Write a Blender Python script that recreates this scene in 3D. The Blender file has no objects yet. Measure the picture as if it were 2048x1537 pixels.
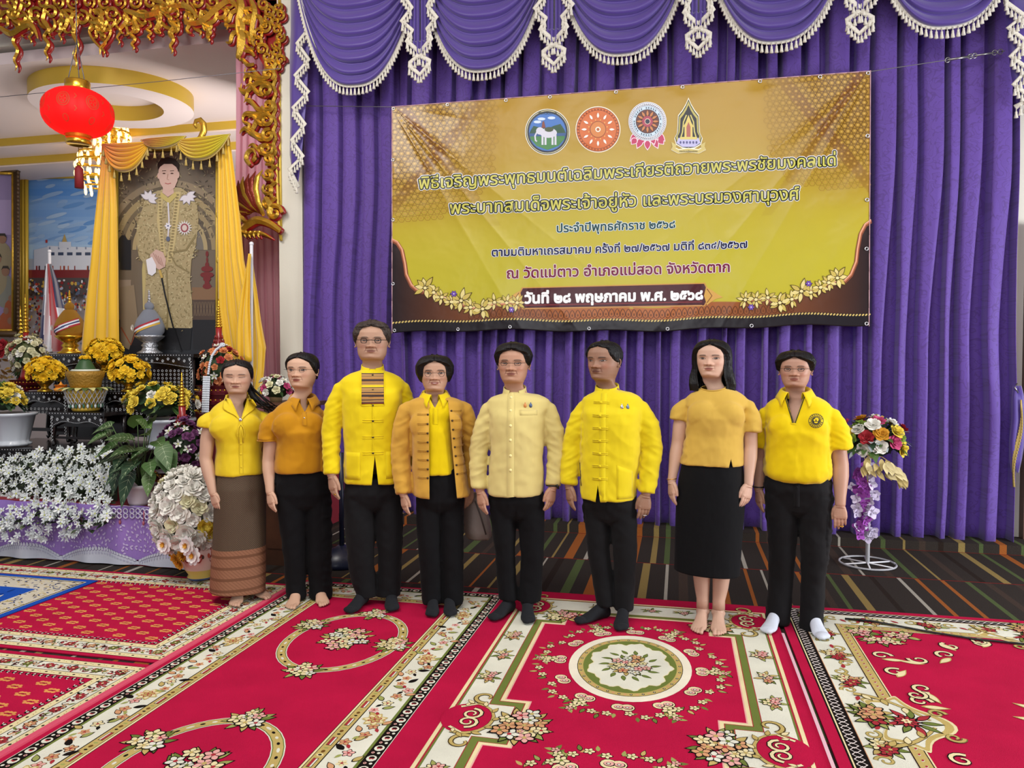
import bpy, bmesh, math, random
import numpy as np
from math import sin, cos, pi, radians, sqrt, atan2
from mathutils import Vector, Matrix, noise
from mathutils.bvhtree import BVHTree
random.seed(7)
SC = bpy.context.scene
COL = SC.collection
# ------------------------------------------------------------ camera (2048 x 1537 frame, focal length 1500 px)
F = 1500.0; TH = radians(12.6); PT = math.atan((768.5-722)/F); CH = 1.45
_s, _c, _sp, _cp = sin(TH), cos(TH), sin(PT), cos(PT)
cA = np.array([-_s*_cp, _c*_cp, -_sp]); cR = np.array([_c, _s, 0.0]); cU = np.cross(cR, cA); cO = np.array([0, 0, CH])
def at(px, py, X=None, Y=None, Z=None, D=None):
    d = cR*(px-1024)/F + cU*(768.5-py)/F + cA
    t = D if D is not None else (Y/d[1] if Y is not None else ((Z-CH)/d[2] if Z is not None else X/d[0]))
    return Vector(cO + d*t)
cam = bpy.data.cameras.new('camera'); cam.lens = F/2048*36; cam.sensor_width = 36; cam.clip_end = 60
co = bpy.data.objects.new('camera', cam); COL.objects.link(co)
co.location = (0, 0, CH); co.rotation_euler = (pi/2-PT, 0, TH)
SC.camera = co
# ------------------------------------------------------------ light
w = bpy.data.worlds.new('world'); SC.world = w; w.use_nodes = True
w.node_tree.nodes['Background'].inputs[0].default_value = (0.90, 0.93, 1.0, 1); w.node_tree.nodes['Background'].inputs[1].default_value = 0.42
def area(name, loc, tgt, sx, sy, power, col=(1, 1, 1)):
    l = bpy.data.lights.new(name, 'AREA'); l.shape = 'RECTANGLE'; l.size = sx; l.size_y = sy; l.energy = power; l.color = col
    o = bpy.data.objects.new(name, l); COL.objects.link(o); o.location = loc
    o.rotation_euler = (Vector(tgt)-Vector(loc)).to_track_quat('-Z', 'Y').to_euler(); return o
area('hall_ceiling_light', (-0.3, 1.2, 5.0), (-0.4, 4.8, 1.2), 5, 2.5, 200, (1, .98, .95))
area('side_window_light', (5.4, 3.2, 1.5), (-0.4, 6.0, 1.0), 2.4, 2.2, 300, (.93, .96, 1))
area('rear_window_light', (-1.5, -5.0, 2.8), (-0.5, 5, 1.0), 5, 2.6, 150, (.95, .97, 1))
area('alcove_fill_light', (-7.4, 8.3, 2.0), (-7.4, 8.5, 4.6), 3.0, 2.0, 22, (1, .93, .82))  # added upward fill, brightens the alcove ceiling; no real fixture
area('alcove_fill_spot', (-4.6, 7.7, 3.2), (-8.5, 10.2, 2.3), 1.2, 1.0, 80, (1, .95, .88))  # added fill tucked behind the pink curtain to lift the dark poster
area('altar_fill_light', (-3.6, 2.8, 4.6), (-4.6, 5.8, 1.3), 1.4, 1.0, 95, (1, .96, .9))  # added fill to raise the brightness of the altar
SC.view_settings.view_transform = 'Standard'; SC.view_settings.look = 'None'
SC.view_settings.gamma = 1; SC.view_settings.use_curve_mapping = False
SC.view_settings.exposure = 0.0
# ------------------------------------------------------------ helpers
def C(h, a=1.0):
    h = h.lstrip('#'); v = [int(h[i:i+2], 16)/255 for i in (0, 2, 4)]
    return tuple(x/12.92 if x <= .04045 else ((x+.055)/1.055)**2.4 for x in v) + (a,)
MATS = {}
def M(name, col='#808080', rough=.6, metal=0.0, vc=False, bump=None, var=None, coat=0, sheen=0, emit=None, spec=.5, alpha=1, trans=0, bump2=None, sub=0, alphatex=None):
    if name in MATS: return MATS[name]
    m = bpy.data.materials.new(name); m.use_nodes = True; nt = m.node_tree; N = nt.nodes; L = nt.links
    b = N['Principled BSDF']; b.inputs['Roughness'].default_value = rough; b.inputs['Metallic'].default_value = metal
    b.inputs['Specular IOR Level'].default_value = spec
    b.inputs['Coat Weight'].default_value = coat; b.inputs['Coat Roughness'].default_value = .12
    b.inputs['Sheen Weight'].default_value = sheen; b.inputs['Transmission Weight'].default_value = trans; b.inputs['Alpha'].default_value = alpha
    c4 = C(col); b.inputs['Base Color'].default_value = c4
    src = None
    tc = N.new('ShaderNodeTexCoord')
    if vc:
        a = N.new('ShaderNodeVertexColor'); a.layer_name = 'Col'; src = a.outputs[0]
    if var:
        nz = N.new('ShaderNodeTexNoise'); nz.inputs['Scale'].default_value = var[0]; nz.inputs['Detail'].default_value = 4
        L.new(tc.outputs['Object'], nz.inputs['Vector'])
        mr = N.new('ShaderNodeMapRange'); mr.inputs[1].default_value = .3; mr.inputs[2].default_value = .7
        mr.inputs[3].default_value = 1-var[1]; mr.inputs[4].default_value = 1+var[1]; L.new(nz.outputs[0], mr.inputs[0])
        mx = N.new('ShaderNodeMix'); mx.data_type = 'RGBA'; mx.blend_type = 'MULTIPLY'; mx.inputs[0].default_value = 1
        if src: L.new(src, mx.inputs[6])
        else: mx.inputs[6].default_value = c4
        L.new(mr.outputs[0], mx.inputs[7]); src = mx.outputs[2]
    if src: L.new(src, b.inputs['Base Color'])
    nrm = None
    for bp in (bump, bump2):
        if bp:
            nz = N.new('ShaderNodeTexNoise'); nz.inputs['Scale'].default_value = bp[0]; nz.inputs['Detail'].default_value = bp[3] if len(bp) > 3 else 3
            mp = N.new('ShaderNodeMapping'); L.new(tc.outputs['Object'], mp.inputs[0])
            if len(bp) > 2: mp.inputs['Scale'].default_value = bp[2]
            L.new(mp.outputs[0], nz.inputs['Vector'])
            bn = N.new('ShaderNodeBump'); bn.inputs['Strength'].default_value = bp[1]; bn.inputs['Distance'].default_value = .02
            L.new(nz.outputs[0], bn.inputs['Height'])
            if nrm: L.new(nrm, bn.inputs['Normal'])
            nrm = bn.outputs[0]
    if nrm: L.new(nrm, b.inputs['Normal'])
    if emit: b.inputs['Emission Color'].default_value = C(emit[0]); b.inputs['Emission Strength'].default_value = emit[1]
    if sub: b.inputs['Subsurface Weight'].default_value = sub; b.inputs['Subsurface Radius'].default_value = (.01, .004, .002)
    MATS[name] = m; return m
class MB:
    """collects geometry; col per face optional"""
    def __init__(s): s.v = []; s.f = []; s.c = []; s.cur = None
    def add(s, vs, fs, col=None):
        n = len(s.v); s.v.extend(vs); s.f.extend([tuple(i+n for i in f) for f in fs]); s.c.extend([col or s.cur or (1, 1, 1, 1)]*len(fs)); return s
    def box(s, x0, x1, y0, y1, z0, z1, col=None, m=None):
        vs = [Vector((x, y, z)) for x in (x0, x1) for y in (y0, y1) for z in (z0, z1)]
        if m: vs = [m @ v for v in vs]
        return s.add(vs, [(0, 1, 3, 2), (4, 6, 7, 5), (0, 4, 5, 1), (2, 3, 7, 6), (0, 2, 6, 4), (1, 5, 7, 3)], col)
    def grid(s, rows, closed=False, cap0=False, cap1=False, col=None):
        n = len(rows[0]); vs = [v for r in rows for v in r]; fs = []
        for i in range(len(rows)-1):
            for j in range(n if closed else n-1):
                k = (j+1) % n; fs.append((i*n+j, i*n+k, (i+1)*n+k, (i+1)*n+j))
        if cap0: fs.append(tuple(range(n))[::-1])
        if cap1: fs.append(tuple(range((len(rows)-1)*n, len(rows)*n)))
        return s.add(vs, fs, col)
    def lathe(s, prof, c=(0, 0, 0), n=16, col=None, m=None, sq=1.0, mod=None):
        rows = []
        for r, z in prof:
            row = []
            for j in range(n):
                a = 2*pi*j/n; rr = max(r, 1e-4)*(mod(a, z) if mod else 1)
                v = Vector((rr*cos(a), rr*sin(a)*sq, z))
                row.append((m @ v if m else v) + Vector(c))
            rows.append(row)
        return s.grid(rows, True, True, True, col)
    def tube(s, pts, rad, n=6, col=None, flat=1.0, up=None, cap=True):
        pts = [Vector(p) for p in pts]; rows = []; T0 = None; nn = None
        for i, p in enumerate(pts):
            t = (pts[min(i+1, len(pts)-1)]-pts[max(i-1, 0)])
            if t.length < 1e-9: t = Vector((0, 0, 1))
            t.normalize()
            if up is not None: nn = Vector(up); nn = nn-t*nn.dot(t)
            elif nn is None: nn = t.orthogonal()
            else: nn = nn-t*nn.dot(t)
            if nn.length < 1e-6: nn = t.orthogonal()
            nn.normalize(); b = t.cross(nn); r = rad[i] if hasattr(rad, '__len__') else rad
            rows.append([p+nn*(cos(2*pi*j/n)*r*flat)+b*(sin(2*pi*j/n)*r) for j in range(n)])
        return s.grid(rows, True, cap, cap, col)
    def ball(s, c, r, n=8, m=6, col=None, rot=None):
        if not hasattr(r, '__len__'): r = (r, r, r)
        rows = []
        for i in range(m+1):
            f = pi*i/m; rows.append([])
            for j in range(n):
                a = 2*pi*j/n; v = Vector((r[0]*max(sin(f), 1e-3)*cos(a), r[1]*max(sin(f), 1e-3)*sin(a), -r[2]*cos(f)))
                rows[-1].append((rot @ v if rot else v)+Vector(c))
        return s.grid(rows, True, True, True, col)
    def mesh(s, name, mat, smooth=True, vc=False):
        me = bpy.data.meshes.new(name); me.from_pydata([tuple(v) for v in s.v], [], s.f)
        if vc:
            at_ = me.color_attributes.new('Col', 'FLOAT_COLOR', 'CORNER'); lt = np.array([len(f) for f in s.f])
            at_.data.foreach_set('color', np.repeat(np.array(s.c, dtype=np.float32), lt, axis=0).ravel())
        if smooth: me.polygons.foreach_set('use_smooth', [True]*len(me.polygons))
        me.materials.append(mat); me.update(); return me
def link(name, me, parent=None, loc=None):
    o = bpy.data.objects.new(name, me); COL.objects.link(o)
    if parent is not None:
        o.parent = parent
        if loc is None and parent.get('_w') is not None: o.matrix_parent_inverse = Matrix.Translation(Vector(parent['_w'])).inverted()
    if loc is not None: o.location = loc
    return o
def thing(name, label, cat, loc=(0, 0, 0), group=None, rz=0):
    o = bpy.data.objects.new(name, None); COL.objects.link(o); o.location = loc; o.rotation_euler = (0, 0, rz); o.empty_display_size = .1
    o['label'] = label; o['category'] = cat
    if group: o['group'] = group
    if rz == 0: o['_w'] = [float(x) for x in loc]
    return o
def tag(o, label, cat, group=None, kind=None):
    o['label'] = label; o['category'] = cat
    if group: o['group'] = group
    if kind: o['kind'] = kind
    return o
def struct(o): o['kind'] = 'structure'; return o
def obj(name, mb, mat, parent=None, smooth=True, vc=False, local=False, kind=None, label=None):
    o = link(name, mb.mesh(name, mat, smooth, vc), parent, (0, 0, 0) if local and parent is not None else None)
    if kind: o['kind'] = kind
    if label: o['label'] = label
    return o
def sharp(o, ang=40):
    me = o.data; me.polygons.foreach_set('use_smooth', [True]*len(me.polygons))
    bm = bmesh.new(); bm.from_mesh(me)
    for e in bm.edges:
        if len(e.link_faces) == 2 and e.calc_face_angle(0) > radians(ang): e.smooth = False
    bm.to_mesh(me); bm.free(); return o
def copy_tree(o, loc=None, rz=None, label=None, parent=None, scale=None):
    c = o.copy(); COL.objects.link(c)
    if parent is not None: c.parent = parent
    for ch in o.children: copy_tree(ch, parent=c)
    if loc is not None: c.location = loc
    if rz is not None: c.rotation_euler = (0, 0, rz)
    if scale is not None: c.scale = (scale,)*3
    if label: c['label'] = label
    return c
def nz(p, s=1.0, seed=0): return noise.noise(Vector((p[0]*s+seed*17.3, p[1]*s+seed*5.1, p[2]*s-seed*3.7)))
def sstep(a, b, x):
    t = np.clip((x-a)/(b-a), 0, 1); return t*t*(3-2*t)
def lerp(a, b, t): return a+(b-a)*t
# ---- flat print: coloured polygons laid in thin layers on a surface
class Canvas:
    def __init__(s, fn, eps=.00025): s.fn = fn; s.mb = MB(); s.k = 0; s.eps = eps; s.n = 0
    def hh(s, dk): s.n += 1; return (s.k+dk)*s.eps+(s.n % 60)*.012*s.eps
    def lay(s, k): s.k = k; return s
    def poly(s, pts, col, dk=0):
        h = s.hh(dk); s.mb.add([s.fn(p[0], p[1], h) for p in pts], [tuple(range(len(pts)))], col)
    def quad(s, x0, y0, x1, y1, col, dk=0, nx=1, ny=1):
        h = s.hh(dk)
        for i in range(nx):
            for j in range(ny):
                a, b = lerp(x0, x1, i/nx), lerp(x0, x1, (i+1)/nx); c, d = lerp(y0, y1, j/ny), lerp(y0, y1, (j+1)/ny)
                s.mb.add([s.fn(a, c, h), s.fn(b, c, h), s.fn(b, d, h), s.fn(a, d, h)], [(0, 1, 2, 3)], col)
    def ell(s, x, y, rx, ry, col, dk=0, n=14, rot=0, a0=0, a1=2*pi):
        cr, sr = cos(rot), sin(rot)
        s.poly([(x+rx*cos(a)*cr-ry*sin(a)*sr, y+rx*cos(a)*sr+ry*sin(a)*cr) for a in [a0+(a1-a0)*i/n for i in range(n)]], col, dk)
    def line(s, pts, w, col, dk=0, closed=False):
        h = s.hh(dk); n = len(pts); L_, R_ = [], []
        for i, p in enumerate(pts):
            q0 = pts[(i-1) % n] if closed or i > 0 else p; q1 = pts[(i+1) % n] if closed or i < n-1 else p
            dx, dy = q1[0]-q0[0], q1[1]-q0[1]; l = sqrt(dx*dx+dy*dy) or 1; ww = (w[i] if hasattr(w, '__len__') else w)/2
            L_.append((p[0]-dy/l*ww, p[1]+dx/l*ww)); R_.append((p[0]+dy/l*ww, p[1]-dx/l*ww))
        rows = [[s.fn(a[0], a[1], h), s.fn(b[0], b[1], h)] for a, b in zip(R_, L_)]
        if closed: rows.append(rows[0])
        s.mb.grid(rows, col=col)
    def ring(s, x, y, rx, ry, w, col, dk=0, n=40, wob=None):
        s.line([(x+(rx+(wob(a) if wob else 0))*cos(a), y+(ry+(wob(a) if wob else 0))*sin(a)) for a in [2*pi*i/n for i in range(n)]], w, col, dk, True)
    def leaf(s, x, y, l, wd, rot, col, out=None, dk=0):
        def P(k):
            r = []
            for i in range(9):
                t = i/8; r.append((t*l*k-(k-1)*l/2, wd*k*sin(pi*t**.8)/2))
            for i in range(7, 0, -1):
                t = i/8; r.append((t*l*k-(k-1)*l/2, -wd*k*sin(pi*t**.8)/2))
            return [(x+a*cos(rot)-b*sin(rot), y+a*sin(rot)+b*cos(rot)) for a, b in r]
        if out: s.poly(P(1.28), out, dk)
        s.poly(P(1.0), col, dk+1)
    def flower(s, x, y, r, col, mid, out=None, n=5, rot=0, dk=0):
        if out: s.poly([(x+r*1.15*(1+.22*cos(n*(a-rot)))*cos(a), y+r*1.15*(1+.22*cos(n*(a-rot)))*sin(a)) for a in [2*pi*i/30 for i in range(30)]], out, dk)
        s.poly([(x+r*.95*(1+.25*cos(n*(a-rot)))*cos(a), y+r*.95*(1+.25*cos(n*(a-rot)))*sin(a)) for a in [2*pi*i/30 for i in range(30)]], col, dk+1)
        if out:
            for i in range(n):
                a = rot+2*pi*(i+.5)/n; s.line([(x+r*.25*cos(a), y+r*.25*sin(a)), (x+r*.75*cos(a), y+r*.75*sin(a))], [r*.06, r*.14], out, dk+2)
        s.ell(x, y, r*.28, r*.28, mid, dk+3, 8)
    def build(s, name, mat, parent=None, **k): return obj(name, s.mb, mat, parent, smooth=False, vc=True, **k)
# ============================================================ SETTING
YW = 6.47
PURP = M('purple_damask', '#58409a', rough=.55, sheen=.25, spec=.25, bump=(300, .15), vc=False)
def damask(m):   # faint tone-on-tone scroll weave
    nt = m.node_tree; N = nt.nodes; L = nt.links; b = N['Principled BSDF']
    tc = N.new('ShaderNodeTexCoord'); mp = N.new('ShaderNodeMapping'); mp.inputs['Scale'].default_value = (1, 0, 1); L.new(tc.outputs['Object'], mp.inputs[0])
    wv = N.new('ShaderNodeTexNoise'); wv.inputs['Scale'].default_value = 9; wv.inputs['Detail'].default_value = 0; wv.inputs['Distortion'].default_value = 3.2; L.new(mp.outputs[0], wv.inputs[0])
    cr = N.new('ShaderNodeValToRGB'); e = cr.color_ramp.elements; e[0].position = .44; e[0].color = C('#5b3f92'); e[1].position = .47; e[1].color = C('#51367f')
    x = cr.color_ramp.elements.new(.52); x.color = C('#51367f'); y = cr.color_ramp.elements.new(.55); y.color = C('#593d8e'); L.new(wv.outputs[0], cr.inputs[0]); L.new(cr.outputs[0], b.inputs['Base Color'])
damask(PURP)
PURP2 = M('purple_satin', '#4a3585', rough=.45, sheen=.4, spec=.4)
CREAM = M('cream_braid', '#d9d4c6', rough=.8, bump=(150, .4))
WHITEW = M('pale_wall_paint', '#cfcbbd', rough=.75, var=(1.5, .04), bump=(60, .03))
CEIL = M('ceiling_paint', '#e2d3d3', rough=.8)
GOLDP = M('yellow_gold_paint', '#c9a83a', rough=.4, metal=.2)
GOLD = M('gilded_carving', '#cda33c', rough=.33, metal=.75, bump=(30, .25), var=(8, .2))
GOLDB = M('polished_gold', '#e0b23c', rough=.22, metal=.9)
REDL = M('red_lacquer', '#8c1717', rough=.35, coat=.4, var=(6, .2))
MAROON = M('maroon_lacquer', '#55131a', rough=.3, coat=.5, var=(9, .2))
BLACKW = M('black_lacquer', '#120b0c', rough=.25, coat=.5)
WOODB = M('brown_wood', '#4a2c1a', rough=.5, var=(6, .3))
# --- striped hall floor
FLOORM = M('striped_carpet', rough=.95, vc=True, bump=(260, .5), var=(300, .25), spec=.1)
rs = random.Random(11)
pal = [('#8a7646', .05), ('#4d5a36', .05), ('#955628', .025), ('#a19c90', .03), ('#4d5a36', .03), ('#955628', .07), ('#41352e', .05), ('#8a7646', .02), ('#2a211c', .04), ('#a19c90', .018)]
mb = MB(); DK = C('#332d29')
def fl(x0, x1, y0, y1, z0, col, z1=None):
    z1 = z0 if z1 is None else z1
    mb.add([Vector((x0, y0, z0)), Vector((x1, y0, z0)), Vector((x1, y1, z1)), Vector((x0, y1, z1))], [(0, 1, 2, 3)], col)
YR = 6.24
bands = [(-7, 3.0), (3.0, 3.8), (3.8, 4.6), (4.6, 5.42), (5.42, YR)]
for bi, (y0, y1) in enumerate(bands):
    x = -9.0
    while x < 8:
        g = rs.uniform(.05, .15); fl(x, x+g, y0, y1-.012, 0, DK)
        if y1 == YR: fl(x, x+g, YR, YR, 0, DK, .07)
        x += g; cc, wd = pal[rs.randrange(len(pal))]; wd *= rs.uniform(.6, 1.2); fl(x, x+wd, y0, y1-.012, 0, C(cc))
        if y1 == YR: fl(x, x+wd, YR, YR, 0, C(cc), .07); fl(x, x+wd, YR, YR+.4, .07, C(cc))
        if y1 == YR: fl(x-g, x, YR, YR+.4, .07, DK)
        x += wd
    fl(-9, 9, y1-.012, y1, 0, C('#7a1f1c'))
fl(-12, 8, YR+.39, 12, .0, DK); fl(-12, -9, -7, 12, 0, DK)
mb.box(-12, 8, -7, 12, -.2, -.005, DK)
struct(obj('floor', mb, FLOORM, smooth=False, vc=True))
def wall(name, x0, x1, y0, y1, z0, z1, m=WHITEW):
    return struct(obj(name, MB().box(x0, x1, y0, y1, z0, z1), m, smooth=False))
wall('wall_back', -3.42, 5.6, 6.62, 6.8, 0, 5.6)
wall('wall_back_lintel', -12, -3.42, 6.62, 6.8, 4.75, 5.6)
wall('wall_alcove_right', -3.55, -3.42, 6.8, 10.4, 0, 4.7)
wall('wall_alcove_back', -12, -3.4, 10.4, 10.55, 0, 4.7, M('alcove_wall', '#b9aeb0', rough=.8))
wall('wall_alcove_left', -12.15, -12, 6.6, 10.5, 0, 5.6)
wall('ceiling', -12, 8, -1.5, 6.8, 5.6, 5.75, CEIL)
pl = wall('trim_1', -3.66, -3.42, 6.40, 6.64, 0, 5.6)          # pale pilaster
dj = obj('door_1', MB().box(2.66, 3.6, 6.53, 6.58, 0.07, 2.4).box(2.74, 3.5, 6.515, 6.54, .2, 1.1).box(2.74, 3.5, 6.515, 6.54, 1.25, 2.25), WOODB, smooth=False); struct(dj)
# dark door frame at the far right and the strip of wall beside it
wall('trim_2', 2.60, 2.67, 6.48, 6.56, 0.07, 2.5, WOODB)
wall('wall_right_strip', 2.44, 3.9, 6.56, 6.62, 0, 5.6)
# alcove ceiling with a dropped ring and stepped yellow cornices
wall('ceiling_alcove', -12, -3.42, 6.7, 10.5, 4.6, 4.72, CEIL)
def ringdisc():
    p0 = at(215, 157, Z=4.42); p1 = at(262, 283, Z=4.42); cx, cy = (p0.x+p1.x)/2, (p0.y+p1.y)/2
    pL, pR = at(42, 190, Z=4.42), at(395, 238, Z=4.42); ra = (pR-pL).length/2; cx, cy = (pL.x+pR.x)/2, (pL.y+pR.y)/2
    ra *= 1.0; ri = ra*.62; n = 72
    t = bpy.data.objects.new('trim_3', None); COL.objects.link(t); t['kind'] = 'structure'
    m1 = MB(); m2 = MB()
    def circ(r, z): return [Vector((cx+r*cos(2*pi*i/n), cy+r*.86*sin(2*pi*i/n), z)) for i in range(n)]
    m1.grid([circ(ra, 4.6), circ(ra, 4.42)], True); m2.grid([circ(ra, 4.42), circ(ri, 4.42)], True)
    m1.grid([circ(ri, 4.42), circ(ri, 4.6)], True)
    a = obj('ring_side', m1, GOLDP, t); a['kind'] = 'structure'; b = obj('ring_face', m2, CEIL, t); b['kind'] = 'structure'
    return cx, cy
rcx, rcy = ringdisc()
for k, (py, z0, z1) in enumerate(((262, 4.6, 4.50), (300, 4.5, 4.38))):
    yy = at(200, py, Z=z0).y
    wall('trim_%d' % (4+k), -12, -3.55, yy, yy+.04, z1, z0, GOLDP)
    wall('ceiling_step_%d' % (k+1), -12, -3.55, yy+.03, 10.4, z1-.02, z1+.01, CEIL)
# alcove warm lamps: chandeliers
CRYS = M('warm_crystal', '#ffe9c0', rough=.2, emit=('#ffd890', 2.2))
def chandelier(px, py, D, s, label):
    p = at(px, py, Y=D); t = thing('crystal_chandelier', label, 'chandelier', p, 'chandeliers in the alcove')
    m = MB(); zc = 4.4
    m.tube([p+Vector((0, 0, s*1.2)), Vector((p.x, p.y, zc))], .015, 6); m.lathe([(.02, .0), (.1, .1), (.12, .12), (.02, .14)], (p.x, p.y, zc-.12)); obj('stem', m, GOLDB, t)
    m = MB(); rr = random.Random(3)
    for lv in range(6):
        r = s*(.25+.75*sin(pi*(lv+1)/7)); z = p.z+s*(1.2-lv*.42); n = max(8, int(r*60))
        for i in range(n):
            a = 2*pi*i/n; m.ball((p.x+r*cos(a), p.y+r*sin(a), z-rr.random()*.03), (.022, .022, .05), 5, 4)
    obj('crystal_drops', m, CRYS, t, kind='stuff')
    m = MB()
    for lv in range(6):
        r = s*(.22+.75*sin(pi*(lv+1)/7)); z = p.z+s*(1.2-lv*.42)+.05
        m.tube([(p.x+r*cos(a), p.y+r*sin(a), z) for a in [2*pi*i/20 for i in range(21)]], .014, 5)
    obj('frame', m, GOLDB, t)
chandelier(225, 285, 8.7, .22, 'small gold chandelier seen just right of the red lantern')
chandelier(195, 345, 9.2, .28, 'bright crystal chandelier low behind the orange drape corner')
# --- pleated curtain cloth
def pleats(x0, x1, wmin, wmax, amp, seed):
    r = random.Random(seed); L = []; x = x0
    while x < x1: wd = r.uniform(wmin, wmax); L.append((x, wd, amp*r.uniform(.65, 1.1), r.uniform(-.03, .03), r.uniform(.8, 1.2), r.uniform(-.3, .3))); x += wd
    return L
def curtain(name, x0, x1, y, z0, z1, mat, wmin, wmax, amp, seed, nz_=40, flare=0.0, zc=None):
    P = pleats(x0, x1, wmin, wmax, amp, seed); m = MB(); rows = []
    for i in range(nz_+1):
        t = i/nz_; z = z0+(z1-z0)*t; row = []
        pw = lerp(.44, .84, float(sstep(1.5, 3.2, z))) if zc is None else zc
        for (x, wd, A, S, q, ph) in P:
            p = min(.9, pw*q); e = .07
            for u, d in ((0, 0), (.04, .15), (.08, .9), (.11, 1), (.3, 1.03), (.5, 1.05), (.7, 1.03), (.89, 1), (.92, .9), (.96, .15), (1, 0)):
                uu = u*p; row.append((x+wd*uu, y-A*d*(1+flare*(1-t)*.6)-S*(u-.5)))
            for u, d in ((.25, -.12), (.5, -.2), (.75, -.12)): row.append((x+wd*(p+(1-p)*u), y-A*d))
        R_ = []
        for (x, yy) in row:
            if x > x1: continue
            sw = .030*nz((x*1.3, z*.7, seed))+.010*nz((x*5, z*1.2, seed+3)); R_.append(Vector((x+sw, yy+.012*nz((x*2, z*1.5, seed+9)), z+(.010*sin(x*9) if i == 0 else 0))))
        rows.append(R_)
    n = min(len(q) for q in rows); m.grid([q[:n] for q in rows]); return m
cm = curtain('stage_curtain', -3.41, 2.49, YW, .03, 5.5, PURP, .10, .22, .10, 5, flare=.3)
ct = obj('stage_curtain', cm, PURP); md = ct.modifiers.new('thick', 'SOLIDIFY'); md.thickness = .003
tag(ct, 'tall pleated purple damask curtain covering the back wall behind the people', 'curtain')
# dark hem stitch line
PINK = M('pink_voile', '#e0a0b0', rough=.7, sheen=.4)
p0 = at(494, 500, Y=6.95); p1 = at(585, 500, Y=6.95)
pk = obj('pink_curtain', curtain('p', p0.x-.1, p1.x+.05, 6.98, .2, 4.55, PINK, .06, .13, .04, 8, zc=.6), PINK)
tag(pk, 'pink voile curtain hanging in the alcove beside the pale pilaster', 'curtain')
# --- swags and jabots with tasselled fringe
YS = 6.22
def tassels(m, path, ln=.075, sp=.036, first=0):
    """small bell tassels hanging at equal spacing along a 3-D polyline"""
    acc = first
    for a, b in zip(path[:-1], path[1:]):
        a = Vector(a); b = Vector(b); L_ = (b-a).length
        while acc < L_:
            p = a.lerp(b, acc/L_); acc += sp
            m.lathe([(.003, 0), (.0035, -.022), (.009, -.028), (.008, -.036), (.015, -ln), (.004, -ln-.002)], (p.x, p.y-.008, p.z-.012), 6)
        acc -= L_
def swag(xc, zb, W, D, pw, label):
    zt = zb+D; t = thing('curtain_swag', label, 'curtain swag', (xc, YS, zt), 'purple swags along the top of the stage curtain')
    NU, NV = 44, 90; rows = []
    for j in range(NV+1):
        v = j/NV; row = []; nf = 9
        for i in range(NU+1):
            u = -1+2*i/NU; pr = 1-abs(u)**pw; drop = D*(1-v)**1.0*pr
            fo = abs(sin(pi*nf*v**.9))**.8; wig = .012*nz((u*2, v*9, xc))
            row.append(Vector((xc+u*W*(1-.04*v), YS-.03-(.055*fo+.02)*(.35+.65*pr)-.06*(1-v)*pr+wig, zt-drop-.03*fo*pr)))
        rows.append(row)
    c = obj('swag_cloth', MB().grid(rows), PURP2, t); md = c.modifiers.new('thick', 'SOLIDIFY'); md.thickness = .004
    pth = [Vector((p.x, p.y-.008, p.z)) for p in rows[0]]
    b = MB(); b.tube(pth, .022, 8, flat=.3, up=(0, 1, 0)); obj('braid', b, CREAM, t)
    f = MB(); tassels(f, pth); obj('tassel_fringe', f, CREAM, t, kind='stuff')
sw_px = [(713, 172, 'leftmost purple swag, beside the pale pilaster'), (966, 142, 'second purple swag from the left, above the left end of the banner'),
         (1245, 110, 'third purple swag, above the round emblems of the banner'), (1553, 85, 'fourth purple swag, above the right half of the banner'), (1893, 55, 'rightmost purple swag, over the tied wire right of the banner')]
for px, py, lb in sw_px:
    p = at(px, py, Y=YS-.1); swag(p.x, p.z, .60, 1.05, 2.6, lb)
def jabot(pts_list, label, name='curtain_jabot', cloth=None):
    allp = [p for l in pts_list for p in l]; base = allp[0]
    t = thing(name, label, 'curtain jabot', base, 'fringed jabots between the purple swags')
    b = MB(); f = MB()
    for l in pts_list:
        pth = [Vector(p) for p in l]; b.tube(pth, .020, 8, flat=.35, up=(0, 1, 0)); tassels(f, pth, .07, .033, .01)
    if cloth:
        m = MB()
        for c_ in cloth: m.grid(c_)
        c = obj('jabot_cloth', m, PURP2, t); md = c.modifiers.new('thick', 'SOLIDIFY'); md.thickness = .004
    obj('braid', b, CREAM, t); obj('tassel_fringe', f, CREAM, t, kind='stuff')
def strip_cloth(x0, x1, zt, zb0, zb1, y):
    rows = []
    for j in range(13):
        v = j/12; rows.append([Vector((lerp(x0, x1, i/16)*(1)+(.0), y-.035*abs(sin(pi*i/4)), lerp(lerp(zb0, zb1, i/16), zt, v))) for i in range(17)])
    return rows
for (px, py, lb) in ((838, 103, 'first small jabot, between the two left swags'), (1107, 80, 'second small jabot, above the two left round emblems of the banner'),
                     (1397, 47, 'third small jabot, above the right half of the banner top'), (1721, 14, 'fourth small jabot, above the right upper corner of the banner')):
    o = at(px, py, Y=YS-.16)
    def Q(l, sx=1): return [Vector((o.x+sx*x, o.y+(.02 if k % 2 else 0), o.z+z)) for k, (x, z) in enumerate(l)]
    strand = [(-.14, .75), (-.06, .62), (-.15, .50), (-.07, .38), (-.155, .27), (-.065, .19), (-.11, .10), (0, 0)]
    loop = [(0, -.03), (-.09, -.08), (-.085, -.11), (0, -.185), (.085, -.11), (.09, -.08), (0, -.03)]
    jabot([Q(strand), Q(strand, -1), Q(loop)], lb, cloth=[strip_cloth(o.x-.13, o.x, o.z+.8, o.z+.2, o.z-.02, o.y+.05), strip_cloth(o.x, o.x+.13, o.z+.8, o.z-.02, o.z+.2, o.y+.05), strip_cloth(o.x-.07, o.x+.07, o.z+.1, o.z-.1, o.z-.1, o.y+.04)])
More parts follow.
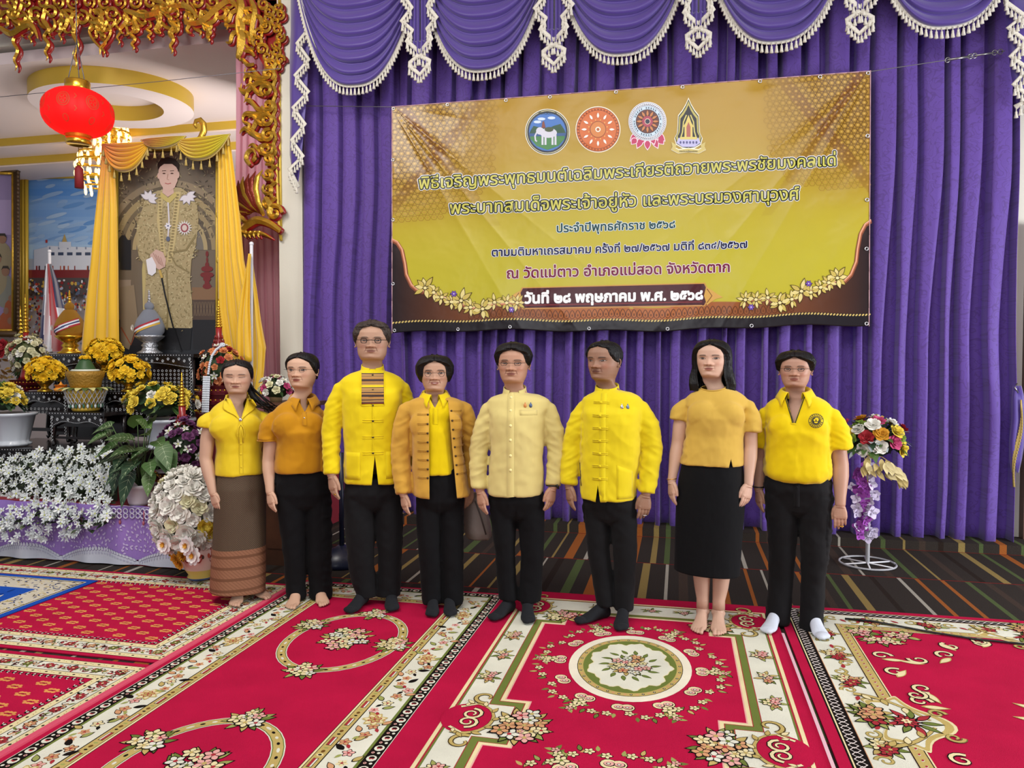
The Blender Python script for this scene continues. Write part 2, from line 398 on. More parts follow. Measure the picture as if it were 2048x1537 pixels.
lp = [(626, -60), (617, 58), (594, 86), (618, 119), (590, 150), (617, 183), (586, 215), (610, 248), (583, 280), (606, 312), (579, 338), (597, 375)]
P = [at(x, y, Y=YS-.02) for x, y in lp]
bk = [[Vector((at(x, y, Y=YS+.03).x, YS+.03-.02*(i % 2), at(x, y, Y=YS+.03).z)) for i, x in enumerate(xs)] for y, xs in
      ((-60, (582, 600, 615, 632)), (60, (582, 600, 615, 630)), (120, (580, 598, 608, 619)), (180, (580, 590, 606, 617)), (250, (581, 590, 602, 611)), (310, (580, 588, 598, 606)), (372, (590, 592, 595, 598)))]
jabot([P], 'long fringed jabot cascading down at the left end of the purple swags', cloth=[bk])
rp = [(2010, -40), (2012, 5), (2048, 30), (2017, 55), (2052, 82), (2022, 112), (2056, 138), (2028, 168), (2062, 196), (2030, 215)]
P = [at(x, y, Y=YS-.02) for x, y in rp]
bk = [[Vector((at(x, y, Y=YS+.03).x, YS+.03-.02*(i % 2), at(x, y, Y=YS+.03).z)) for i, x in enumerate(xs)] for y, xs in
      ((-40, (2010, 2025, 2045, 2065)), (80, (2014, 2030, 2045, 2068)), (150, (2022, 2036, 2050, 2066)), (210, (2034, 2044, 2054, 2062)))]
jabot([P], 'long fringed jabot at the right end of the purple swags', cloth=[bk])
# tie-back with gold fringe at the right edge of the curtain
tb = at(2034, 775, Y=6.2)
t = thing('curtain_tieback', 'purple tieback with gold fringe hooked on the wall at the far right', 'curtain tieback', tb)
m = MB(); rows = []
for i, (px, py, wd) in enumerate(((2034, 772, 6), (2036, 800, 10), (2038, 840, 12), (2034, 880, 12), (2031, 920, 9), (2030, 945, 5))):
    p = at(px, py, Y=6.17); rows.append([Vector((p.x+wd*.004*(k/4-.5)*2, p.y-.02*(k % 2), p.z)) for k in range(5)])
c = obj('band', m.grid(rows), PURP2, t); md = c.modifiers.new('thick', 'SOLIDIFY'); md.thickness = .006
m = MB(); m.tube([at(2034, 768, Y=6.2), at(2030, 776, Y=6.14), at(2036, 786, Y=6.15)], .006, 6); obj('hook', m, M('steel', '#9a9a98', rough=.3, metal=.9), t)
m = MB()
for k in range(26):
    p = at(2042-k*.6+4*sin(k*.25), 800+k*6.0, Y=6.15); m.tube([p, p+Vector((.004, -.004, -.09))], [.006, .009], 5)
obj('gold_fringe', m, M('gold_thread', '#b39a55', rough=.6), t, kind='stuff')
# --- wire that carries the banner
m = MB(); WIRE = M('wire', '#77747c', rough=.5, metal=.6)
a0 = at(600, 212, Y=6.3); a1 = at(783, 214, Y=6.26); a2 = at(1742, 143, Y=6.26); a3 = at(1895, 120, Y=6.26); a4 = at(2010, 102, Y=6.3)
m.tube([a0, a1, a2, a3, a4], .0035, 5)
wr = obj('banner_wire', m, WIRE); tag(wr, 'thin steel wire strung across the curtain holding the yellow banner', 'wire')
m = MB(); ax = (a4-a3).normalized()
for k, (l0, l1, r) in enumerate(((0, .16, .009), (.19, .33, .007))): m.tube([a3+ax*l0, a3+ax*l1], r, 6)
for k in (0, .16, .19, .33, .37):
    cc = a3+ax*k; m.tube([cc+ax*cos(2*pi*i/10)*.018+Vector((0, 0, 1))*sin(2*pi*i/10)*.018 for i in range(11)], .004, 5)
tk = obj('turnbuckle', m, M('steel', '#9a9a98', rough=.3, metal=.9)); tag(tk, 'steel turnbuckle tensioning the wire right of the banner', 'turnbuckle')
# --- lone wire across the alcove opening
m = MB(); m.tube([at(0, 194, Y=6.05), at(300, 165, Y=6.05), at(560, 137, Y=6.05)], .003, 5)
wr = obj('alcove_wire', m, WIRE); tag(wr, 'thin dark wire crossing above the red lantern to the gilded post', 'wire')
# ============================================================ RUGS
RUG = M('woven_rug', rough=.95, vc=True, bump=(350, .35), var=(5, .08), spec=.08)
RED = C('#b3143f'); DRED = C('#8e1230'); BLK = C('#17110f'); IVO = C('#dcdccb'); CRM = C('#e3d6a6'); TAN = C('#bda765'); OLV = C('#6c7a3a'); PEA = C('#cf9a70'); RST = C('#a5323a'); PNK = C('#e2a9a0'); LOL = C('#9aa05a'); BLU = C('#1c4fb0')
rr = random.Random(21)
class Rug(Canvas):
    def __init__(s, x0, x1, y0, y1, z=.004, th=.008, side=DRED, edge=True):
        s.b = (x0, x1, y0, y1); s.T = lambda a, b: (a, b)
        super().__init__(lambda a, b, h: Vector((*s.T(a, b), z+th+h)))
        s.mb.box(x0, x1, y0, y1, z, z+th-.0001, side)
    def frame(s, i0, i1, col, dk=0):
        x0, x1, y0, y1 = s.b
        s.quad(x0+i0, y0+i0, x0+i1, y1-i0, col, dk, 1, 1); s.quad(x1-i1, y0+i0, x1-i0, y1-i0, col, dk)
        s.quad(x0+i1, y0+i0, x1-i1, y0+i1, col, dk); s.quad(x0+i1, y1-i1, x1-i1, y1-i0, col, dk)
    def along(s, i0, i1, fn, sides='lrtb'):
        """call fn(L, w) with coordinates s: 0..L along the border, t: 0..w across it"""
        x0, x1, y0, y1 = s.b; w_ = i1-i0; old = s.T
        if 'l' in sides: s.T = lambda a, b: (x0+i0+b, y0+i0+a); fn(y1-y0-2*i0, w_)
        if 'r' in sides: s.T = lambda a, b: (x1-i0-b, y0+i0+a); fn(y1-y0-2*i0, w_)
        if 't' in sides: s.T = lambda a, b: (x0+i0+a, y1-i0-b); fn(x1-x0-2*i0, w_)
        if 'b' in sides: s.T = lambda a, b: (x0+i0+a, y0+i0+b); fn(x1-x0-2*i0, w_)
        s.T = old
    def vine(s, L, w_, per=.27, k=3):
        n = int(L/.02); s.k = k
        s.line([(L*i/n, w_*(.5+.22*sin(2*pi*L*i/n/per))) for i in range(n+1)], .005, BLK)
        a = per*.1; q = 0
        while a < L-.05:
            t = w_*(.5+.22*sin(2*pi*a/per)); sg = 1 if q % 2 else -1
            s.flower(a, t-sg*w_*.1, w_*.16, rr.choice((PEA, CRM, PNK, PEA)), RST, BLK if q % 3 == 0 else C('#7a5a3a'), 5, rr.random()*6, 1)
            s.leaf(a+.02, t+sg*w_*.15, w_*.36, w_*.17, sg*.9+rr.uniform(-.5, .5), rr.choice((PEA, BLK, TAN, LOL)), BLK, 3)
            s.leaf(a-.015, t+sg*w_*.05, w_*.26, w_*.12, 2.6*sg, rr.choice((BLK, LOL, RST)), None, 3)
            a += per*.22*rr.uniform(.85, 1.15); q += 1
        a = per*.6
        while a < L: 
            s.flower(a, w_*.5, w_*.30, CRM, RST, TAN, 7, rr.random()*6, 5); s.flower(a, w_*.5, w_*.17, TAN, RST, RST, 6, 0, 9); a += per*2.1
    def scroll(s, L, w_, k=3):     # busy small scroll border
        a = .02; q = 0; s.k = k
        while a < L-.02:
            c1 = (RST, OLV, PEA, C('#6b2328'))[q % 4]; sg = 1 if q % 2 else -1; r = w_*.24
            s.line([(a+r*(1-j/9)*cos(j*.75*sg+q), w_*(.5+.12*sg)+r*(1-j/9)*sin(j*.75*sg+q)) for j in range(9)], [.010*(1-j/14) for j in range(9)], c1, 1)
            s.line([(a+.012+r*(1-j/9)*cos(j*.75*sg+q+1), w_*(.5-.12*sg)+r*(1-j/9)*sin(j*.75*sg+q+1)) for j in range(7)], .0035, BLK, 2)
            if q % 4 == 0: s.flower(a+.02, w_*.5, w_*.27, (PEA, RST, OLV)[rr.randrange(3)], CRM, C('#5b2b22'), 6, rr.random()*6, 3)
            s.leaf(a, w_*(.5+.2*sg), w_*.4, w_*.15, rr.uniform(-2, 2), rr.choice((OLV, RST, BLK)), None, 2)
            a += w_*.42; q += 1
    def dots(s, L, w_, c1, c2, sp, k=3):
        a = sp/2; s.k = k
        while a < L: s.ell(a, w_/2, .007, .0055, c1, 1, 8); s.ell(a+sp*.35, w_*.4, .006, .002, c2, 1, 6, .6); s.ell(a+sp*.6, w_*.6, .006, .002, c2, 1, 6, .6); a += sp
    def spray(s, x, y, n, r, rx, ry, leafn=8, cols=None, k=4):
        cols = cols or (CRM, IVO, CRM, PNK); s.k = k
        for i in range(leafn):
            a = 2*pi*i/leafn+rr.uniform(-.3, .3); s.leaf(x+rx*.55*cos(a), y+ry*.55*sin(a), r*1.9, r*.8, a+rr.uniform(-.5, .5), rr.choice((OLV, LOL, TAN)), BLK, 0)
        for i in range(n):
            a = 2.4*i; q = sqrt((i+.3)/n); s.flower(x+rx*.75*q*cos(a), y+ry*.75*q*sin(a), r*rr.uniform(.75, 1.05), cols[i % len(cols)], rr.choice((OLV, TAN, RST)), BLK, 5, rr.random()*6, 3+3*((n-i) % 3))
    def rosette(s, x, y, r, k=6):
        s.k = k; s.ell(x, y, r*1.12, r*1.12, BLK, 0, 12); s.ell(x, y, r, r, CRM, 1, 12); s.ell(x+r*.1, y, r*.72, r*.6, BLK, 2, 10); s.ell(x+r*.05, y+r*.05, r*.62, r*.52, PNK, 3, 10); s.ell(x, y, r*.3, r*.25, BLK, 4, 8); s.ell(x, y, r*.2, r*.17, IVO, 5, 8)
    def curl(s, x, y, r, rot, sg=1, col=CRM, out=BLK, wd=.022, turns=1.35, k=4):
        P = [(x+r*(1-.75*j/16)*cos(rot+sg*turns*2*pi*j/16), y+r*(1-.75*j/16)*sin(rot+sg*turns*2*pi*j/16)) for j in range(17)]
        s.k = k; s.line(P, [wd*1.35*(1-.5*j/16) for j in range(17)], out, 0); s.line(P, [wd*.8*(1-.5*j/16) for j in range(17)], col, 1)
    def acanthus(s, pts, wd, col=TAN, k=4, side=1):
        """curved leaf scroll with lobes along pts"""
        s.k = k; n = len(pts); s.line(pts, [wd*1.3*(1-.6*i/n) for i in range(n)], BLK, 0); s.line(pts, [wd*(1-.6*i/n) for i in range(n)], col, 1)
        for i in range(1, n-1, 2):
            dx, dy = pts[i+1][0]-pts[i-1][0], pts[i+1][1]-pts[i-1][1]; a = atan2(dy, dx)
            s.leaf(pts[i][0], pts[i][1], wd*2.2, wd*1.0, a+side*.8, rr.choice((col, CRM)), C('#5b4a22'), 2)
def rug(cv, label, name='carpet'):
    o = cv.build(name, RUG); tag(o, label, 'carpet', None); return o
# rug with oval garlands
r = Rug(-2.385, -1.02, .6, 4.46); r.lay(1)
r.quad(-2.385, .6, -1.02, 4.46, RED)
r.frame(.03, .085, BLK, 1)
def blackband(L, w_):
    a = .02; q = 0; r.k = 3
    while a < L-.02:
        if q % 2 == 0:
            r.ell(a, w_*.5, w_*.38, w_*.36, IVO, 0, 10); r.ell(a+w_*.05, w_*.5, w_*.22, w_*.2, RST, 1, 8); r.ell(a+w_*.12, w_*.5, w_*.12, w_*.2, BLK, 2, 7); r.ell(a-w_*.2, w_*.45, w_*.12, w_*.1, IVO, 3, 6); a += w_*.72
        else: r.ell(a, w_*.3, w_*.13, w_*.12, IVO, 0, 7); r.ell(a, w_*.7, w_*.13, w_*.12, PNK, 0, 7); r.ell(a, w_*.7, w_*.06, w_*.06, BLK, 1, 5); a += w_*.62
        q += 1
r.along(.03, .085, blackband)
r.frame(.028, .031, IVO, 3); r.frame(.085, .097, OLV, 1); r.frame(.097, .225, IVO, 1)
r.along(.097, .225, lambda L, w_: r.vine(L, w_, .30))
r.lay(1); r.frame(.225, .230, BLK, 1); r.frame(.230, .272, TAN, 1); r.frame(.272, .275, BLK, 1); r.frame(.275, .284, CRM, 1); r.frame(.284, .287, BLK, 1)
def tanband(L, w_):
    a = .04; r.k = 3
    while a < L-.03:
        r.quad(a-.031, w_*.28, a+.031, w_*.78, BLK, 0); r.quad(a-.028, w_*.34, a+.028, w_*.74, IVO, 1); r.quad(a-.028, w_*.5, a+.028, w_*.74, RST, 2)
        r.ell(a+.055, w_*.5, .006, .008, BLK, 0, 6); r.ell(a+.055, w_*.5, .010, .014, CRM, -1, 8); r.ell(a+.080, w_*.5, .010, .008, C('#6b4a20'), 0, 8); r.ell(a+.105, w_*.5, .006, .010, LOL, 0, 6); a += .155
r.along(.230, .272, tanband)
for cy in (3.54, 2.26, .98):
    cx = -1.675; r.lay(4); r.ring(cx, cy, .285, .385, .052, IVO); r.ring(cx, cy, .285, .385, .043, OLV, 1); r.ring(cx, cy, .285, .385, .036, TAN, 2)
    for i in range(44):
        a = 2*pi*i/44; X, Y = cx+.285*cos(a), cy+.385*sin(a); rot = atan2(.385*cos(a), -.285*sin(a))
        r.ell(X, Y, .018 if i % 4 == 0 else .011, .0065, BLK if i % 2 else IVO, 3, 7, rot)
        if i % 4 == 0: r.ell(X, Y, .010, .004, IVO, 4, 6, rot)
    for (ax, ay) in ((-.27, .16), (.27, .0), (.0, .40), (-.02, -.40), (-.10, .12) if 0 else (.27, -.02)):
        r.spray(cx+ax, cy+ay, 7, .030, .085, .075, 9, k=7)
    r.spray(cx, cy+.02, 16, .033, .15, .175, 16, k=5)
rug(r, 'red carpet with two oval flower garlands, under the third and fourth person from the left')
# rug with round medallion
bx0, bx1 = -1.02, .535; r = Rug(bx0, bx1, .8, 4.56); r.lay(1); r.quad(bx0, .8, bx1, 4.56, RED)
cxB = -.22; L_, R_ = cxB-.70, cxB+.70; yT = 4.44; yB = .9
for (a, b, col, k) in ((0, .016, CRM, 1), (.018, .024, RST, 1), (.024, .032, OLV, 1)):
    r.lay(1); x0, x1 = L_+a, L_+b
    r.quad(x0, yB, x1, yT-a, col, k); r.quad(R_-b, yB, R_-a, yT-a, col, k); r.quad(L_+a, yT-b, R_-a, yT-a, col, k)
r.quad(L_+.032, yB, R_-.032, yT-.032, IVO, 1)
fr = []   # stepped inner frame outline, repeating every 1.33 m
def stepped(ins, y_top):
    pL = []; xi, xo = L_+.15+ins, L_+.26+ins
    pL.append((xo+.10, y_top)); pL.append((xo, y_top)) if 0 else None
    y = 4.25-ins
    pts = [(cxB, y), (-.02-xo*0+xo+.0, y)]
    pts = [(cxB, y), (xo, y), (xo, 4.06-ins), (xi, 4.06-ins), (xi, 3.00+ins), (xo, 3.00+ins), (xo, 2.73-ins), (xi, 2.73-ins), (xi, 1.67+ins), (xo, 1.67+ins), (xo, 1.2), (cxB, 1.2)]
    return pts+[(2*cxB-a, b) for a, b in pts[::-1]]
for ins, col, k in ((0, RST, 2), (.004, OLV, 3), (.036, RST, 4), (.040, CRM, 5), (.056, PNK, 6), (.062, RED, 7)):
    P = stepped(ins, 0); r.lay(0)
    n = len(P)//2
    for i in range(n-1):   # horizontal slabs between the mirrored halves
        (xa, ya), (xb, yb) = P[i], P[i+1]
        if abs(ya-yb) > .001: r.quad(min(xa, xb), yb, 2*cxB-min(xa, xb), ya, col, k)
for cy in (3.53, 2.20, .87):
    r.lay(8)
    r.ell(cxB, cy, .285, .385, C('#e8e2cd'), 0, 48); r.ell(cxB, cy, .245, .335, BLK, 1, 48); r.ell(cxB, cy, .242, .332, TAN, 2, 48)
    for i in range(56):
        a = 2*pi*i/56; r.ell(cxB+.231*cos(a), cy+.318*sin(a), .007, .007, BLK if i % 2 else PEA, 3, 7); 
        if i % 2: r.ell(cxB+.231*cos(a), cy+.318*sin(a), .003, .003, IVO, 4, 6)
    r.ell(cxB, cy, .217, .303, OLV, 4, 48)
    P = [(cxB+(.185+.012*cos(9*a)+.006*cos(23*a))*cos(a), cy+(.262+.014*cos(9*a)+.007*cos(23*a))*sin(a)) for a in [2*pi*i/90 for i in range(90)]]
    r.line(P, .008, CRM, 5, True); r.poly(P, IVO, 6)
    r.spray(cxB, cy, 14, .024, .11, .15, 14, (CRM, PNK, IVO, PEA), k=15)
    for i in range(14):
        a = 2*pi*i/14; r.lay(15); r.leaf(cxB+.10*cos(a), cy+.135*sin(a), .045, .018, a+.4, OLV, C('#4a5a2a'))
    # wreath of roses and sprigs
    nW = 12
    for i in range(nW):
        a = 2*pi*i/nW; X, Y = cxB+.33*cos(a), cy+.44*sin(a)
        r.rosette(X-.018*sin(a), Y+.018*cos(a), .030, 8); r.rosette(X+.02*sin(a), Y-.02*cos(a), .028, 8)
        for d, q in ((.05, .022), (.095, .016), (.13, .013)):
            if i % 2 == 0:
                r.lay(7); r.leaf(X+d*cos(a)*.8, Y+d*sin(a), .045, .02, a+.9, LOL, BLK); r.leaf(X+d*cos(a)*.8, Y+d*sin(a), .045, .02, a-.9, OLV, BLK)
                r.flower(X+d*cos(a)*.8, Y+d*sin(a), q*1.15, CRM if d < .1 else PNK, OLV, BLK, 5, 0, 3)
        for j in range(1, 7):
            b = a+2*pi/nW*j/7; br = .37+.055*sin(pi*j/7); r.lay(7); r.leaf(cxB+br*cos(b)*1.02, cy+(br+.10)*sin(b)*1.02, .040, .017, b+2*(j % 2), rr.choice((LOL, OLV, TAN)), BLK)
            if j % 2: r.flower(cxB+br*cos(b), cy+(br+.10)*sin(b), .018, CRM, OLV, BLK, 5, 0, 3)
for sg in (-1, 1):     # side borders: bouquets, corner scrolls
    for cy in (3.53, 2.2): 
        for dy, n in ((.26, 5), (0, 3), (-.26, 5)): r.spray(cxB+sg*.615, cy+dy, n, .021, .035, .06, 7, (PNK, CRM, PEA), k=5)
    for cy in (4.27, 2.865, 1.53):
        X = cxB+sg*.585; r.lay(8)
        r.poly([(X+sg*.02+.105*cos(a)*(1 if 1 else 1), cy+.125*sin(a)) for a in [2*pi*i/24 for i in range(24)]], RED, 0)
        r.lay(9); r.acanthus([(X+sg*.02-sg*.105*cos(a), cy+.125*sin(a)) for a in [-1.9+3.8*i/14 for i in range(15)]], .018, TAN, 9, sg)
        r.curl(X+sg*.01, cy+.035, .045, 1.6, sg, CRM, BLK, .018, 1.4, 11); r.curl(X+sg*.01, cy-.035, .045, -1.6, -sg, CRM, BLK, .018, 1.4, 11)
        for q in (-1, 1):
            r.acanthus([(X+sg*(.07-.02*i), cy+q*(.085+.012*i)) for i in range(4)], .014, CRM, 11, q)
            r.curl(X-sg*.01, cy+q*.19, .055, -q*1.2, q*sg, TAN, C('#4a3a1a'), .02, .9, 9)
        if cy < 4.2: r.spray(cxB+sg*.38, cy-.02, 14, .034, .12, .16, 12, (PEA, CRM, PNK, IVO), k=10)
        else: r.spray(cxB+sg*.40, 4.14, 8, .030, .13, .08, 12, (PNK, CRM, PEA), k=10)
for dx in (-.18, .12, .3): r.spray(cxB+dx-.05, 4.34, 3, .018, .05, .025, 5, (PNK, CRM), k=6)
rug(r, 'red carpet with a round ivory and olive flower medallion, in the middle foreground')
# rug on the right with trellis border
cx0, cx1 = .56, 3.1; r = Rug(cx0, cx1, 1.6, 4.62); r.lay(1); r.quad(cx0, 1.6, cx1, 4.62, RED)
r.frame(.045, .115, BLK, 1); r.frame(.052, .058, CRM, 2)
def chain(L, w_):
    a = .02; r.k = 3
    while a < L-.02:
        r.line([(a-.021, w_*.42), (a, w_*.12), (a+.021, w_*.42), (a, w_*.76)], .0045, C('#f1e6e2'), 1, True); a += .034
r.along(.058, .115, chain)
r.lay(1); r.frame(.115, .118, PEA, 2); r.frame(.118, .275, IVO, 1)
def cborder(L, w_):
    a = .06; q = 0; r.k = 4
    while a < L-.05:
        if q % 3 == 0: r.spray(a, w_*.5, 6, .028, .06, .05, 8, (PEA, RST, CRM), k=4)
        else:
            r.curl(a, w_*(.35 if q % 2 else .65), .035, q, 1 if q % 2 else -1, TAN, C('#7d7a45'), .014, 1.1, 4); r.lay(4); r.leaf(a+.04, w_*.5, .05, .02, q, RST, None, 2)
        a += .10; q += 1
r.along(.118, .275, cborder)
r.lay(2); r.frame(.275, .279, BLK, 5); r.frame(.279, .325, TAN, 5); r.frame(.325, .329, BLK, 5); r.frame(.329, .335, CRM, 5)
r.along(.279, .325, lambda L, w_: [r.ell(.02+.042*i, w_/2, .010, .0055, IVO, 6, 7, .5) or r.ell(.022+.042*i, w_/2, .008, .0045, RST, 7, 7, .5) for i in range(int(L/.042))])
ym = 3.21
for (X, Y, horiz) in ((cx0+.30, ym, False), (1.78, 4.62-.26, True)):
    def W(a, b): return (X+a, Y+b) if not horiz else (X+b, Y-a)
    P = [W((.10+.045*cos(3*a))*cos(a)+.02, (.19+.02*cos(5*a))*sin(a)) for a in [2*pi*i/48 for i in range(48)]]
    r.lay(9); r.poly([((p[0]-X)*1.28+X, (p[1]-Y)*1.18+Y) for p in P], CRM, 0); r.poly([((p[0]-X)*1.2+X, (p[1]-Y)*1.12+Y) for p in P], TAN, 1); r.poly(P, IVO, 2)
    for q in (-1, 1):
        r.acanthus([W(-.12+.035*i, q*(.225-.004*i*i)) for i in range(8)], .024, TAN, 12, -q)
        r.curl(*W(.17, q*.10), .035, 0, q, TAN, C('#6f6a3a'), .016, 1.2, 12)
        r.curl(*W(.14, q*.27), .045, 1, -q, CRM, BLK, .02, 1.1, 12)
    r.spray(*W(-.09, .03), 5, .036, .04, .09, 10, (PEA, PEA, RST), k=13); r.lay(13); 
    for i in range(9):
        a = 2*pi*i/9; r.leaf(*W(.05+.035*cos(a), .035*sin(a)), .075, .026, a, RST if i % 2 else OLV, BLK)
    r.flower(*W(.03, 0), .042, RST, CRM, BLK, 10, 0, 3); r.flower(*W(.03, 0), .018, CRM, RST, None, 6, 0, 8)
r.spray(1.02, 4.13, 6, .032, .10, .05, 9, (PNK, CRM), k=7); r.spray(1.13, 4.22, 5, .03, .08, .05, 9, (PNK, CRM), k=7); r.spray(.95, 4.24, 5, .03, .06, .06, 9, (PNK, CRM), k=7)
for (X, Y, rot, sg) in ((1.34, 4.12, 2, 1), (.97, 3.92, 0, 1), (1.28, 4.00, 4, -1), (.98, 3.72, 1, 1), (1.05, 3.56, 5, -1), (1.0, 3.42, 0, 1), (1.13, 3.90, 3, 1), (1.5, 4.2, 1, -1)):
    r.curl(X, Y, .048, rot, sg, CRM, BLK, .022, 1.0, 8); r.lay(8); r.leaf(X, Y-.05, .09, .028, rot, CRM, TAN)
for k_ in range(24):
    a = 2*pi*k_/24; X, Y = 1.8+.36*cos(a), ym+.42*sin(a)
    if k_ % 3 == 0: r.spray(X, Y, 5, .036, .06, .06, 8, (CRM, PNK, CRM), k=8)
    else: r.lay(8); r.leaf(X, Y, .12, .04, a, rr.choice((OLV, LOL, CRM)), TAN)
r.lay(9); r.ring(1.8, ym, .26, .31, .05, BLK, 0); r.ring(1.8, ym, .26, .31, .035, TAN, 1); r.ell(1.8, ym, .24, .285, IVO, 0, 40); r.spray(1.8, ym, 20, .036, .15, .2, 14, k=12)
rug(r, 'red carpet with black trellis edge and ivory scalloped scrolls, in the right foreground')
# two dotted rugs on the left
def dotted(x0, x1, y0, y1, label):
    r = Rug(x0, x1, y0, y1, z=.002, th=.005); r.lay(1); r.quad(x0, y0, x1, y1, RED)
    r.frame(.030, .034, BLK, 1); r.frame(.034, .070, CRM, 1); r.frame(.070, .074, BLK, 1); r.frame(.074, .150, IVO, 1); r.frame(.150, .154, BLK, 1); r.frame(.154, .190, CRM, 1); r.frame(.190, .194, BLK, 1)
    r.along(.034, .070, lambda L, w_: r.dots(L, w_, BLK, TAN, .075)); r.along(.154, .190, lambda L, w_: r.dots(L, w_, BLK, TAN, .075))
    r.along(.074, .150, lambda L, w_: r.scroll(L, w_))
    def beads(L, w_):
        a = .02; r.k = 3
        while a < L-.01: r.ell(a, w_*.45, .013, .011, BLK, 0, 7); r.ell(a, w_*.35, .006, .006, IVO, 1, 7); r.ell(a+.008, w_*.85, .008, .0025, IVO, 1, 6, .5); a += .036
    r.along(.196, .226, beads)
    X = x1-.275; i = 0
    while X > x0+.24:
        Y = y0+.27+(.055 if i % 2 else 0)
        while Y < y1-.24:
            r.lay(2)
            for q in (-1, 1):
                for dx in (-.018, 0, .018): r.ell(X+dx, Y+q*.012, .011, .009, C('#dc9a55'), (dx == 0), 7)
            r.ell(X-.03, Y, .010, .006, C('#dc9a55'), 0, 6); r.ell(X+.03, Y, .010, .006, C('#dc9a55'), 0, 6); r.ell(X, Y, .007, .006, DRED, 3, 6)
            Y += .11
        X -= .098; i += 1
    rug(r, label)
dotted(-6.2, -2.395, 3.085, 4.37, 'red carpet dotted with small orange flowers, at the foot of the white flower bed')
dotted(-6.2, -2.395, .8, 3.055, 'red carpet with small orange flowers in the bottom left corner of the photo')
r = Rug(-6.0, -3.70, 2.5, 4.15, z=.010, th=.004, side=BLU); r.lay(1); r.quad(-6.0, 2.5, -3.70, 4.15, BLU); r.frame(.045, .052, CRM, 1); r.frame(.052, .062, BLK, 1); r.frame(.062, .24, C('#cfc9b6'), 1)
def busy(L, w_):
    r.k = 3
    for i in range(int(L*150)): r.leaf(rr.uniform(0, L), rr.uniform(.01, w_-.01), rr.uniform(.02, .04), .009, rr.uniform(0, 6), rr.choice((C('#2c3f78'), C('#4a3b2c'), CRM, C('#2c3f78'), TAN)), None, 1+i % 3)
r.along(.062, .24, busy); r.lay(2)
for i in range(260): r.leaf(rr.uniform(-5.7, -3.96), rr.uniform(2.8, 3.9), .07, .02, rr.uniform(0, 6), rr.choice((CRM, C('#d9d2bd'), C('#123a86'))), None, i % 3)
rug(r, 'blue and cream prayer rug at the left edge of the photo')
m = MB(); m.box(-2.425, -2.385, .6, 4.40, .012, .016); m.box(-2.405, -2.388, .6, 4.40, .014, .019)
o = obj('binding_strip', m, M('pink_binding', '#cf4a66', rough=.8), smooth=False); tag(o, 'pink folded edge strip between the dotted carpets and the garland carpet', 'carpet edge')
m = MB(); m.box(.532, .546, .8, 4.12, .016, .0175)
o = obj('tape_strip', m, M('white_tape', '#e2b9c4', rough=.4), smooth=False); tag(o, 'thin white tape line between the medallion carpet and the right carpet', 'tape')
m = MB(); P = [at(1690, 1238, Z=.022), at(1745, 1243, Z=.022), at(1850, 1263, Z=.022), at(1950, 1279, Z=.022), at(2060, 1290, Z=.022), at(2250, 1310, Z=.022)]
m.tube(P, .006, 6); o = obj('black_cable', m, M('black_rubber', '#0c0c0d', rough=.5)); tag(o, 'black cable lying across the right carpet', 'cable')
# ============================================================ BANNER
YB = 6.24
def wrinkle(px, py):
    d = 0
    for (cx, cy, sg) in ((783, 213, 1), (1742, 141, -1)):
        dx, dy = (px-cx)*sg, py-cy; r = sqrt(dx*dx+dy*dy)+1; a = atan2(dy, dx)
        if .05 < a < 1.55: d += .013*(1-abs(sin(a*11+1.3*sin(a*7)))**.6)*math.exp(-((a-.85)/.5)**2)*min(1, r/120)*math.exp(-r/620)
    d += .010*noise.noise(Vector((px/240, py/170, 3)))+.004*noise.noise(Vector((px/60+py/120, py/55, 8)))
    for gx in (885, 1010, 1100, 1232, 1365, 1520, 1640):
        gy = 213-(gx-783)*.075; r = sqrt((px-gx)**2+(py-gy)**2); d -= .010*math.exp(-(r/26)**2)
    return d
def BF(px, py, h):
    p = at(px, py, Y=YB-wrinkle(px, py)-h); return p
def edge_t(px): return 213+(px-783)*(141-213)/959
def edge_b(px): 
    t = (px-783)/959; return 667+t*(653-667)-3*sin(t*9)-2*sin(t*31)
VIN = M('vinyl_print', rough=.24, vc=True, coat=0, spec=.28, bump=(3.2, .45, (1, 1, 1), 1), bump2=(13, .12, (1, 1, 1), 1))
def hexpat(px, py):   # small floral honeycomb print
    gx = 17; row = round(py/10); ox = (row % 2)*gx/2; qx = (px-ox)/gx; fx = (qx-round(qx))*gx; fy = py-row*10
    return sqrt(fx*fx+fy*fy)
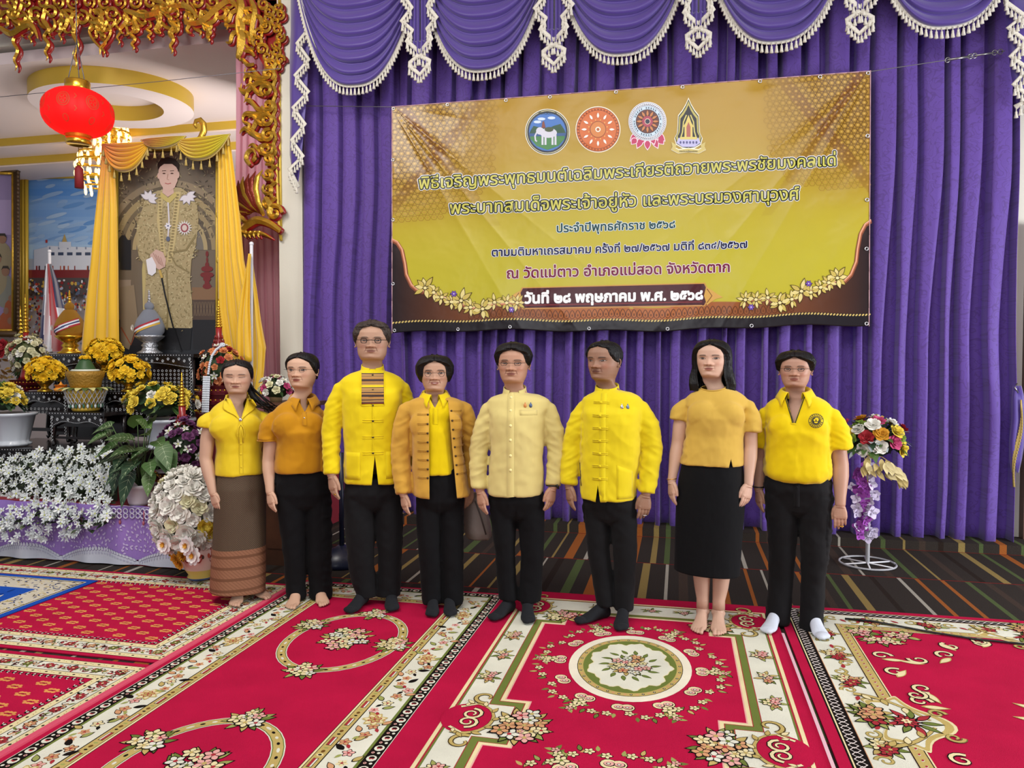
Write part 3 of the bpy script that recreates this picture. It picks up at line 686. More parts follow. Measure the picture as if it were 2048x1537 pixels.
def bcol(px, py):
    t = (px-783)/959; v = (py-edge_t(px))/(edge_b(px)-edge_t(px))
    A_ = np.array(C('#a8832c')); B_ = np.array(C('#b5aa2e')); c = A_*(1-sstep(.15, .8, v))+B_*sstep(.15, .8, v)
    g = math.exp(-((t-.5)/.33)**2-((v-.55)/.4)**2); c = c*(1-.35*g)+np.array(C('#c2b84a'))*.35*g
    for cx, sg in ((0, 1), (1, -1)):
        u = (t-cx)*sg; k = float(sstep(.27, .0, u+.0)*sstep(.62, .25, v+u*.6)) if 0 else max(0, 1-(u/.24)**1.5)*max(0, 1-(v/.55)**2)
        if k > 0:
            c = lerp(c, np.array(C('#9a7528')), min(1, k*1.1))
            # crossing brown ribbons
            for (m0, m1, w_) in ((.19, -.42, .016), (.02, .36, .012)):
                if abs(u-(m0+m1*v)) < w_: c = lerp(c, np.array(C('#7d4a22')), .8*k+.1)
    # dark lower corners and footer
    q = abs(2*t-1); yb = .985-0.0*q
    def ycurve(q):
        t_ = (1-q)/2; pts = [(.0, .59), (.012, .605), (.022, .64), (.028, .70), (.031, .75), (.042, .80), (.055, .825), (.075, .832), (.10, .85), (.13, .872), (.17, .905), (.21, .895), (.26, .89), (.5, .905)]
        for (a0, b0), (a1, b1) in zip(pts[:-1], pts[1:]):
            if t_ <= a1: return lerp(b0, b1, (t_-a0)/(a1-a0))
        return .94
    yc = min(.995, ycurve(q))
    if v > yc:
        k = min(1, (1-q)*1.25)**1.1; c = np.array(C('#241c1f'))*(1-k)+np.array(C('#a8602e'))*k if v < .95 else np.array(C('#1f1a1e'))
    return np.append(c[:3], 1)
def ribbon_y(q):
    return None
nx, ny = 400, 210; vs = []; cs = []; fs = []
for j in range(ny+1):
    for i in range(nx+1):
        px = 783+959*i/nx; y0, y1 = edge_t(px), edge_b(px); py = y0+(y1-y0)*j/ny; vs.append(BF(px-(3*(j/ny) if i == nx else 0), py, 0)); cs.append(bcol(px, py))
for j in range(ny):
    for i in range(nx): k = j*(nx+1)+i; fs.append((k, k+nx+1, k+nx+2, k+1))
me = bpy.data.meshes.new('banner_sheet'); me.from_pydata([tuple(v) for v in vs], [], fs); a = me.color_attributes.new('Col', 'FLOAT_COLOR', 'POINT'); a.data.foreach_set('color', np.array(cs, dtype=np.float32).ravel())
me.polygons.foreach_set('use_smooth', [True]*len(me.polygons)); me.materials.append(VIN)
bt = thing('banner', 'wide yellow vinyl banner with Thai lettering and four emblems hung on the curtain', 'banner', at(1262, 667, Y=YB))
bs = link('banner_sheet', me, bt); md = bs.modifiers.new('thick', 'SOLIDIFY'); md.thickness = .002; md.offset = -1
cv = Canvas(BF, .0009)
def T2(body, off=0.0, shear=0):
    cu = bpy.data.curves.new('t', 'FONT'); cu.body = body; cu.size = 1; cu.offset = off; cu.resolution_u = 3
    o = bpy.data.objects.new('t', cu); COL.objects.link(o); bpy.context.view_layer.update()
    me = bpy.data.meshes.new_from_object(o.evaluated_get(bpy.context.evaluated_depsgraph_get()))
    V = [(v.co.x, v.co.y) for v in me.vertices]; Fc = [tuple(p.vertices) for p in me.polygons]
    bpy.data.objects.remove(o); bpy.data.curves.remove(cu); bpy.data.meshes.remove(me); return V, Fc
def print_text(cv, body, p0, p1, hx, layers, fn=None):
    """lettering from p0 to p1 (baseline, photo pixels); hx = height factor; layers = [(offset, colour)]"""
    V0, _ = T2(body, 0); xs = [v[0] for v in V0]; a, b = min(xs), max(xs); sc = (p1[0]-p0[0])/(b-a)
    for k, (off, col) in enumerate(layers):
        V, Fc = T2(body, 0); h = (cv.k+k*1.5)*cv.eps; sh = [(off*cos(q*pi/5), off*sin(q*pi/5)) for q in range(10)]
        for q, (ox, oy) in enumerate(sh):
            pts = []
            for x, y in V:
                t = (x-a)/(b-a); bx = p0[0]+(p1[0]-p0[0])*t; by = p0[1]+(p1[1]-p0[1])*t; pts.append(cv.fn(bx+ox*sc, by-(y+oy)*sc*hx, h+q*.00002))
            cv.mb.add(pts, Fc, col)
mix3 = lambda a, b, t: tuple(lerp(p, q, t) for p, q in zip(a, b))
WH = C('#eef0f6')
cv.lay(1)
for sg in (0, 1):
    for j in range(24):
        for i in range(20):
            x = 790+i*13+(6.5 if j % 2 else 0); dx = x-783; u = dx/959
            if sg: x = 1742-dx
            y = edge_t(x)+8+j*11; v = (y-edge_t(x))/454; k = max(0, 1-(u/.24)**1.5)*max(0, 1-(v/.55)**2)
            if k > .12: c_ = mix3(C('#a8832c'), C('#5f3f16'), min(1, k*1.5)); cv.ring(x, y, 6.3, 5.6, 1.3, c_, 0, 6); cv.ell(x, y, 2.6, 2.2, mix3(C('#a8832c'), C('#c9a24a'), k), 0, 6)
cv.lay(3)
print_text(cv, 'พิธีเจริญพระพุทธมนต์เฉลิมพระเกียรติถวายพระพรชัยมงคลแด่', (838, 378), (1671, 331), .98, [(.112, WH), (.078, C('#0d1206')), (.012, C('#c2bd58'))])
print_text(cv, 'พระบาทสมเด็จพระเจ้าอยู่หัว และพระบรมวงศานุวงศ์', (900, 428), (1598, 399), .98, [(.112, WH), (.078, C('#0d1206')), (.012, C('#c2bd58'))])
print_text(cv, 'ประจำปีพุทธศักราช ๒๕๖๘', (1114, 465), (1350, 456), .98, [(.07, C('#d5e2e6')), (.022, C('#0b3c40'))])
print_text(cv, 'ตามมติมหาเถรสมาคม ครั้งที่ ๒๗/๒๕๖๗ มติที่ ๘๓๔/๒๕๖๗', (984, 513), (1494, 496), .98, [(.07, C('#d9dcee')), (.022, C('#0c0f38'))])
print_text(cv, 'ณ วัดแม่ตาว อำเภอแม่สอด จังหวัดตาก', (1014, 557), (1459, 544), .98, [(.06, C('#eddde6')), (.024, C('#6d0f34'))])
# date plate
PL = C('#43101a')
cv.lay(2)
def dense(a, b, n=40): return [(lerp(a[0], b[0], i/n), lerp(a[1], b[1], i/n)) for i in range(n+1)]
for col, k, e in ((C('#c08a45'), 0, 2), (PL, 1, 0)):
    rows = [[cv.fn(x, lerp(577-(x-1047)*.025-e, 617-(x-1047)*.017+e, j/4), (cv.k+k)*cv.eps) for j in range(5)] for x in [1046-e+(362+2*e)*i/40 for i in range(41)]]; cv.mb.grid([r[::-1] for r in rows], col=col)
    for sg, x0, y0, y1 in ((-1, 1046-e, 577, 617), (1, 1408+e, 568, 611)): cv.poly([(x0, y0-e), (x0+sg*11, (y0+y1)/2), (x0, y1+e)], col, k)
cv.line(dense((1050, 611), (1404, 604)), 2.0, C('#7d2b30'), 2); cv.line(dense((1050, 617), (1404, 611)), 1.2, C('#d29a60'), 2)
for sg, (x0, y0) in ((-1, (1040, 600)), (1, (1412, 592))):
    cv.poly([(x0, y0-18), (x0+sg*8, y0-14), (x0+sg*22, y0-4), (x0+sg*34, y0+3), (x0+sg*20, y0+6), (x0+sg*8, y0+14), (x0+sg*2, y0+19), (x0-sg*4, y0)], C('#c99a4a'), 2)
    cv.line([(x0+sg*2, y0-14), (x0+sg*12, y0), (x0+sg*2, y0+14)], 1.6, C('#7a4a20'), 3)
cv.lay(5)
print_text(cv, 'วันที่ ๒๘ พฤษภาคม พ.ศ. ๒๕๖๘', (1050, 607), (1405, 599), .98, [(.05, C('#e9e6e6')), (.03, C('#f4f2f2'))])
# curved copper edge of the dark corners
def pc(t, v):
    px = 783+959*t; return (px, lerp(edge_t(px), edge_b(px), v))
for sg in (0, 1):
    def m_(t): return t if sg == 0 else 1-t
    pts = [(.0, .59), (.012, .605), (.022, .64), (.028, .70), (.031, .75), (.042, .80), (.055, .825), (.075, .832), (.10, .85), (.13, .872), (.17, .905), (.21, .895), (.26, .89)]
    Q = [pc(m_(t), v) for t, v in pts]; Q = [q_ for a_, b_ in zip(Q[:-1], Q[1:]) for q_ in dense(a_, b_, 6)[:-1]]; cv.lay(2)
    cv.line(Q, 8, C('#7a4530'), 1); cv.line([(x, y-2) for x, y in Q], 4.5, C('#c4795a'), 2); cv.line([(x, y-3.5) for x, y in Q], 1.6, C('#e2b08c'), 3)
    # leafy gold garland
    rg = random.Random(4); G = [pc(m_(t), v) for t, v in ((.070, .81), (.088, .83), (.105, .85), (.125, .87), (.145, .865), (.165, .895), (.19, .905), (.215, .88), (.24, .885), (.262, .885))]
    for i, (x, y) in enumerate(G):
        big = 1.25 if i in (0, 4, 6) else .85
        for k in range(8):
            a = 2*pi*k/8+rg.uniform(-.3, .3); cv.lay(4+(k % 3)); cv.leaf(x+4*cos(a), y+4*sin(a), 15*big*rg.uniform(.8, 1.15), 6.5*big, a, C('#c3ad58') if k % 2 else C('#dccb86'), C('#4d3d18'))
        cv.lay(8); cv.ell(x, y, 3.5, 3, C('#e6d79a'), 0, 8)
        if i+1 < len(G): cv.lay(3); cv.line([(x, y), G[i+1]], 4, C('#8a7434'))
    for (t, v) in ((.13, .835), (.25, .915)): cv.lay(9); cv.flower(*pc(m_(t), v), 5, C('#7a55b0'), C('#d8c8f0'), C('#3d2a66'), 6)
# rope of beads along the footer
cv.lay(1)
for i in range(58):
    t_ = .16+.68*(i+.5)/58; x, y = pc(t_, .928); cv.line([(x+5*sin(a)*(1-.35*cos(a)), y-8.5*cos(a)) for a in [2*pi*j/10 for j in range(10)]], 1.4, C('#5a3018'), 0, True); cv.ell(x, y+2, 1.8, 3, C('#6e3d1c'), 0, 6)
cv.lay(2)
for i in range(150):
    x, y = pc((i+.5)/150, .955); cv.ell(x, y, 3.0, 1.7, C('#c9b069'), 0, 7, -.7)
cv.ring(0, 0, 0, 0, 0, WH) if 0 else None
# emblems
def emblem_ring(x, y, r, cols):
    for k, (q, c_) in enumerate(cols): cv.ell(x, y, r*q, r*q*1.03, c_, k, 40)
cv.lay(3)
x, y, r = 1095, 264, 45
emblem_ring(x, y, r, [(1, C('#e4e0cf')), (.965, C('#3a3a2a')), (.93, C('#cfc79a')), (.90, C('#22283a')), (.82, C('#3c6fb8'))])
cv.lay(9)
cv.poly([(x-36, y+2), (x-20, y-3), (x, y+1), (x+20, y-4), (x+36, y), (x+34, y+14), (x+22, y+28), (x, y+36), (x-22, y+28), (x-34, y+14)], C('#3d7a42')); cv.poly([(x-36, y+3), (x+36, y+2), (x+36, y+8), (x-36, y+9)], C('#2a4f86'), 1)
cv.poly([(x-34, y-2), (x-28, y-12), (x-15, y-9), (x, y-6), (x+12, y-12), (x+26, y-16), (x+34, y-4), (x+36, y+2), (x-36, y+3)], C('#1f4a34'), 1)
for (dx, dy) in ((-12, -26), (8, -28), (-20, -20)): cv.ell(x+dx, y+dy, 8, 3, C('#c8d8ee'), 1, 9)
eb = C('#c9c9d6'); cv.ell(x+2, y+2, 17, 10, eb, 3, 16); cv.ell(x-15, y-2, 8, 7.5, eb, 3, 12); cv.line([(x-21, y), (x-25, y+8), (x-24, y+17), (x-21, y+19)], 3, eb, 3)
for lx in (-10, -4, 10, 16): cv.quad(x+lx-2, y+6, x+lx+2, y+26, eb, 3)
cv.ell(x+3, y-5, 9, 5, C('#3c4a2a'), 4, 10); cv.poly([(x-12, y-8), (x-10, y-20), (x-7, y-22), (x-4, y-8)], C('#7a3a2a'), 4)
cv.lay(8); print_text(cv, 'จังหวัดตาก', (x-18, y-35), (x+18, y-35), .9, [(.02, C('#26301a'))])
x, y, r = 1196, 259, 45; cv.lay(3)
emblem_ring(x, y, r, [(1, C('#efe2cc')), (.96, C('#7a3516')), (.93, C('#cf6a2a')), (.84, C('#7a3516')), (.82, C('#c8652a')), (.36, C('#8a451c')), (.33, C('#c97a3a'))])
for i in range(40):
    a = 2*pi*i/40; cv.ell(x+r*.885*cos(a), y+r*.9*sin(a), 1.6, 1.2, C('#7a2a10'), 8, 6, a)
for i in range(12):
    a = 2*pi*i/12; cv.leaf(x+r*.5*cos(a), y+r*.51*sin(a), 11, 4.5, a, C('#f2e6dc'), None, 8); cv.ell(x+r*.42*cos(a+.26), y+r*.43*sin(a+.26), 1.3, 1.3, C('#e8b25a'), 8, 6)
cv.ell(x, y, r*.12, r*.12, C('#f6e9d8'), 8, 12); cv.ell(x, y, r*.07, r*.07, C('#a85a2a'), 9, 10)
x, y, r = 1295, 243, 38; cv.lay(2)
for k, (dx, dy, l) in enumerate(((-26, 30, 20), (-16, 42, 20), (0, 46, 18), (16, 42, 20), (26, 30, 20), (-30, 42, 14), (30, 42, 14), (-10, 34, 18), (10, 34, 18))):
    a = atan2(dy, dx*1.2); cv.leaf(x+dx*.75, y+dy*.82, l, 11, a, C('#b52a5a'), C('#f0d8e2'), k % 3)
cv.lay(6); emblem_ring(x, y, r, [(1, C('#eceff5')), (.965, C('#3a3444')), (.945, C('#e8eaf2')), (.80, C('#50607a')), (.785, C('#c7dbe8')), (.62, C('#2c3850')), (.60, C('#5b2c26')), (.28, C('#a33a52')), (.15, C('#e6c8ae')), (.12, C('#1c2440'))])
for i in range(56): a = 2*pi*i/56; cv.line([(x+r*.84*cos(a), y+r*.86*sin(a)), (x+r*.91*cos(a+.08), y+r*.93*sin(a+.08))], 1.0, C('#2c2a3c'), 11)
for i in range(12): a = 2*pi*i/12; cv.leaf(x+r*.28*cos(a), y+r*.28*sin(a), 12, 4.5, a, C('#c07a45'), None, 11)
for i in range(34):
    a = 2*pi*i/34
    if i % 6: cv.quad(x+r*.7*cos(a)-.8, y+r*.72*sin(a)-1.7, x+r*.7*cos(a)+.8, y+r*.72*sin(a)+1.7, C('#2c3850'), 11)
x, y = 1377, 252
def arch(k): return [(x+dx*k, y+6+(dy-6)*k) for dx, dy in ((0, -54), (5, -42), (12, -30), (20, -20), (21, 0), (22, 14), (27, 24), (24, 36), (12, 43), (0, 45), (-12, 43), (-24, 36), (-27, 24), (-22, 14), (-21, 0), (-20, -20), (-12, -30), (-5, -42))]
cv.lay(3); cv.poly(arch(1.05), C('#ece8cf'), 0); cv.poly(arch(.99), C('#1e2018'), 1); cv.poly(arch(.93), C('#b7ac5c'), 2); cv.poly(arch(.80), C('#14141c'), 3)
for q in (-1, 1): cv.line([(x+q*4, y-22), (x+q*10, y-8), (x+q*12, y+12), (x+q*15, y+22)], 2.4, C('#c9bd6a'), 5)
cv.poly([(x, y-22), (x+6, y-6), (x+11, y+2), (x+8, y+2), (x+8, y+22), (x-8, y+22), (x-8, y+2), (x-11, y+2), (x-6, y-6)], C('#d4c06a'), 6); cv.poly([(x, y-8), (x+4, y+2), (x+4, y+22), (x-4, y+22), (x-4, y+2)], C('#a85c50'), 7)
cv.poly([(x-20, y+24), (x+20, y+24), (x+24, y+34), (x+12, y+42), (x-12, y+42), (x-24, y+34)], C('#b8b6dc'), 6); cv.quad(x-17, y+22, x+17, y+27, C('#cfc06a'), 7)
for i in range(6): cv.ell(x-16+6.4*i, y+33, 2, 3, C('#4a4a80'), 8, 6)
rib = [(x-33, y+44), (x-20, y+51), (x, y+48), (x+20, y+51), (x+33, y+44)]
cv.line(rib, 9, C('#efe9cf'), 2); cv.line([(a, b+.5) for a, b in rib], 6.5, C('#c6b56a'), 3)
for q in (-1, 1): cv.poly([(x+q*24, y+38), (x+q*34, y+32), (x+q*32, y+42), (x+q*26, y+46)], C('#c6b56a'), 3)
cv.lay(8); print_text(cv, 'กระทรวงวัฒนธรรม', (x-18, y+52), (x+18, y+52), .9, [(.02, C('#3a3014'))])
cv.build('banner_print', VIN, bt)
# pinkish selvedge and eyelets
m = MB(); 
for i in range(40):
    x0 = 783+959*i/40; x1 = 783+959*(i+1)/40; a, b = BF(x0, edge_t(x0)+1, .002), BF(x1, edge_t(x1)+1, .002); m.tube([a, b], .004, 5)
for i in range(14): 
    y0 = 213+454*i/14; y1 = 213+454*(i+1)/14; m.tube([BF(784, y0, .002), BF(784, y1, .002)], .004, 5)
    y0 = 141+512*i/14; y1 = 141+512*(i+1)/14; m.tube([BF(1741-3*i/14, y0, .002), BF(1741-3*(i+1)/14, y1, .002)], .004, 5)
obj('hem', m, M('pink_hem', '#c39aa0', rough=.6), bt)
EY = M('eyelet_metal', '#d9dade', rough=.25, metal=.8)
for (px, py) in [(gx, edge_t(gx)+5) for gx in (787, 895, 1012, 1100, 1232, 1365, 1520, 1640, 1736)]+[(gx, edge_b(gx)-5) for gx in (789, 916, 1020, 1178, 1335, 1503, 1733)]+[(786, 320), (786, 440), (786, 568), (1735, 272), (1734, 400), (1733, 498)]:
    c_ = BF(px, py, .003); m = MB(); m.tube([c_+Vector((.012*cos(a), -.002, .012*sin(a))) for a in [2*pi*i/12 for i in range(13)]], .0045, 5); obj('eyelet', m, EY, bt)
# ============================================================ ALTAR STAGE AND ALCOVE
ra = random.Random(33)
VC = M('painted', rough=.7, vc=True); VCG = M('painted_gloss', rough=.3, vc=True, coat=.3)
LEAFM = M('leaf_green', rough=.5, vc=True, spec=.4); PETAL = M('petal', rough=.7, vc=True, spec=.2)
PEARLI = M('pearl_inlay', '#c9cdd0', rough=.3); PORC = M('white_glazed', '#c5ccd4', rough=.35, coat=.3)
def W_(px, py, Y): return at(px, py, Y=Y)
st = MB(); st.box(-7.2, -3.0, 4.56, 6.36, 0, .425); o = obj('stage_platform', st, M('red_stage_cloth', '#7c1626', rough=.9), smooth=False); tag(o, 'low red cloth-covered stage carrying the altar at the left', 'stage')
# purple cut-paper skirt
def SKF(x, z, h): return Vector((x, 4.528-.012*sin(x*9)-.01*sin(x*23+2)-h, z))
cv = Canvas(SKF, .0012); LAV = C('#9473bd'); PAL = C('#c3b2da'); WHT = C('#c9ccd8')
cv.lay(0)
for i in range(120): x0 = -5.6+2.55*i/120; cv.quad(x0, .045, x0+2.55/120, .43, LAV, 0, 1, 4)
per = .62
for i in range(150):
    x = -5.6+2.55*(i+.5)/150; ph = (x/per) % 1; zt_ = .035+.075*abs(sin(pi*ph))**.8
    cv.quad(x-.009, .012, x+.009, zt_, WHT, 1)
for i in range(110):
    x = -5.6+2.55*(i+.5)/110; ph = (x/per) % 1; zt_ = .035+.075*abs(sin(pi*ph))**.8; a = pi/2-.9*cos(pi*ph)
    cv.lay(3); cv.leaf(x, zt_-.006, .030, .016, a, WHT, C('#8f86ad')); cv.leaf(x, zt_-.030, .020, .010, a+.4, C('#b7b7cc'), None)
cv.lay(2)
for k in range(6):
    cx = -5.45+per*.72*k
    for ring_, n, l in ((.03, 5, .02), (.06, 9, .026), (.09, 13, .028), (.12, 17, .026), (.145, 20, .022)):
        for i in range(n):
            a = pi*(i+.5)/n; cv.leaf(cx+ring_*cos(a), .10+ring_*1.5*sin(a), l, .012, a+ra.choice((0, .8, -.8)), PAL, None)
    for i in range(26): cv.leaf(cx+per*.36+ra.uniform(-.09, .09), .09+ra.uniform(0, .24), .022, .012, ra.uniform(0, 6), PAL, None)
    cv.ell(cx, .115, .012, .012, PAL, 0, 8)
sk = cv.build('stage_skirt', VC); tag(sk, 'lavender cut-paper skirt with white scalloped hem along the stage front', 'stage skirt')
# crocheted flower garland on the skirt edge
gt = thing('flower_garland', 'white threaded flower garland draped on the skirt edge beside the big rose vase', 'garland', W_(270, 1018, 4.5))
m = MB()
for i in range(13):
    for r_, dz in ((0, 0), (1, -.035)):
        c_ = Vector(SKF(-4.0+i*.042, .395+dz, .012)); m.tube([c_+Vector((.017*cos(a), 0, .017*sin(a))) for a in [2*pi*k/10 for k in range(11)]], .005, 5)
for i in range(14): x = -4.0+i*.04; m.tube([SKF(x, .425-.008*sin(i), .01), SKF(x+.04, .425-.008*sin(i+1), .01)], .003, 4)
obj('thread_rings', m, M('white_bud', '#cfcbe0', rough=.7), gt, kind='stuff')
for px in (92, 118, 160, 208, 237, 284):
    p = W_(px, 1050, 4.5); m = MB(); m.tube([Vector((p.x, 4.52, .40)), Vector((p.x, 4.52, .33))], .004, 5); m.ball((p.x, 4.515, .315), (.009, .009, .016), 8, 6); obj('bud_pendant', m, M('pink_bud', '#a85a66', rough=.6), gt)
# ---------- flower helpers
def petals(m, c, R, r, n, col, cup=.35, w=.6, rings=1, rot=0, mid=None):
    """rosette of n petals (R: 3x3 orientation, +Z = facing)"""
    c = Vector(c)
    for k in range(rings):
        rr = r*(1-.28*k); cu = cup+.35*k
        for i in range(n):
            a = 2*pi*(i+.5*k)/n+rot; d = Vector((cos(a), sin(a), 0)); s_ = Vector((-sin(a), cos(a), 0)); z = Vector((0, 0, 1)); hw = rr*w*.5*(1+.2*k)
            P = [Vector((0, 0, 0)), d*rr*.55+s_*hw+z*rr*cu*.45, d*rr+s_*hw*.35+z*rr*cu, d*rr-s_*hw*.35+z*rr*cu, d*rr*.55-s_*hw+z*rr*cu*.45]
            f = ra.uniform(.88, 1.08); m.add([R @ p+c for p in P], [(0, 1, 2, 3, 4)], tuple(q*f for q in col[:3])+(1,))
    if mid: m.add([R @ (Vector((r*.2*cos(a), r*.2*sin(a), r*.12)))+c for a in [2*pi*i/6 for i in range(6)]], [tuple(range(6))], mid)
def orient(d, roll=0): return (Vector((0, 0, 1)).rotation_difference(Vector(d).normalized()).to_matrix() @ Matrix.Rotation(roll, 3, 'Z'))
I3 = Matrix.Identity(3)
def fmesh(name, col, kind='rosette', r=1.0):
    m = MB()
    if kind == 'rosette': petals(m, (0, 0, 0), I3, r, 7, col, .25, .95, 3)
    elif kind == 'rose':
        petals(m, (0, 0, 0), I3, r, 5, col, .25, 1.15, 1); petals(m, (0, 0, r*.05), I3, r*.8, 5, tuple(q*.93 for q in col[:3])+(1,), .55, 1.1, 1, .5); petals(m, (0, 0, r*.1), I3, r*.55, 4, tuple(q*.85 for q in col[:3])+(1,), .95, 1.2, 1, .2); petals(m, (0, 0, r*.12), I3, r*.3, 3, tuple(q*.75 for q in col[:3])+(1,), 1.6, 1.3, 1)
    elif kind == 'star': petals(m, (0, 0, 0), I3, r, 5, col, .2, .55, 1, 0, C('#b9bf6a'))
    elif kind == 'peony': petals(m, (0, 0, 0), I3, r, 9, col, .15, .8, 2); petals(m, (0, 0, .1*r), I3, r*.35, 8, C('#d09a3a'), .9, .5, 2)
    elif kind == 'orchid': petals(m, (0, 0, 0), I3, r, 4, col, .3, 1.0, 1); petals(m, (0, 0, .05*r), I3, r*.5, 3, tuple(q*.7 for q in col[:3])+(1,), .7, .8, 1)
    return m.mesh(name, PETAL, False, True)
def place_flower(me, parent, p, d, s, name='flower'):
    o = bpy.data.objects.new(name, me); COL.objects.link(o); o.parent = parent; o.matrix_parent_inverse = Matrix.Translation(Vector(parent['_w'])).inverted()
    o.matrix_basis = Matrix.Translation(Vector(p)) @ orient(d, ra.uniform(0, 6)).to_4x4() @ Matrix.Scale(s, 4); return o
def leafm(m, p, d, up, l, w_, col, vein=None, heart=False, droop=.25):
    p = Vector(p); d = Vector(d).normalized(); s_ = d.cross(Vector(up)); s_ = s_.normalized() if s_.length > 1e-4 else Vector((1, 0, 0)); u = s_.cross(d)
    T = [0, .1, .25, .45, .65, .85, 1]; Wd = [.55, .9, 1, .85, .6, .28, 0] if heart else [0, .4, .8, 1, .8, .4, 0]
    mid = [p+d*l*t-Vector((0, 0, 1))*droop*l*t*t for t in T]; a = [c+s_*w_*.5*k+u*w_*.10*k for c, k in zip(mid, Wd)]; b = [c-s_*w_*.5*k+u*w_*.10*k for c, k in zip(mid, Wd)]
    if heart: a[0] -= d*l*.12; b[0] -= d*l*.12
    m.grid([a, mid, b], col=col)
    if vein:
        for i in (0, 1, 2, 3, 4):
            for e in (a, b):
                q0, q1 = mid[i]+u*.0015, e[min(i+1, 6)]+u*.0015; n_ = (q1-q0).cross(u).normalized()*.0016; m.add([q0-n_, q0+n_, q1], [(0, 1, 2)], vein)
        for i in range(6): n_ = s_*.002; m.add([mid[i]-n_+u*.0015, mid[i]+n_+u*.0015, mid[i+1]+u*.0015], [(0, 1, 2)], vein)
GRN = [C('#2f4a24'), C('#3d5c2c'), C('#27402a'), C('#4d6b33')]
def dome(parent, c, rx, ry, rz, n, meshes, s, name='flower', up=.25, leaves=0, lcol=None, lsize=1.6, wts=None, zmin=-.35, fill=None):
    c = Vector(c); k = 0; 
    if leaves:
        m = MB()
        for i in range(leaves):
            a = ra.uniform(0, 2*pi); z = ra.uniform(zmin-.1, 1); q = sqrt(max(0, 1-z*z)); d = Vector((q*cos(a), q*sin(a), z)); p = c+Vector((d.x*rx*.72, d.y*ry*.72, d.z*rz*.72))
            leafm(m, p, d+Vector((0, 0, ra.uniform(-.6, .3))), (0, 0, 1), s*lsize*ra.uniform(.7, 1.3), s*lsize*.5, (lcol or GRN)[i % 4 if not lcol else i % len(lcol)])
        obj('leaves', m, LEAFM, parent, vc=True, kind='stuff')
    m = MB(); m.ball(c, (rx*.78, ry*.78, rz*.78), 12, 8, fill or C('#26361c')); obj('foam_base', m, LEAFM, parent, vc=True)
    for i in range(n):
        z = 1-(i+.5)/n*(1-zmin); a = i*2.39996+.3; q = sqrt(max(0, 1-z*z)); d = Vector((q*cos(a), q*sin(a), z)); d += Vector([ra.uniform(-.12, .12) for _ in range(3)])
        p = c+Vector((d.x*rx, d.y*ry, d.z*rz)); me = meshes[i % len(meshes)] if not wts else ra.choices(meshes, wts)[0]
        place_flower(me, parent, p, d+Vector((0, -.15, up)), s*ra.uniform(.85, 1.15), name)
# ---------- white flower bed
bt_ = thing('white_flower_bed', 'wide bank of small white flowers with grey-green leaves along the stage front', 'flower bed', (-4.3, 4.8, .43))
wf = [fmesh('white_flower', C('#dfe3e2'), 'star', .030), fmesh('white_flower_b', C('#d3dad8'), 'star', .034)]
def bed(u, v):
    px = lerp(-60, 232-10*v, u); py = lerp(905, 1052, v)+10*sin(u*9)*v+(14*sin(u*5+1))*(1-v)-(12 if u > .85 else 0)*v; Y = lerp(5.12, 4.42, v**.7); p = W_(px, py, Y); return p
m = MB()
for i in range(900):
    p = bed(ra.random(), ra.random()**.9)+Vector((0, .03, -.02)); leafm(m, p, (ra.uniform(-1, 1), ra.uniform(-1, -.2), ra.uniform(-.3, .7)), (0, 0, 1), .055, .035, (C('#4a5a3c'), C('#3c4c30'), C('#5d6b45'), C('#2e3c28'))[i % 4])
obj('foliage', m, LEAFM, bt_, vc=True, kind='stuff')
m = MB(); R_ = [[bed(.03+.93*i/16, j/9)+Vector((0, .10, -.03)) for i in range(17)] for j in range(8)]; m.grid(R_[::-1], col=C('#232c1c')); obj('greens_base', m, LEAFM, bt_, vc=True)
pts = []
while len(pts) < 290:
    u, v = ra.random(), ra.random()
    pts.append(bed(u, v**.9))
for i, p in enumerate(pts): place_flower(wf[i % 2], bt_, p+Vector((0, -.025, ra.uniform(0, .03))), (ra.uniform(-.7, .7), -1, ra.uniform(-.1, .9)), ra.uniform(.75, 1.15))
m = MB()
for i in range(330): petals(m, bed(ra.random(), ra.random()**.9)+Vector((0, -.01, 0)), orient((ra.uniform(-.8, .8), -1, ra.uniform(-.2, .9)), ra.random()*6), .026, 5, C('#cdd4d2'), .2, .55)
for px in (18, 35, 5, 72, 85, 90, 140, 125, 62, 150):
    for q in range(5): petals(m, W_(px+ra.uniform(-8, 8), 1060+ra.uniform(-8, 22), 4.44), orient((ra.uniform(-.5, .5), -1, ra.uniform(-.6, .4))), .028, 5, C('#d6dcda'), .25, .55)
obj('far_flowers', m, PETAL, bt_, vc=True, smooth=False, kind='stuff')
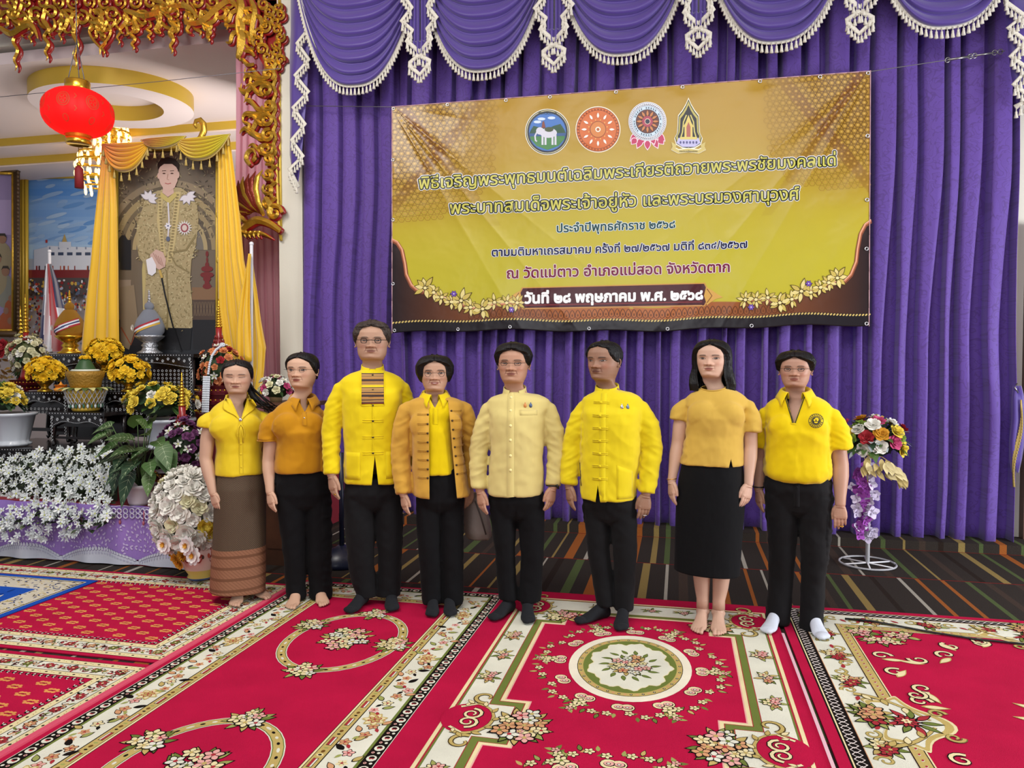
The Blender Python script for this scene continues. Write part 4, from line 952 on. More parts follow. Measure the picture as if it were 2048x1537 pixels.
# ---------- inlaid black tables
def inlaid(name, x0, x1, yt, yb, Y, dep, label, legs=4, group=None, zb_=None):
    a, b = W_(x0, yt, Y), W_(x1, yt, Y); zt, zb = a.z, (W_((x0+x1)/2, yb, Y).z if zb_ is None else zb_); xa, xb = a.x, b.x; w_ = xb-xa; H_ = zt-zb
    t = thing(name, label, 'table', ((xa+xb)/2, Y, zb), group)
    m = MB(); m.box(xa-.02, xb+.02, Y-.02, Y+dep, zt-.022, zt); m.box(xa-.005, xb+.005, Y-.005, Y+dep-.01, zt-.032, zt-.022); sharp(obj('table_top', m, BLACKW, t, smooth=False))
    m = MB(); n = 24; ap = min(.09, H_*.32)
    rows = []
    for i in range(n+1):
        u = i/n; zz = zt-.032-ap*(1-.35*sin(pi*u)+.12*cos(u*4*pi)); rows.append([Vector((xa+w_*u, Y, zt-.032)), Vector((xa+w_*u, Y, zz)), Vector((xa+w_*u, Y+.02, zz)), Vector((xa+w_*u, Y+.02, zt-.032))])
    m.grid(rows, True); obj('apron', m, BLACKW, t, smooth=False)
    for k, (lx, ly) in enumerate(((xa+.022, Y+.02), (xb-.022, Y+.02), (xa+.022, Y+dep-.03), (xb-.022, Y+dep-.03))[:legs]):
        m = MB(); sg = -1 if k % 2 == 0 else 1; P = []; 
        m.tube([(lx, ly, zt-.03), (lx, ly, lerp(zt, zb, .5)), (lx+sg*.012, ly-.004, lerp(zt, zb, .8)), (lx-sg*.004, ly, zb+.01), (lx+sg*.014, ly-.008, zb)], [.026, .020, .018, .014, .02], 8); obj('leg', m, BLACKW, t)
    m = MB(); m.box(xa+.03, xb-.03, Y+.02, Y+.035, zb+H_*.18, zb+H_*.25); obj('stretcher', m, BLACKW, t, smooth=False)
    m = MB(); m.box(xa+.03, xb-.03, Y+dep-.03, Y+dep-.015, zb+.02, zt-.03); obj('back_panel', m, BLACKW, t, smooth=False); m = MB(); m.box(xa+.04, xb-.04, Y+.03, Y+.045, lerp(zb, zt, .55), zt-.03); obj('carved_panel', m, BLACKW, t, smooth=False)
    m = MB(); 
    def dot(x, z, r=.006): m.add([Vector((x+r*cos(q), Y-.024, z+r*sin(q))) for q in [pi/3*i for i in range(6)]], [tuple(range(6))])
    def dots_row(z, xs, r=.005):
        for x in xs: dot(x, z, r)
    nn = int(w_/.028)
    dots_row(zt-.011, [xa+w_*(i+.5)/nn for i in range(nn)], .0045)
    for (x, z) in [(xa+w_*(i+.5)/(nn//2+1), zt-.045-.018*((i % 2))) for i in range(nn//2+1)]:
        for q in range(6): dot(x+.010*cos(q), z+.010*sin(q), .0042)
        dot(x, z, .004)
    for i in range(nn*2):
        u = (i+.5)/(nn*2); dot(xa+w_*u, zt-.032-ap*(1-.35*sin(pi*u)+.12*cos(u*4*pi))+.010, .0035)
    for lx in (xa+.022, xb-.022):
        z = zt-.06
        while z > zb+.03: dot(lx-.007, z, .005); dot(lx+.007, z-.008, .005); dot(lx, z-.016, .0042); z -= .028
    rq = random.Random(int(x0*7+yt)); zz = zt-.032-ap-.03
    while zz > lerp(zb, zt, .55):
        x = xa+.06
        while x < xb-.05:
            for q in range(5): dot(x+.009*cos(q*1.26), zz+.009*sin(q*1.26), .0038)
            x += .042
        zz -= .034
    for i in range(len(m.v)): m.v[i] = Vector((m.v[i].x, Y-.008 if m.v[i].z < zt-.023 else Y-.0205, m.v[i].z))
    o = obj('pearl_inlay', m, PEARLI, t, smooth=False, kind='stuff'); 
    return t
inlaid('altar_table', -70, 275, 894, 1000, 5.24, .75, 'long low black inlaid table just behind the white flower bed', zb_=.427)
ZT0 = W_(100, 894, 5.24).z+.001
inlaid('altar_table', 100, 208, 824, 892, 5.36, .28, 'small black pearl-inlaid table in the centre front of the altar', zb_=ZT0)
inlaid('altar_table', 44, 135, 784, 892, 5.66, .30, 'black pearl-inlaid side table under the left marigold bowl', zb_=ZT0)
inlaid('altar_table', 205, 300, 784, 892, 5.66, .30, 'black pearl-inlaid side table under the right marigold bowl', zb_=ZT0)
inlaid('altar_table', 104, 386, 709, 850, 5.96, .22, 'wide tall black inlaid table at the rear carrying two domed urns', zb_=ZT0)
# ---------- domed urns
SILVM = M('silver_repousse', '#c3c6cc', rough=.28, metal=.85, bump=(60, .6)); GLT = M('gold_glitter', '#b8862a', rough=.5, metal=.5, bump=(400, .8)); SLT = M('silver_glitter', '#9aa0ae', rough=.5, metal=.3, bump=(400, .8))
def urn(px, yb, Y, s, m1, m2, label, sash):
    p = W_(px, yb, Y); t = thing('domed_urn', label, 'urn', p); k = s
    m = MB(); m.lathe([(.0, 0), (.105*k, 0), (.11*k, .012*k), (.075*k, .03*k), (.06*k, .06*k), (.075*k, .075*k), (.055*k, .10*k), (.09*k, .125*k), (.12*k, .15*k), (.13*k, .165*k), (.10*k, .17*k), (0, .17*k)], p, 24); obj('pedestal_cup', m, m1, t)
    m = MB(); m.lathe([(.0, .165*k), (.10*k, .165*k), (.125*k, .20*k), (.13*k, .25*k), (.105*k, .32*k), (.065*k, .38*k), (.045*k, .405*k), (.0, .41*k)], p, 24); obj('bowl_body', m, m2, t)
    m = MB(); m.ball(p+Vector((0, 0, .435*k)), .042*k, 12, 8); obj('knob_ball', m, m2, t)
    m = MB(); z = .478*k
    for i in range(6): r = .017*k*(1-.12*i); m.ball(p+Vector((0, 0, z)), r, 8, 6); z += r*1.6
    obj('finial', m, m1, t)
    m = MB(); cvv = [(C('#a02030'), -.018), (C('#d8d8dc'), -.010), (C('#2c3a6a'), 0), (C('#d8d8dc'), .010), (C('#a02030'), .018)] if sash else [(C('#c9a13a'), -.014), (C('#d8d8dc'), 0), (C('#a02030'), .014)]
    for col, off in cvv:
        rows = [[], []]
        for i in range(25):
            a = -2.6+2.5*i/24; zz = .25*k+.055*k*sin(a+1.2)+off*k*1.3; r = np.interp(zz/k, [.165, .20, .25, .32, .38], [.10, .125, .13, .105, .065])*k+.003
            for q, dz in ((0, -.0065*k*1.3), (1, .0065*k*1.3)): rows[q].append(p+Vector((r*cos(a), r*sin(a), zz+dz)))
        m.grid(rows, col=col)
    obj('ribbon_sash', m, VC, t, vc=True)
    m = MB(); petals(m, p+Vector((-.085*k, -.115*k, .235*k)), orient((-.6, -1, 0)), .032*k, 8, C('#d8d4cc'), .1, .7, 2, 0, C('#a02030')); obj('brooch', m, VC, t, vc=True, smooth=False)
urn(300, 708, 6.02, 1.0, SILVM, SLT, 'silver domed urn with yellow sash standing before the portrait', False)
urn(141, 708, 6.02, 1.02, GOLDB, GLT, 'golden domed urn with pale ribbon standing before the striped flag', True)
# ---------- marigold bowls and planters
MG = [fmesh('marigold', C('#dcae1c'), 'rosette', 1), fmesh('marigold_b', C('#e3bb2c'), 'rosette', 1)]
YR_ = fmesh('yellow_rose', C('#e6cc4a'), 'rose', 1); WR_ = fmesh('white_rose', C('#eceae0'), 'rose', 1); OR_ = fmesh('orange_rose', C('#d98a5a'), 'rose', 1); PR_ = fmesh('purple_rose', C('#6a3a63'), 'rose', 1); PK_ = fmesh('pink_rose', C('#c24a78'), 'rose', 1); RD_ = fmesh('red_rose', C('#a82c34'), 'rose', 1); GR_ = fmesh('green_rose', C('#7d9a3a'), 'rose', 1); PL_ = fmesh('pale_peony', C('#e4dedb'), 'peony', 1); WS_ = fmesh('small_white', C('#d8d8cf'), 'star', 1); CR_ = fmesh('cream_rose', C('#e0dcb4'), 'rose', 1); GD_ = fmesh('gold_rose', C('#d0952c'), 'rose', 1)
def marigold(px, yb, yc, Y, rpx, label, n=46):
    b = W_(px, yb, Y); c = W_(px, yc, Y); k = rpx*.00445; t = thing('marigold_bowl', label, 'flower arrangement', b, 'bowls of yellow marigolds')
    hb = c.z-b.z; m = MB(); m.lathe([(0, 0), (.062, 0), (.064, .012), (.032, .03), (.028, .045), (.045, .06), (.072, .09), (.080, max(.12, hb-.05)), (.06, max(.12, hb-.05)), (0, .10)], b, 20); obj('footed_bowl', m, GOLDB, t)
    dome(t, c, k, k, k*.85, n, MG, .043, leaves=60, lsize=1.3, zmin=-.45)
marigold(90, 784, 744, 5.72, 32, 'yellow marigolds in a gold footed bowl on the left side table')
marigold(258, 784, 745, 5.72, 34, 'yellow marigolds in a gold footed bowl on the right side table')
marigold(210, 746, 705, 5.88, 31, 'yellow marigolds in a gold bowl, the highest of the three, below the yellow drape')
def planter(x0, x1, yt, yb, Y, fx, fy, rx, ry, label):
    a, b = W_(x0, yt, Y), W_(x1, yt, Y); c = W_((x0+x1)/2, yb, Y); r1 = (b.x-a.x)/2; h = a.z-c.z; cx = (a.x+b.x)/2; t = thing('rose_planter', label, 'planter', (cx, Y, c.z))
    m = MB(); m.lathe([(0, 0), (r1*.80, 0), (r1*.82, .02), (r1*.70, .03), (r1*.72, .05), (r1*.98, h-.03), (r1*1.08, h-.02), (r1*1.08, h), (r1*.9, h), (0, h-.03)], (cx, Y+r1*.4, c.z), 40, mod=lambda a, z: 1+.03*cos(a*14)*(1 if z < h-.035 else 0)); obj('fluted_pot', m, PORC, t)
    f = W_(fx, fy, Y+.02); dome(t, f, rx*.0044, rx*.0034, ry*.0046, 44, [YR_, YR_, YR_, WR_], .044, leaves=110, lsize=2.1, zmin=-.25, wts=[4, 3, 3, 2])
planter(-25, 44, 826, 892, 5.30, 5, 800, 38, 26, 'fluted white planter of yellow and white roses at the left edge')
planter(280, 366, 838, 898, 5.15, 318, 806, 62, 30, 'fluted white planter of yellow roses between the side table and the purple rose tower')
# ---------- stacked golden offering bowls
p = W_(172, 822, 5.46); t = thing('offering_basket', 'stacked golden offering bowls with woven netting and green cone in the altar centre', 'offering', p)
m = MB(); m.lathe([(0, 0), (.10, 0), (.11, .02), (.09, .04), (.12, .06), (.155, .15), (.165, .19), (.14, .20), (0, .20)], p, 28); obj('lower_bowl', m, GOLDP, t)
m = MB()
for k in range(24):
    for sg in (-1, 1):
        a0 = 2*pi*k/24; m.tube([p+Vector(((.128+.04*j/5)*cos(a0+sg*.09*j), (.128+.04*j/5)*sin(a0+sg*.09*j), .055+.027*j)) for j in range(6)], .0035, 4)
obj('bead_netting', m, PEARLI, t, kind='stuff')
m = MB()
for i in range(26): a = 2*pi*i/26; m.ball(p+Vector((.125*cos(a), .125*sin(a), .045)), (.010, .010, .02), 6, 5, C('#cfd8d4') if i % 2 else C('#3a6a52'))
obj('bead_drops', m, VC, t, vc=True, kind='stuff')
m = MB()
for i in range(22): a = 2*pi*i/22; leafm(m, p+Vector((.14*cos(a), .14*sin(a), .20)), (cos(a), sin(a), -.05), (0, 0, 1), .085, .055, C('#4c6330') if i % 2 else C('#c9c98a'))
obj('leaf_collar', m, LEAFM, t, vc=True, kind='stuff')
m = MB(); m.lathe([(0, .20), (.11, .20), (.12, .215), (.125, .25), (.145, .30), (.15, .335), (.12, .34), (0, .34)], p, 28); obj('upper_bowl', m, M('banded_gold', '#9c7526', rough=.5, metal=.3, bump=(60, .5)), t)
m = MB(); m.lathe([(0, .34), (.09, .34), (.075, .37), (.05, .42), (.04, .44), (0, .45)], p, 16, col=C('#31502c')); m.lathe([(.10, .335), (.115, .345), (.10, .355)], p, 20, col=C('#cfd3c4')); obj('green_cone', m, LEAFM, t, vc=True)
for k in range(8): a = 2*pi*k/8; place_flower(MG[0], t, p+Vector((.035*cos(a), .035*sin(a), .455)), (cos(a), sin(a), .8), .022)
p = W_(122, 783, 5.62); t = thing('lotus_candle', 'orange lotus-shaped candle beside the golden offering bowls', 'candle', p)
m = MB(); petals(m, p+Vector((0, 0, .01)), I3, .06, 8, C('#e08a28'), .8, .9, 2); m.lathe([(0, 0), (.05, 0), (.06, .02), (.03, .04), (.008, .075), (0, .09)], p, 12, col=C('#e8962c')); obj('wax_lotus', m, VC, t, vc=True)
# ---------- potted veined plant
p = W_(281, 1008, 4.62); p.z = .427; t = thing('potted_plant', 'white ribbed pot with dark heart-shaped leaves with pale veins', 'potted plant', p)
m = MB(); m.lathe([(0, 0), (.072, 0), (.080, .02), (.098, .12), (.108, .125), (.110, .145), (.095, .145), (0, .12)], p, 36, mod=lambda a, z: 1+.035*(1 if cos(a*16) > 0 else 0)*(1 if .02 < z < .12 else 0)); obj('ribbed_pot', m, M('white_plastic', '#cfccd2', rough=.4), t)
LF = [(222, 868, -1.1, .1, .13), (330, 905, .9, -.5, .16), (262, 945, -.2, -.9, .16), (290, 868, .7, .5, .12), (255, 880, -.6, .5, .13), (300, 925, .5, .1, .12), (240, 912, -.9, .2, .13), (275, 850, .1, .9, .12), (268, 900, -.3, .3, .14), (312, 882, .9, .2, .12), (248, 935, -.8, -.3, .11), (300, 950, .3, -.3, .11), (285, 905, .2, .2, .13), (233, 890, -.8, .0, .12), (272, 925, 0, .1, .13), (305, 845, .5, .8, .11)]
ms = MB()
for i, (px, py, dx, dz, l) in enumerate(LF+[(x_+ra.uniform(-26, 26), y_+ra.uniform(-22, 22), a_+ra.uniform(-.4, .4), b_, c_*.85) for (x_, y_, a_, b_, c_) in LF]):
    l *= 1.2
    e = W_(px, py, 4.60-.05*(i % 3)); m = MB(); leafm(m, e, (dx*.8, -.45, dz-.25), (0, -.6, 1), l, l*.78, GRN[i % 4], C('#9fb08a'), True, .35); obj('leaf', m, LEAFM, t, vc=True)
    ms.tube([p+Vector((0, 0, .12)), p.lerp(e, .5)+Vector((0, 0, .08)), e], .003, 5)
obj('stems', ms, M('stem_green', '#4c6a38', rough=.6), t)
m = MB(); q = W_(318, 985, 4.66); m.box(q.x-.02, q.x+.07, q.y, q.y+.1, .427, .53); o = obj('wrapped_parcel', m, M('red_paper', '#8d1f28', rough=.5), smooth=False); tag(o, 'small red wrapped parcel behind the white ribbed pot', 'parcel')
# ---------- spired bouquet towers
def tiers(m, p, spec, n=6, rot=.26):
    for (r, z0, z1) in spec: m.lathe([(0, z0), (r*.95, z0), (r, z0+(z1-z0)*.3), (r*.86, z0+(z1-z0)*.6), (r, z1-.004), (0, z1)], p, n, m=Matrix.Rotation(rot, 4, 'Z'))
def spire(name, px, ybase, ybq, yfl, ytow, ytip, Y, rbq, meshes, base_spec, label, nfl, fs, wts=None, zb=None, fill=None):
    p = W_(px, ybase, Y); 
    if zb is not None: p.z = zb
    t = thing(name, label, 'floral tower', p)
    m = MB(); tiers(m, p, base_spec); sharp(obj('lacquer_base', m, MAROON, t), 30)
    zt = W_(px, ytow, Y).z; z0 = p.z+base_spec[-1][2]; tip = W_(px, ytip, Y).z; q = Vector((p.x, p.y, 0)); h = zt-z0
    m = MB(); m.lathe([(0, z0), (.05, z0), (.055, z0+.03), (.035, z0+h*.3), (.042, z0+h*.33), (.030, z0+h*.62), (.045, z0+h*.68), (.022, z0+h*.8), (.026, zt), (0, zt)], q, 12)
    for k in range(3):
        zz = z0+h*(.66+.07*k)
        for a in [2*pi*i/8 for i in range(8)]: m.lathe([(.008, zz), (.002, zz+.03)], q+Vector((.05*(1-.2*k)*cos(a), .05*(1-.2*k)*sin(a), 0)), 5)
    obj('lacquer_tower', m, REDL, t)
    m = MB(); pr = [(0, zt)]; k = 0; n = 9
    for i in range(n): f = i/n; r = lerp(.026, .006, f); z = lerp(zt, lerp(zt, tip, .82), f); dz = (tip-zt)*.82/n; pr += [(r*1.15, z), (r*1.15, z+dz*.35), (r*.7, z+dz*.5), (r*.7, z+dz)]
    pr += [(.003, tip), (0, tip)]; m.lathe(pr, q, 12); obj('gold_spire', m, GOLDB, t)
    c = W_(px, (ybq+yfl)/2, Y); hz = (W_(px, ybq, Y).z-W_(px, yfl, Y).z)/2; dome(t, (c.x, c.y, c.z), rbq, rbq*.8, hz, nfl, meshes, fs, leaves=80, lsize=1.5, wts=wts, zmin=-.75, fill=fill)
    # gold scrollwork on the tiers
    m = MB(); r = base_spec[0][0]
    for (rr_, za, zb_) in base_spec:
        for i in range(18):
            a = pi+pi*(i+.5)/18; m.ball(p+Vector((rr_*.93*cos(a), rr_*.93*sin(a), (za+zb_)/2)), (.009, .006, .007), 5, 4)
    obj('gold_scrollwork', m, GOLDB, t, kind='stuff')
    return t
spire('purple_rose_tower', 367, 1012, 838, 945, 812, 745, 4.78, .155, [PR_, PR_, PR_, WS_], [(.24, 0, .06), (.205, .06, .12), (.175, .12, .19), (.20, .19, .235)], 'red lacquer tower with gold spire ringed by dusky purple roses, beside the first woman', 80, .034, [4, 4, 4, 3], zb=.427)
t2 = spire('orange_rose_tower', 440, 850, 692, 778, 655, 598, 5.65, .175, [OR_, OR_, RD_, WS_], [(.25, 0, .45), (.27, .45, .55), (.21, .55, .66), (.23, .66, .74), (.21, .74, .82)], 'red lacquer tower with gold spire and orange roses above the first woman', 62, .034, [4, 3, 2, 3], fill=C('#2c4026'), zb=.427)
m = MB(); P = [W_(445, 690, 5.45), W_(432, 700, 5.44), W_(424, 712, 5.43), W_(419, 730, 5.43), W_(416, 752, 5.43)]
for a_, b_ in zip(P[:-1], P[1:]):
    for k in range(5): m.ball(a_.lerp(b_, k/5), .011, 6, 5)
zt_, zb_ = W_(414, 755, 5.43), W_(411, 828, 5.43)
for k in range(16):
    c_ = zt_.lerp(zb_, k/16)
    for j in range(5): m.ball(c_+Vector(((j-2)*.013, -.005, 0)), (.0085, .0085, .011), 6, 5)
m.tube([P[0]+Vector((.02*cos(a), 0, .012*sin(a))) for a in [2*pi*i/12 for i in range(13)]], .007, 5)
o = obj('jasmine_garland', m, M('jasmine_white', '#cdd3dc', rough=.7)); tag(o, 'white threaded garland with a long tassel hanging on the orange rose tower', 'garland')
spire('cream_rose_tower', 54, 780, 672, 742, 665, 588, 5.98, .16, [CR_, CR_, WS_, WR_], [(.20, 0, .05), (.17, .05, .10)], 'red tower with gold spire and pale yellow-green roses left of the striped flag', 56, .036, [4, 3, 2, 1], fill=C('#59603a'))
spire('small_gold_tower', 44, 795, 720, 760, 700, 612, 6.1, .10, [CR_, WS_], [(.10, 0, .04)], 'slim gold spire beside the yellow poster frame', 14, .026, fill=C('#6a5a34'))
# ---------- floor vase of large roses
p = W_(402, 1172, 4.34); p.z = .018; t = thing('rose_vase', 'porcelain floor vase overflowing with large white and yellow roses beside the first woman', 'vase', p)
m = MB(); prof = [(0, 0), (.075, 0), (.085, .015), (.075, .03), (.10, .07), (.125, .14), (.115, .20), (.10, .22), (.105, .235), (.085, .235), (0, .2)]
m.lathe(prof, p, 28); m.c = [C('#2f4a86') if i//28 in (1,) else (C('#c9b25a') if i//28 in (2, 3) else C('#d2b3ac')) for i in range(len(m.c))]
obj('vase_body', m, VCG, t, vc=True)
cvv = Canvas(lambda a, z, h: p+Vector(((np.interp(z, [.03, .07, .14, .20, .22], [.076, .10, .125, .115, .10])+.0015+h)*cos(a), (np.interp(z, [.03, .07, .14, .20, .22], [.076, .10, .125, .115, .10])+.0015+h)*sin(a), z)), .0006)
for k in range(5):
    a = -3.0+k*.62; cvv.lay(0); cvv.leaf(a, .14, .35, .05, .1, C('#8f2f26')); cvv.leaf(a+.1, .15, .25, .03, .9, C('#a8442f')); cvv.ell(a+.3, .165, .06, .012, C('#2b2420'), 1); cvv.ell(a-.02, .17, .07, .016, C('#a8442f'), 1)
cvv.build('painted_fish', VC, t)
c = Vector((p.x-.085, p.y-.01, .44)); m = MB(); m.ball(c, (.19, .16, .27), 14, 10, C('#b5b49c')); obj('greens_ball', m, LEAFM, t, vc=True)
for i in range(96):
    z = 1-(i+.5)/96*1.85; a = i*2.39996; q = sqrt(max(0, 1-z*z)); d = Vector((q*cos(a), q*sin(a), z)); me = ra.choices([WR_, YR_, CR_], [8, 1.6, 1])[0]
    if d.y < .7: place_flower(me, t, c+Vector((d.x*.21, d.y*.18, d.z*.29)), d+Vector((0, -.1, .05)), .060*ra.uniform(.8, 1.2))
for (px, py) in ((330, 1090), (375, 1092), (388, 1112)): place_flower(PL_, t, W_(px, py, 4.14), (-.2, -1, .1), .062)
for (px, py) in ((360, 1128), (352, 1118), (365, 1112)): place_flower(GD_, t, W_(px, py, 4.18), (-.3, -1, -.3), .040)
# ---------- wooden podium, small bouquet, fan, bag
a, b = W_(531, 1160, 4.78), W_(602, 1160, 4.78); t = thing('podium', 'dark brown wooden podium mostly hidden behind the two women on the left', 'podium', ((a.x+b.x)/2, 4.78, 0))
zt_ = W_(560, 806, 4.78).z; m = MB(); m.box(a.x, b.x, 4.78, 5.1, .0, zt_-.03); m.box(a.x+.02, b.x-.02, 4.775, 4.785, .12, .5); m.box(a.x+.02, b.x-.02, 4.775, 4.785, .6, zt_-.1); obj('cabinet_body', m, WOODB, t, smooth=False)
m = MB(); m.box(a.x-.03, b.x+.03, 4.74, 5.14, zt_-.03, zt_); obj('sloped_top', m, WOODB, t, smooth=False)
p = Vector((W_(552, 800, 4.9).x, 4.9, zt_)); t = thing('small_bouquet', 'small pink and white bouquet standing on the podium behind the second woman', 'bouquet', p)
m = MB(); m.lathe([(0, 0), (.04, 0), (.05, .05), (0, .05)], p, 12); obj('base_cup', m, M('wicker', '#8a6f4a', rough=.8), t)
dome(t, p+Vector((0, 0, .09)), .12, .10, .09, 30, [WR_, PK_, CR_, WS_], .028, leaves=50, zmin=-.2, wts=[3, 2, 2, 3])
p = W_(684, 1140, 4.9); p.z = .0; o = MB(); o.lathe([(0, 0), (.155, 0), (.165, .015), (.16, .04), (.12, .10), (.05, .125), (.03, .14), (0, .14)], p, 32); o.tube([p+Vector((0, 0, .12)), p+Vector((0, 0, .8))], .018, 10)
o = obj('fan_base', o, M('navy_plastic', '#141a30', rough=.35)); tag(o, 'dark blue round fan base with pole on the striped floor behind the third person', 'fan')
t = thing('handbag', 'beige folded shoulder bag hanging between the fourth and fifth person', 'handbag', W_(952, 1075, 4.42))
m = MB(); rows = []
for py, xl, xr, th_ in ((985, 934, 958, .02), (1005, 930, 968, .05), (1030, 928, 976, .075), (1055, 930, 981, .085), (1072, 934, 982, .07), (1078, 938, 978, .03)):
    a, b = W_(xl, py, 4.36), W_(xr, py, 4.36); cx = (a.x+b.x)/2; w_ = (b.x-a.x)/2
    rows.append([Vector((cx+w_*math.copysign(abs(cos(q))**.7, cos(q)), 4.36+th_*sin(q)+.008*sin(q*5), a.z)) for q in [2*pi*i/28 for i in range(28)]])
m.grid(rows[::-1], True, True, True); obj('bag_body', m, M('taupe_leather', '#8d8079', rough=.6, bump=(14, .5)), t)
m = MB(); m.tube([W_(936, 985, 4.34), W_(938, 940, 4.34), W_(945, 905, 4.32), W_(956, 945, 4.34), W_(956, 988, 4.34)], .008, 6); m.tube([W_(950, 1002, 4.27), W_(960, 1030, 4.26), W_(972, 1070, 4.27)], .005, 5); obj('strap', m, M('dark_leather', '#4a403c', rough=.6), t)
# ---------- flower stand on the right
pb = W_(1735, 1122, 5.72); pb.z = .0; t = thing('flower_stand', 'white metal stand with a mixed rose bouquet and hanging orchids at the right', 'flower stand', pb)
zt_ = W_(1740, 905, 5.72).z; m = MB()
for k in range(2): m.tube([pb+Vector((.185*cos(a), .185*sin(a), .012)) for a in [2*pi*i/36 for i in range(37)]], .007, 6)
for k in range(3): a = pi*k/3+.4; m.tube([pb+Vector((.185*cos(a), .185*sin(a), .012)), pb-Vector((.185*cos(a), .185*sin(a), -.012))], .006, 5)
obj('ring_base', m, M('white_enamel', '#d8d8dc', rough=.35), t); m = MB(); m.tube([pb+Vector((0, 0, .01)), Vector((pb.x, pb.y, zt_))], .0145, 10); obj('pole', m, M('white_enamel', '#d8d8dc', rough=.35), t)
c = W_(1745, 882, 5.68); dome(t, c, .20, .17, .15, 34, [WR_, GD_, PK_, YR_, GR_, WR_, RD_], .050, leaves=110, lsize=2.0, zmin=-.35, lcol=[GRN[1], GRN[2], C('#a9b4b8'), GRN[3]])
m = MB(); GL = C('#b39a55')
for i in range(34):
    u = ra.random(); px, py = lerp(1720, 1812, u)+ra.uniform(-5, 5), lerp(915, 945, u)+ra.uniform(-14, 22)*(1-.3*u); leafm(m, W_(px, py, 5.52+.03*(i % 3)), (.6*ra.uniform(-.3, 1.2), -.4, ra.uniform(-.9, .1)), (0, -1, .3), .075, .038, C('#b9a468') if i % 3 else C('#d6c894'))
for pp in (((1730, 905), (1765, 915), (1800, 940)), ((1730, 905), (1760, 930), (1775, 950)), ((1725, 905), (1735, 935), (1735, 965))): m.tube([W_(x, y, 5.55) for x, y in pp], .003, 4, GL)
obj('gold_leaf_spray', m, LEAFM, t, vc=True, kind='stuff')
OW = fmesh('white_orchid', C('#cfc4dd'), 'orchid', 1); OP = fmesh('purple_orchid', C('#9a4aa8'), 'orchid', 1)
for i in range(56):
    v = i/56; px = 1722+ra.uniform(-22, 24)*(1-.35*v)+(8 if v > .3 else 0); py = lerp(932, 1072, v)+ra.uniform(-5, 5); me = OP if (abs(px-1722) < 12 and ra.random() < .75) else OW
    place_flower(me, t, W_(px, py, 5.60+ra.uniform(-.03, .06)), (ra.uniform(-.8, .8), -1, ra.uniform(-.5, .5)), .040*ra.uniform(.8, 1.2))
# ============================================================ PORTRAIT, POSTERS, DRAPES, FLAGS, LANTERN, CARVED ARCH
PRN = M('printed_photo', rough=.4, vc=True, coat=.2)
YP = 6.16
def pf(Y): return lambda px, py, h: at(px, py, Y=Y-h)
# --- portrait of a standing person in a gold robe
pt = thing('framed_portrait', 'tall gold-framed portrait of a person standing in a long embroidered golden robe', 'portrait', at(333, 708, Y=YP))
cv = Canvas(pf(YP), .0006); g1 = C('#6e6152'); cv.lay(0)
cv.quad(236, 300, 432, 712, C('#6a5e50'), 0, 4, 8)
rp = random.Random(9)
for k, (r, c_) in enumerate(((165, '#857660'), (150, '#5d5243'), (140, '#93825f'), (126, '#6b5f4c'), (116, '#8d7d5e'), (104, '#5a5044'), (94, '#a08f6a'), (84, '#6d675f'))):
    cv.poly([(min(432, max(236, 340+r*.78*cos(a))), 470-r*.72*sin(a)) for a in [pi*i/36 for i in range(37)]]+[(236, 700), (432, 700)] if 0 else [(min(431, max(237, 340+r*.80*cos(a))), 500-r*.85*sin(a)) for a in [pi*i/36 for i in range(37)]], C(c_), 1+k*.5)
for i in range(420):
    x, y = rp.uniform(240, 430), rp.uniform(305, 480); cv.lay(6); cv.leaf(x, y, rp.uniform(4, 9), 2, rp.uniform(0, 6), C(rp.choice(('#93866a', '#4a4238', '#a3946f', '#554b3e'))), None)
cv.lay(7); cv.quad(238, 560, 262, 660, C('#8a7a6a')); cv.quad(240, 480, 262, 540, C('#22252b'), 1); cv.ell(246, 500, 12, 30, C('#22252b'), 1)
cv.quad(236, 640, 432, 712, C('#23252a'), 1); cv.quad(384, 575, 431, 600, C('#7d5f45'), 2); cv.quad(386, 600, 430, 640, C('#4c3c33'), 2); cv.quad(386, 640, 430, 700, C('#1d1c1f'), 2)
for x in range(388, 430, 6): cv.line([(x, 604), (x+4, 632)], .8, C('#7d6a52'), 3); cv.line([(x+4, 604), (x, 632)], .8, C('#7d6a52'), 3)
cv.lathe_ = None
for (y, w_) in ((508, 3), (520, 2), (530, 4), (538, 12), (550, 14), (558, 8), (566, 5), (573, 9)): cv.ell(414, y, w_, 6, C('#6d2424'), 3, 10)
cv.poly([(240, 575), (268, 570), (276, 640), (258, 700), (240, 690)], C('#84745f'), 2); cv.line([(242, 655), (262, 690), (275, 655)], 3, C('#8f4a30'), 3)
cv.poly([(284, 540), (288, 500), (292, 540), (290, 620), (286, 620)], C('#b3a26c'), 2)
ROBE = C('#a2926c'); RB2 = C('#83744e'); RB3 = C('#bbad86')
cv.lay(12)
robe = [(330, 378), (345, 374), (362, 376), (384, 392), (394, 410), (397, 440), (392, 490), (383, 520), (380, 560), (384, 600), (385, 655), (370, 662), (345, 664), (332, 660), (310, 655), (290, 655), (288, 600), (292, 560), (290, 530), (278, 515), (272, 480), (274, 450), (284, 420), (292, 392), (310, 384)]
cv.poly(robe, ROBE)
for i in range(1100):
    x, y = rp.uniform(274, 396), rp.uniform(382, 662)
    if y > 520 and not (292 < x < 382): continue
    if y < 400 and not (300 < x < 385): continue
    cv.lay(13+(i % 2)); cv.leaf(x, y, rp.uniform(4, 7), 1.6, rp.uniform(0, 6), RB2 if i % 2 else RB3, None)
cv.lay(16); cv.line([(322, 392), (318, 440), (326, 500), (330, 530)], 9, C('#b8a676')); cv.line([(356, 384), (352, 430), (346, 480), (338, 525)], 11, C('#b8a676'))
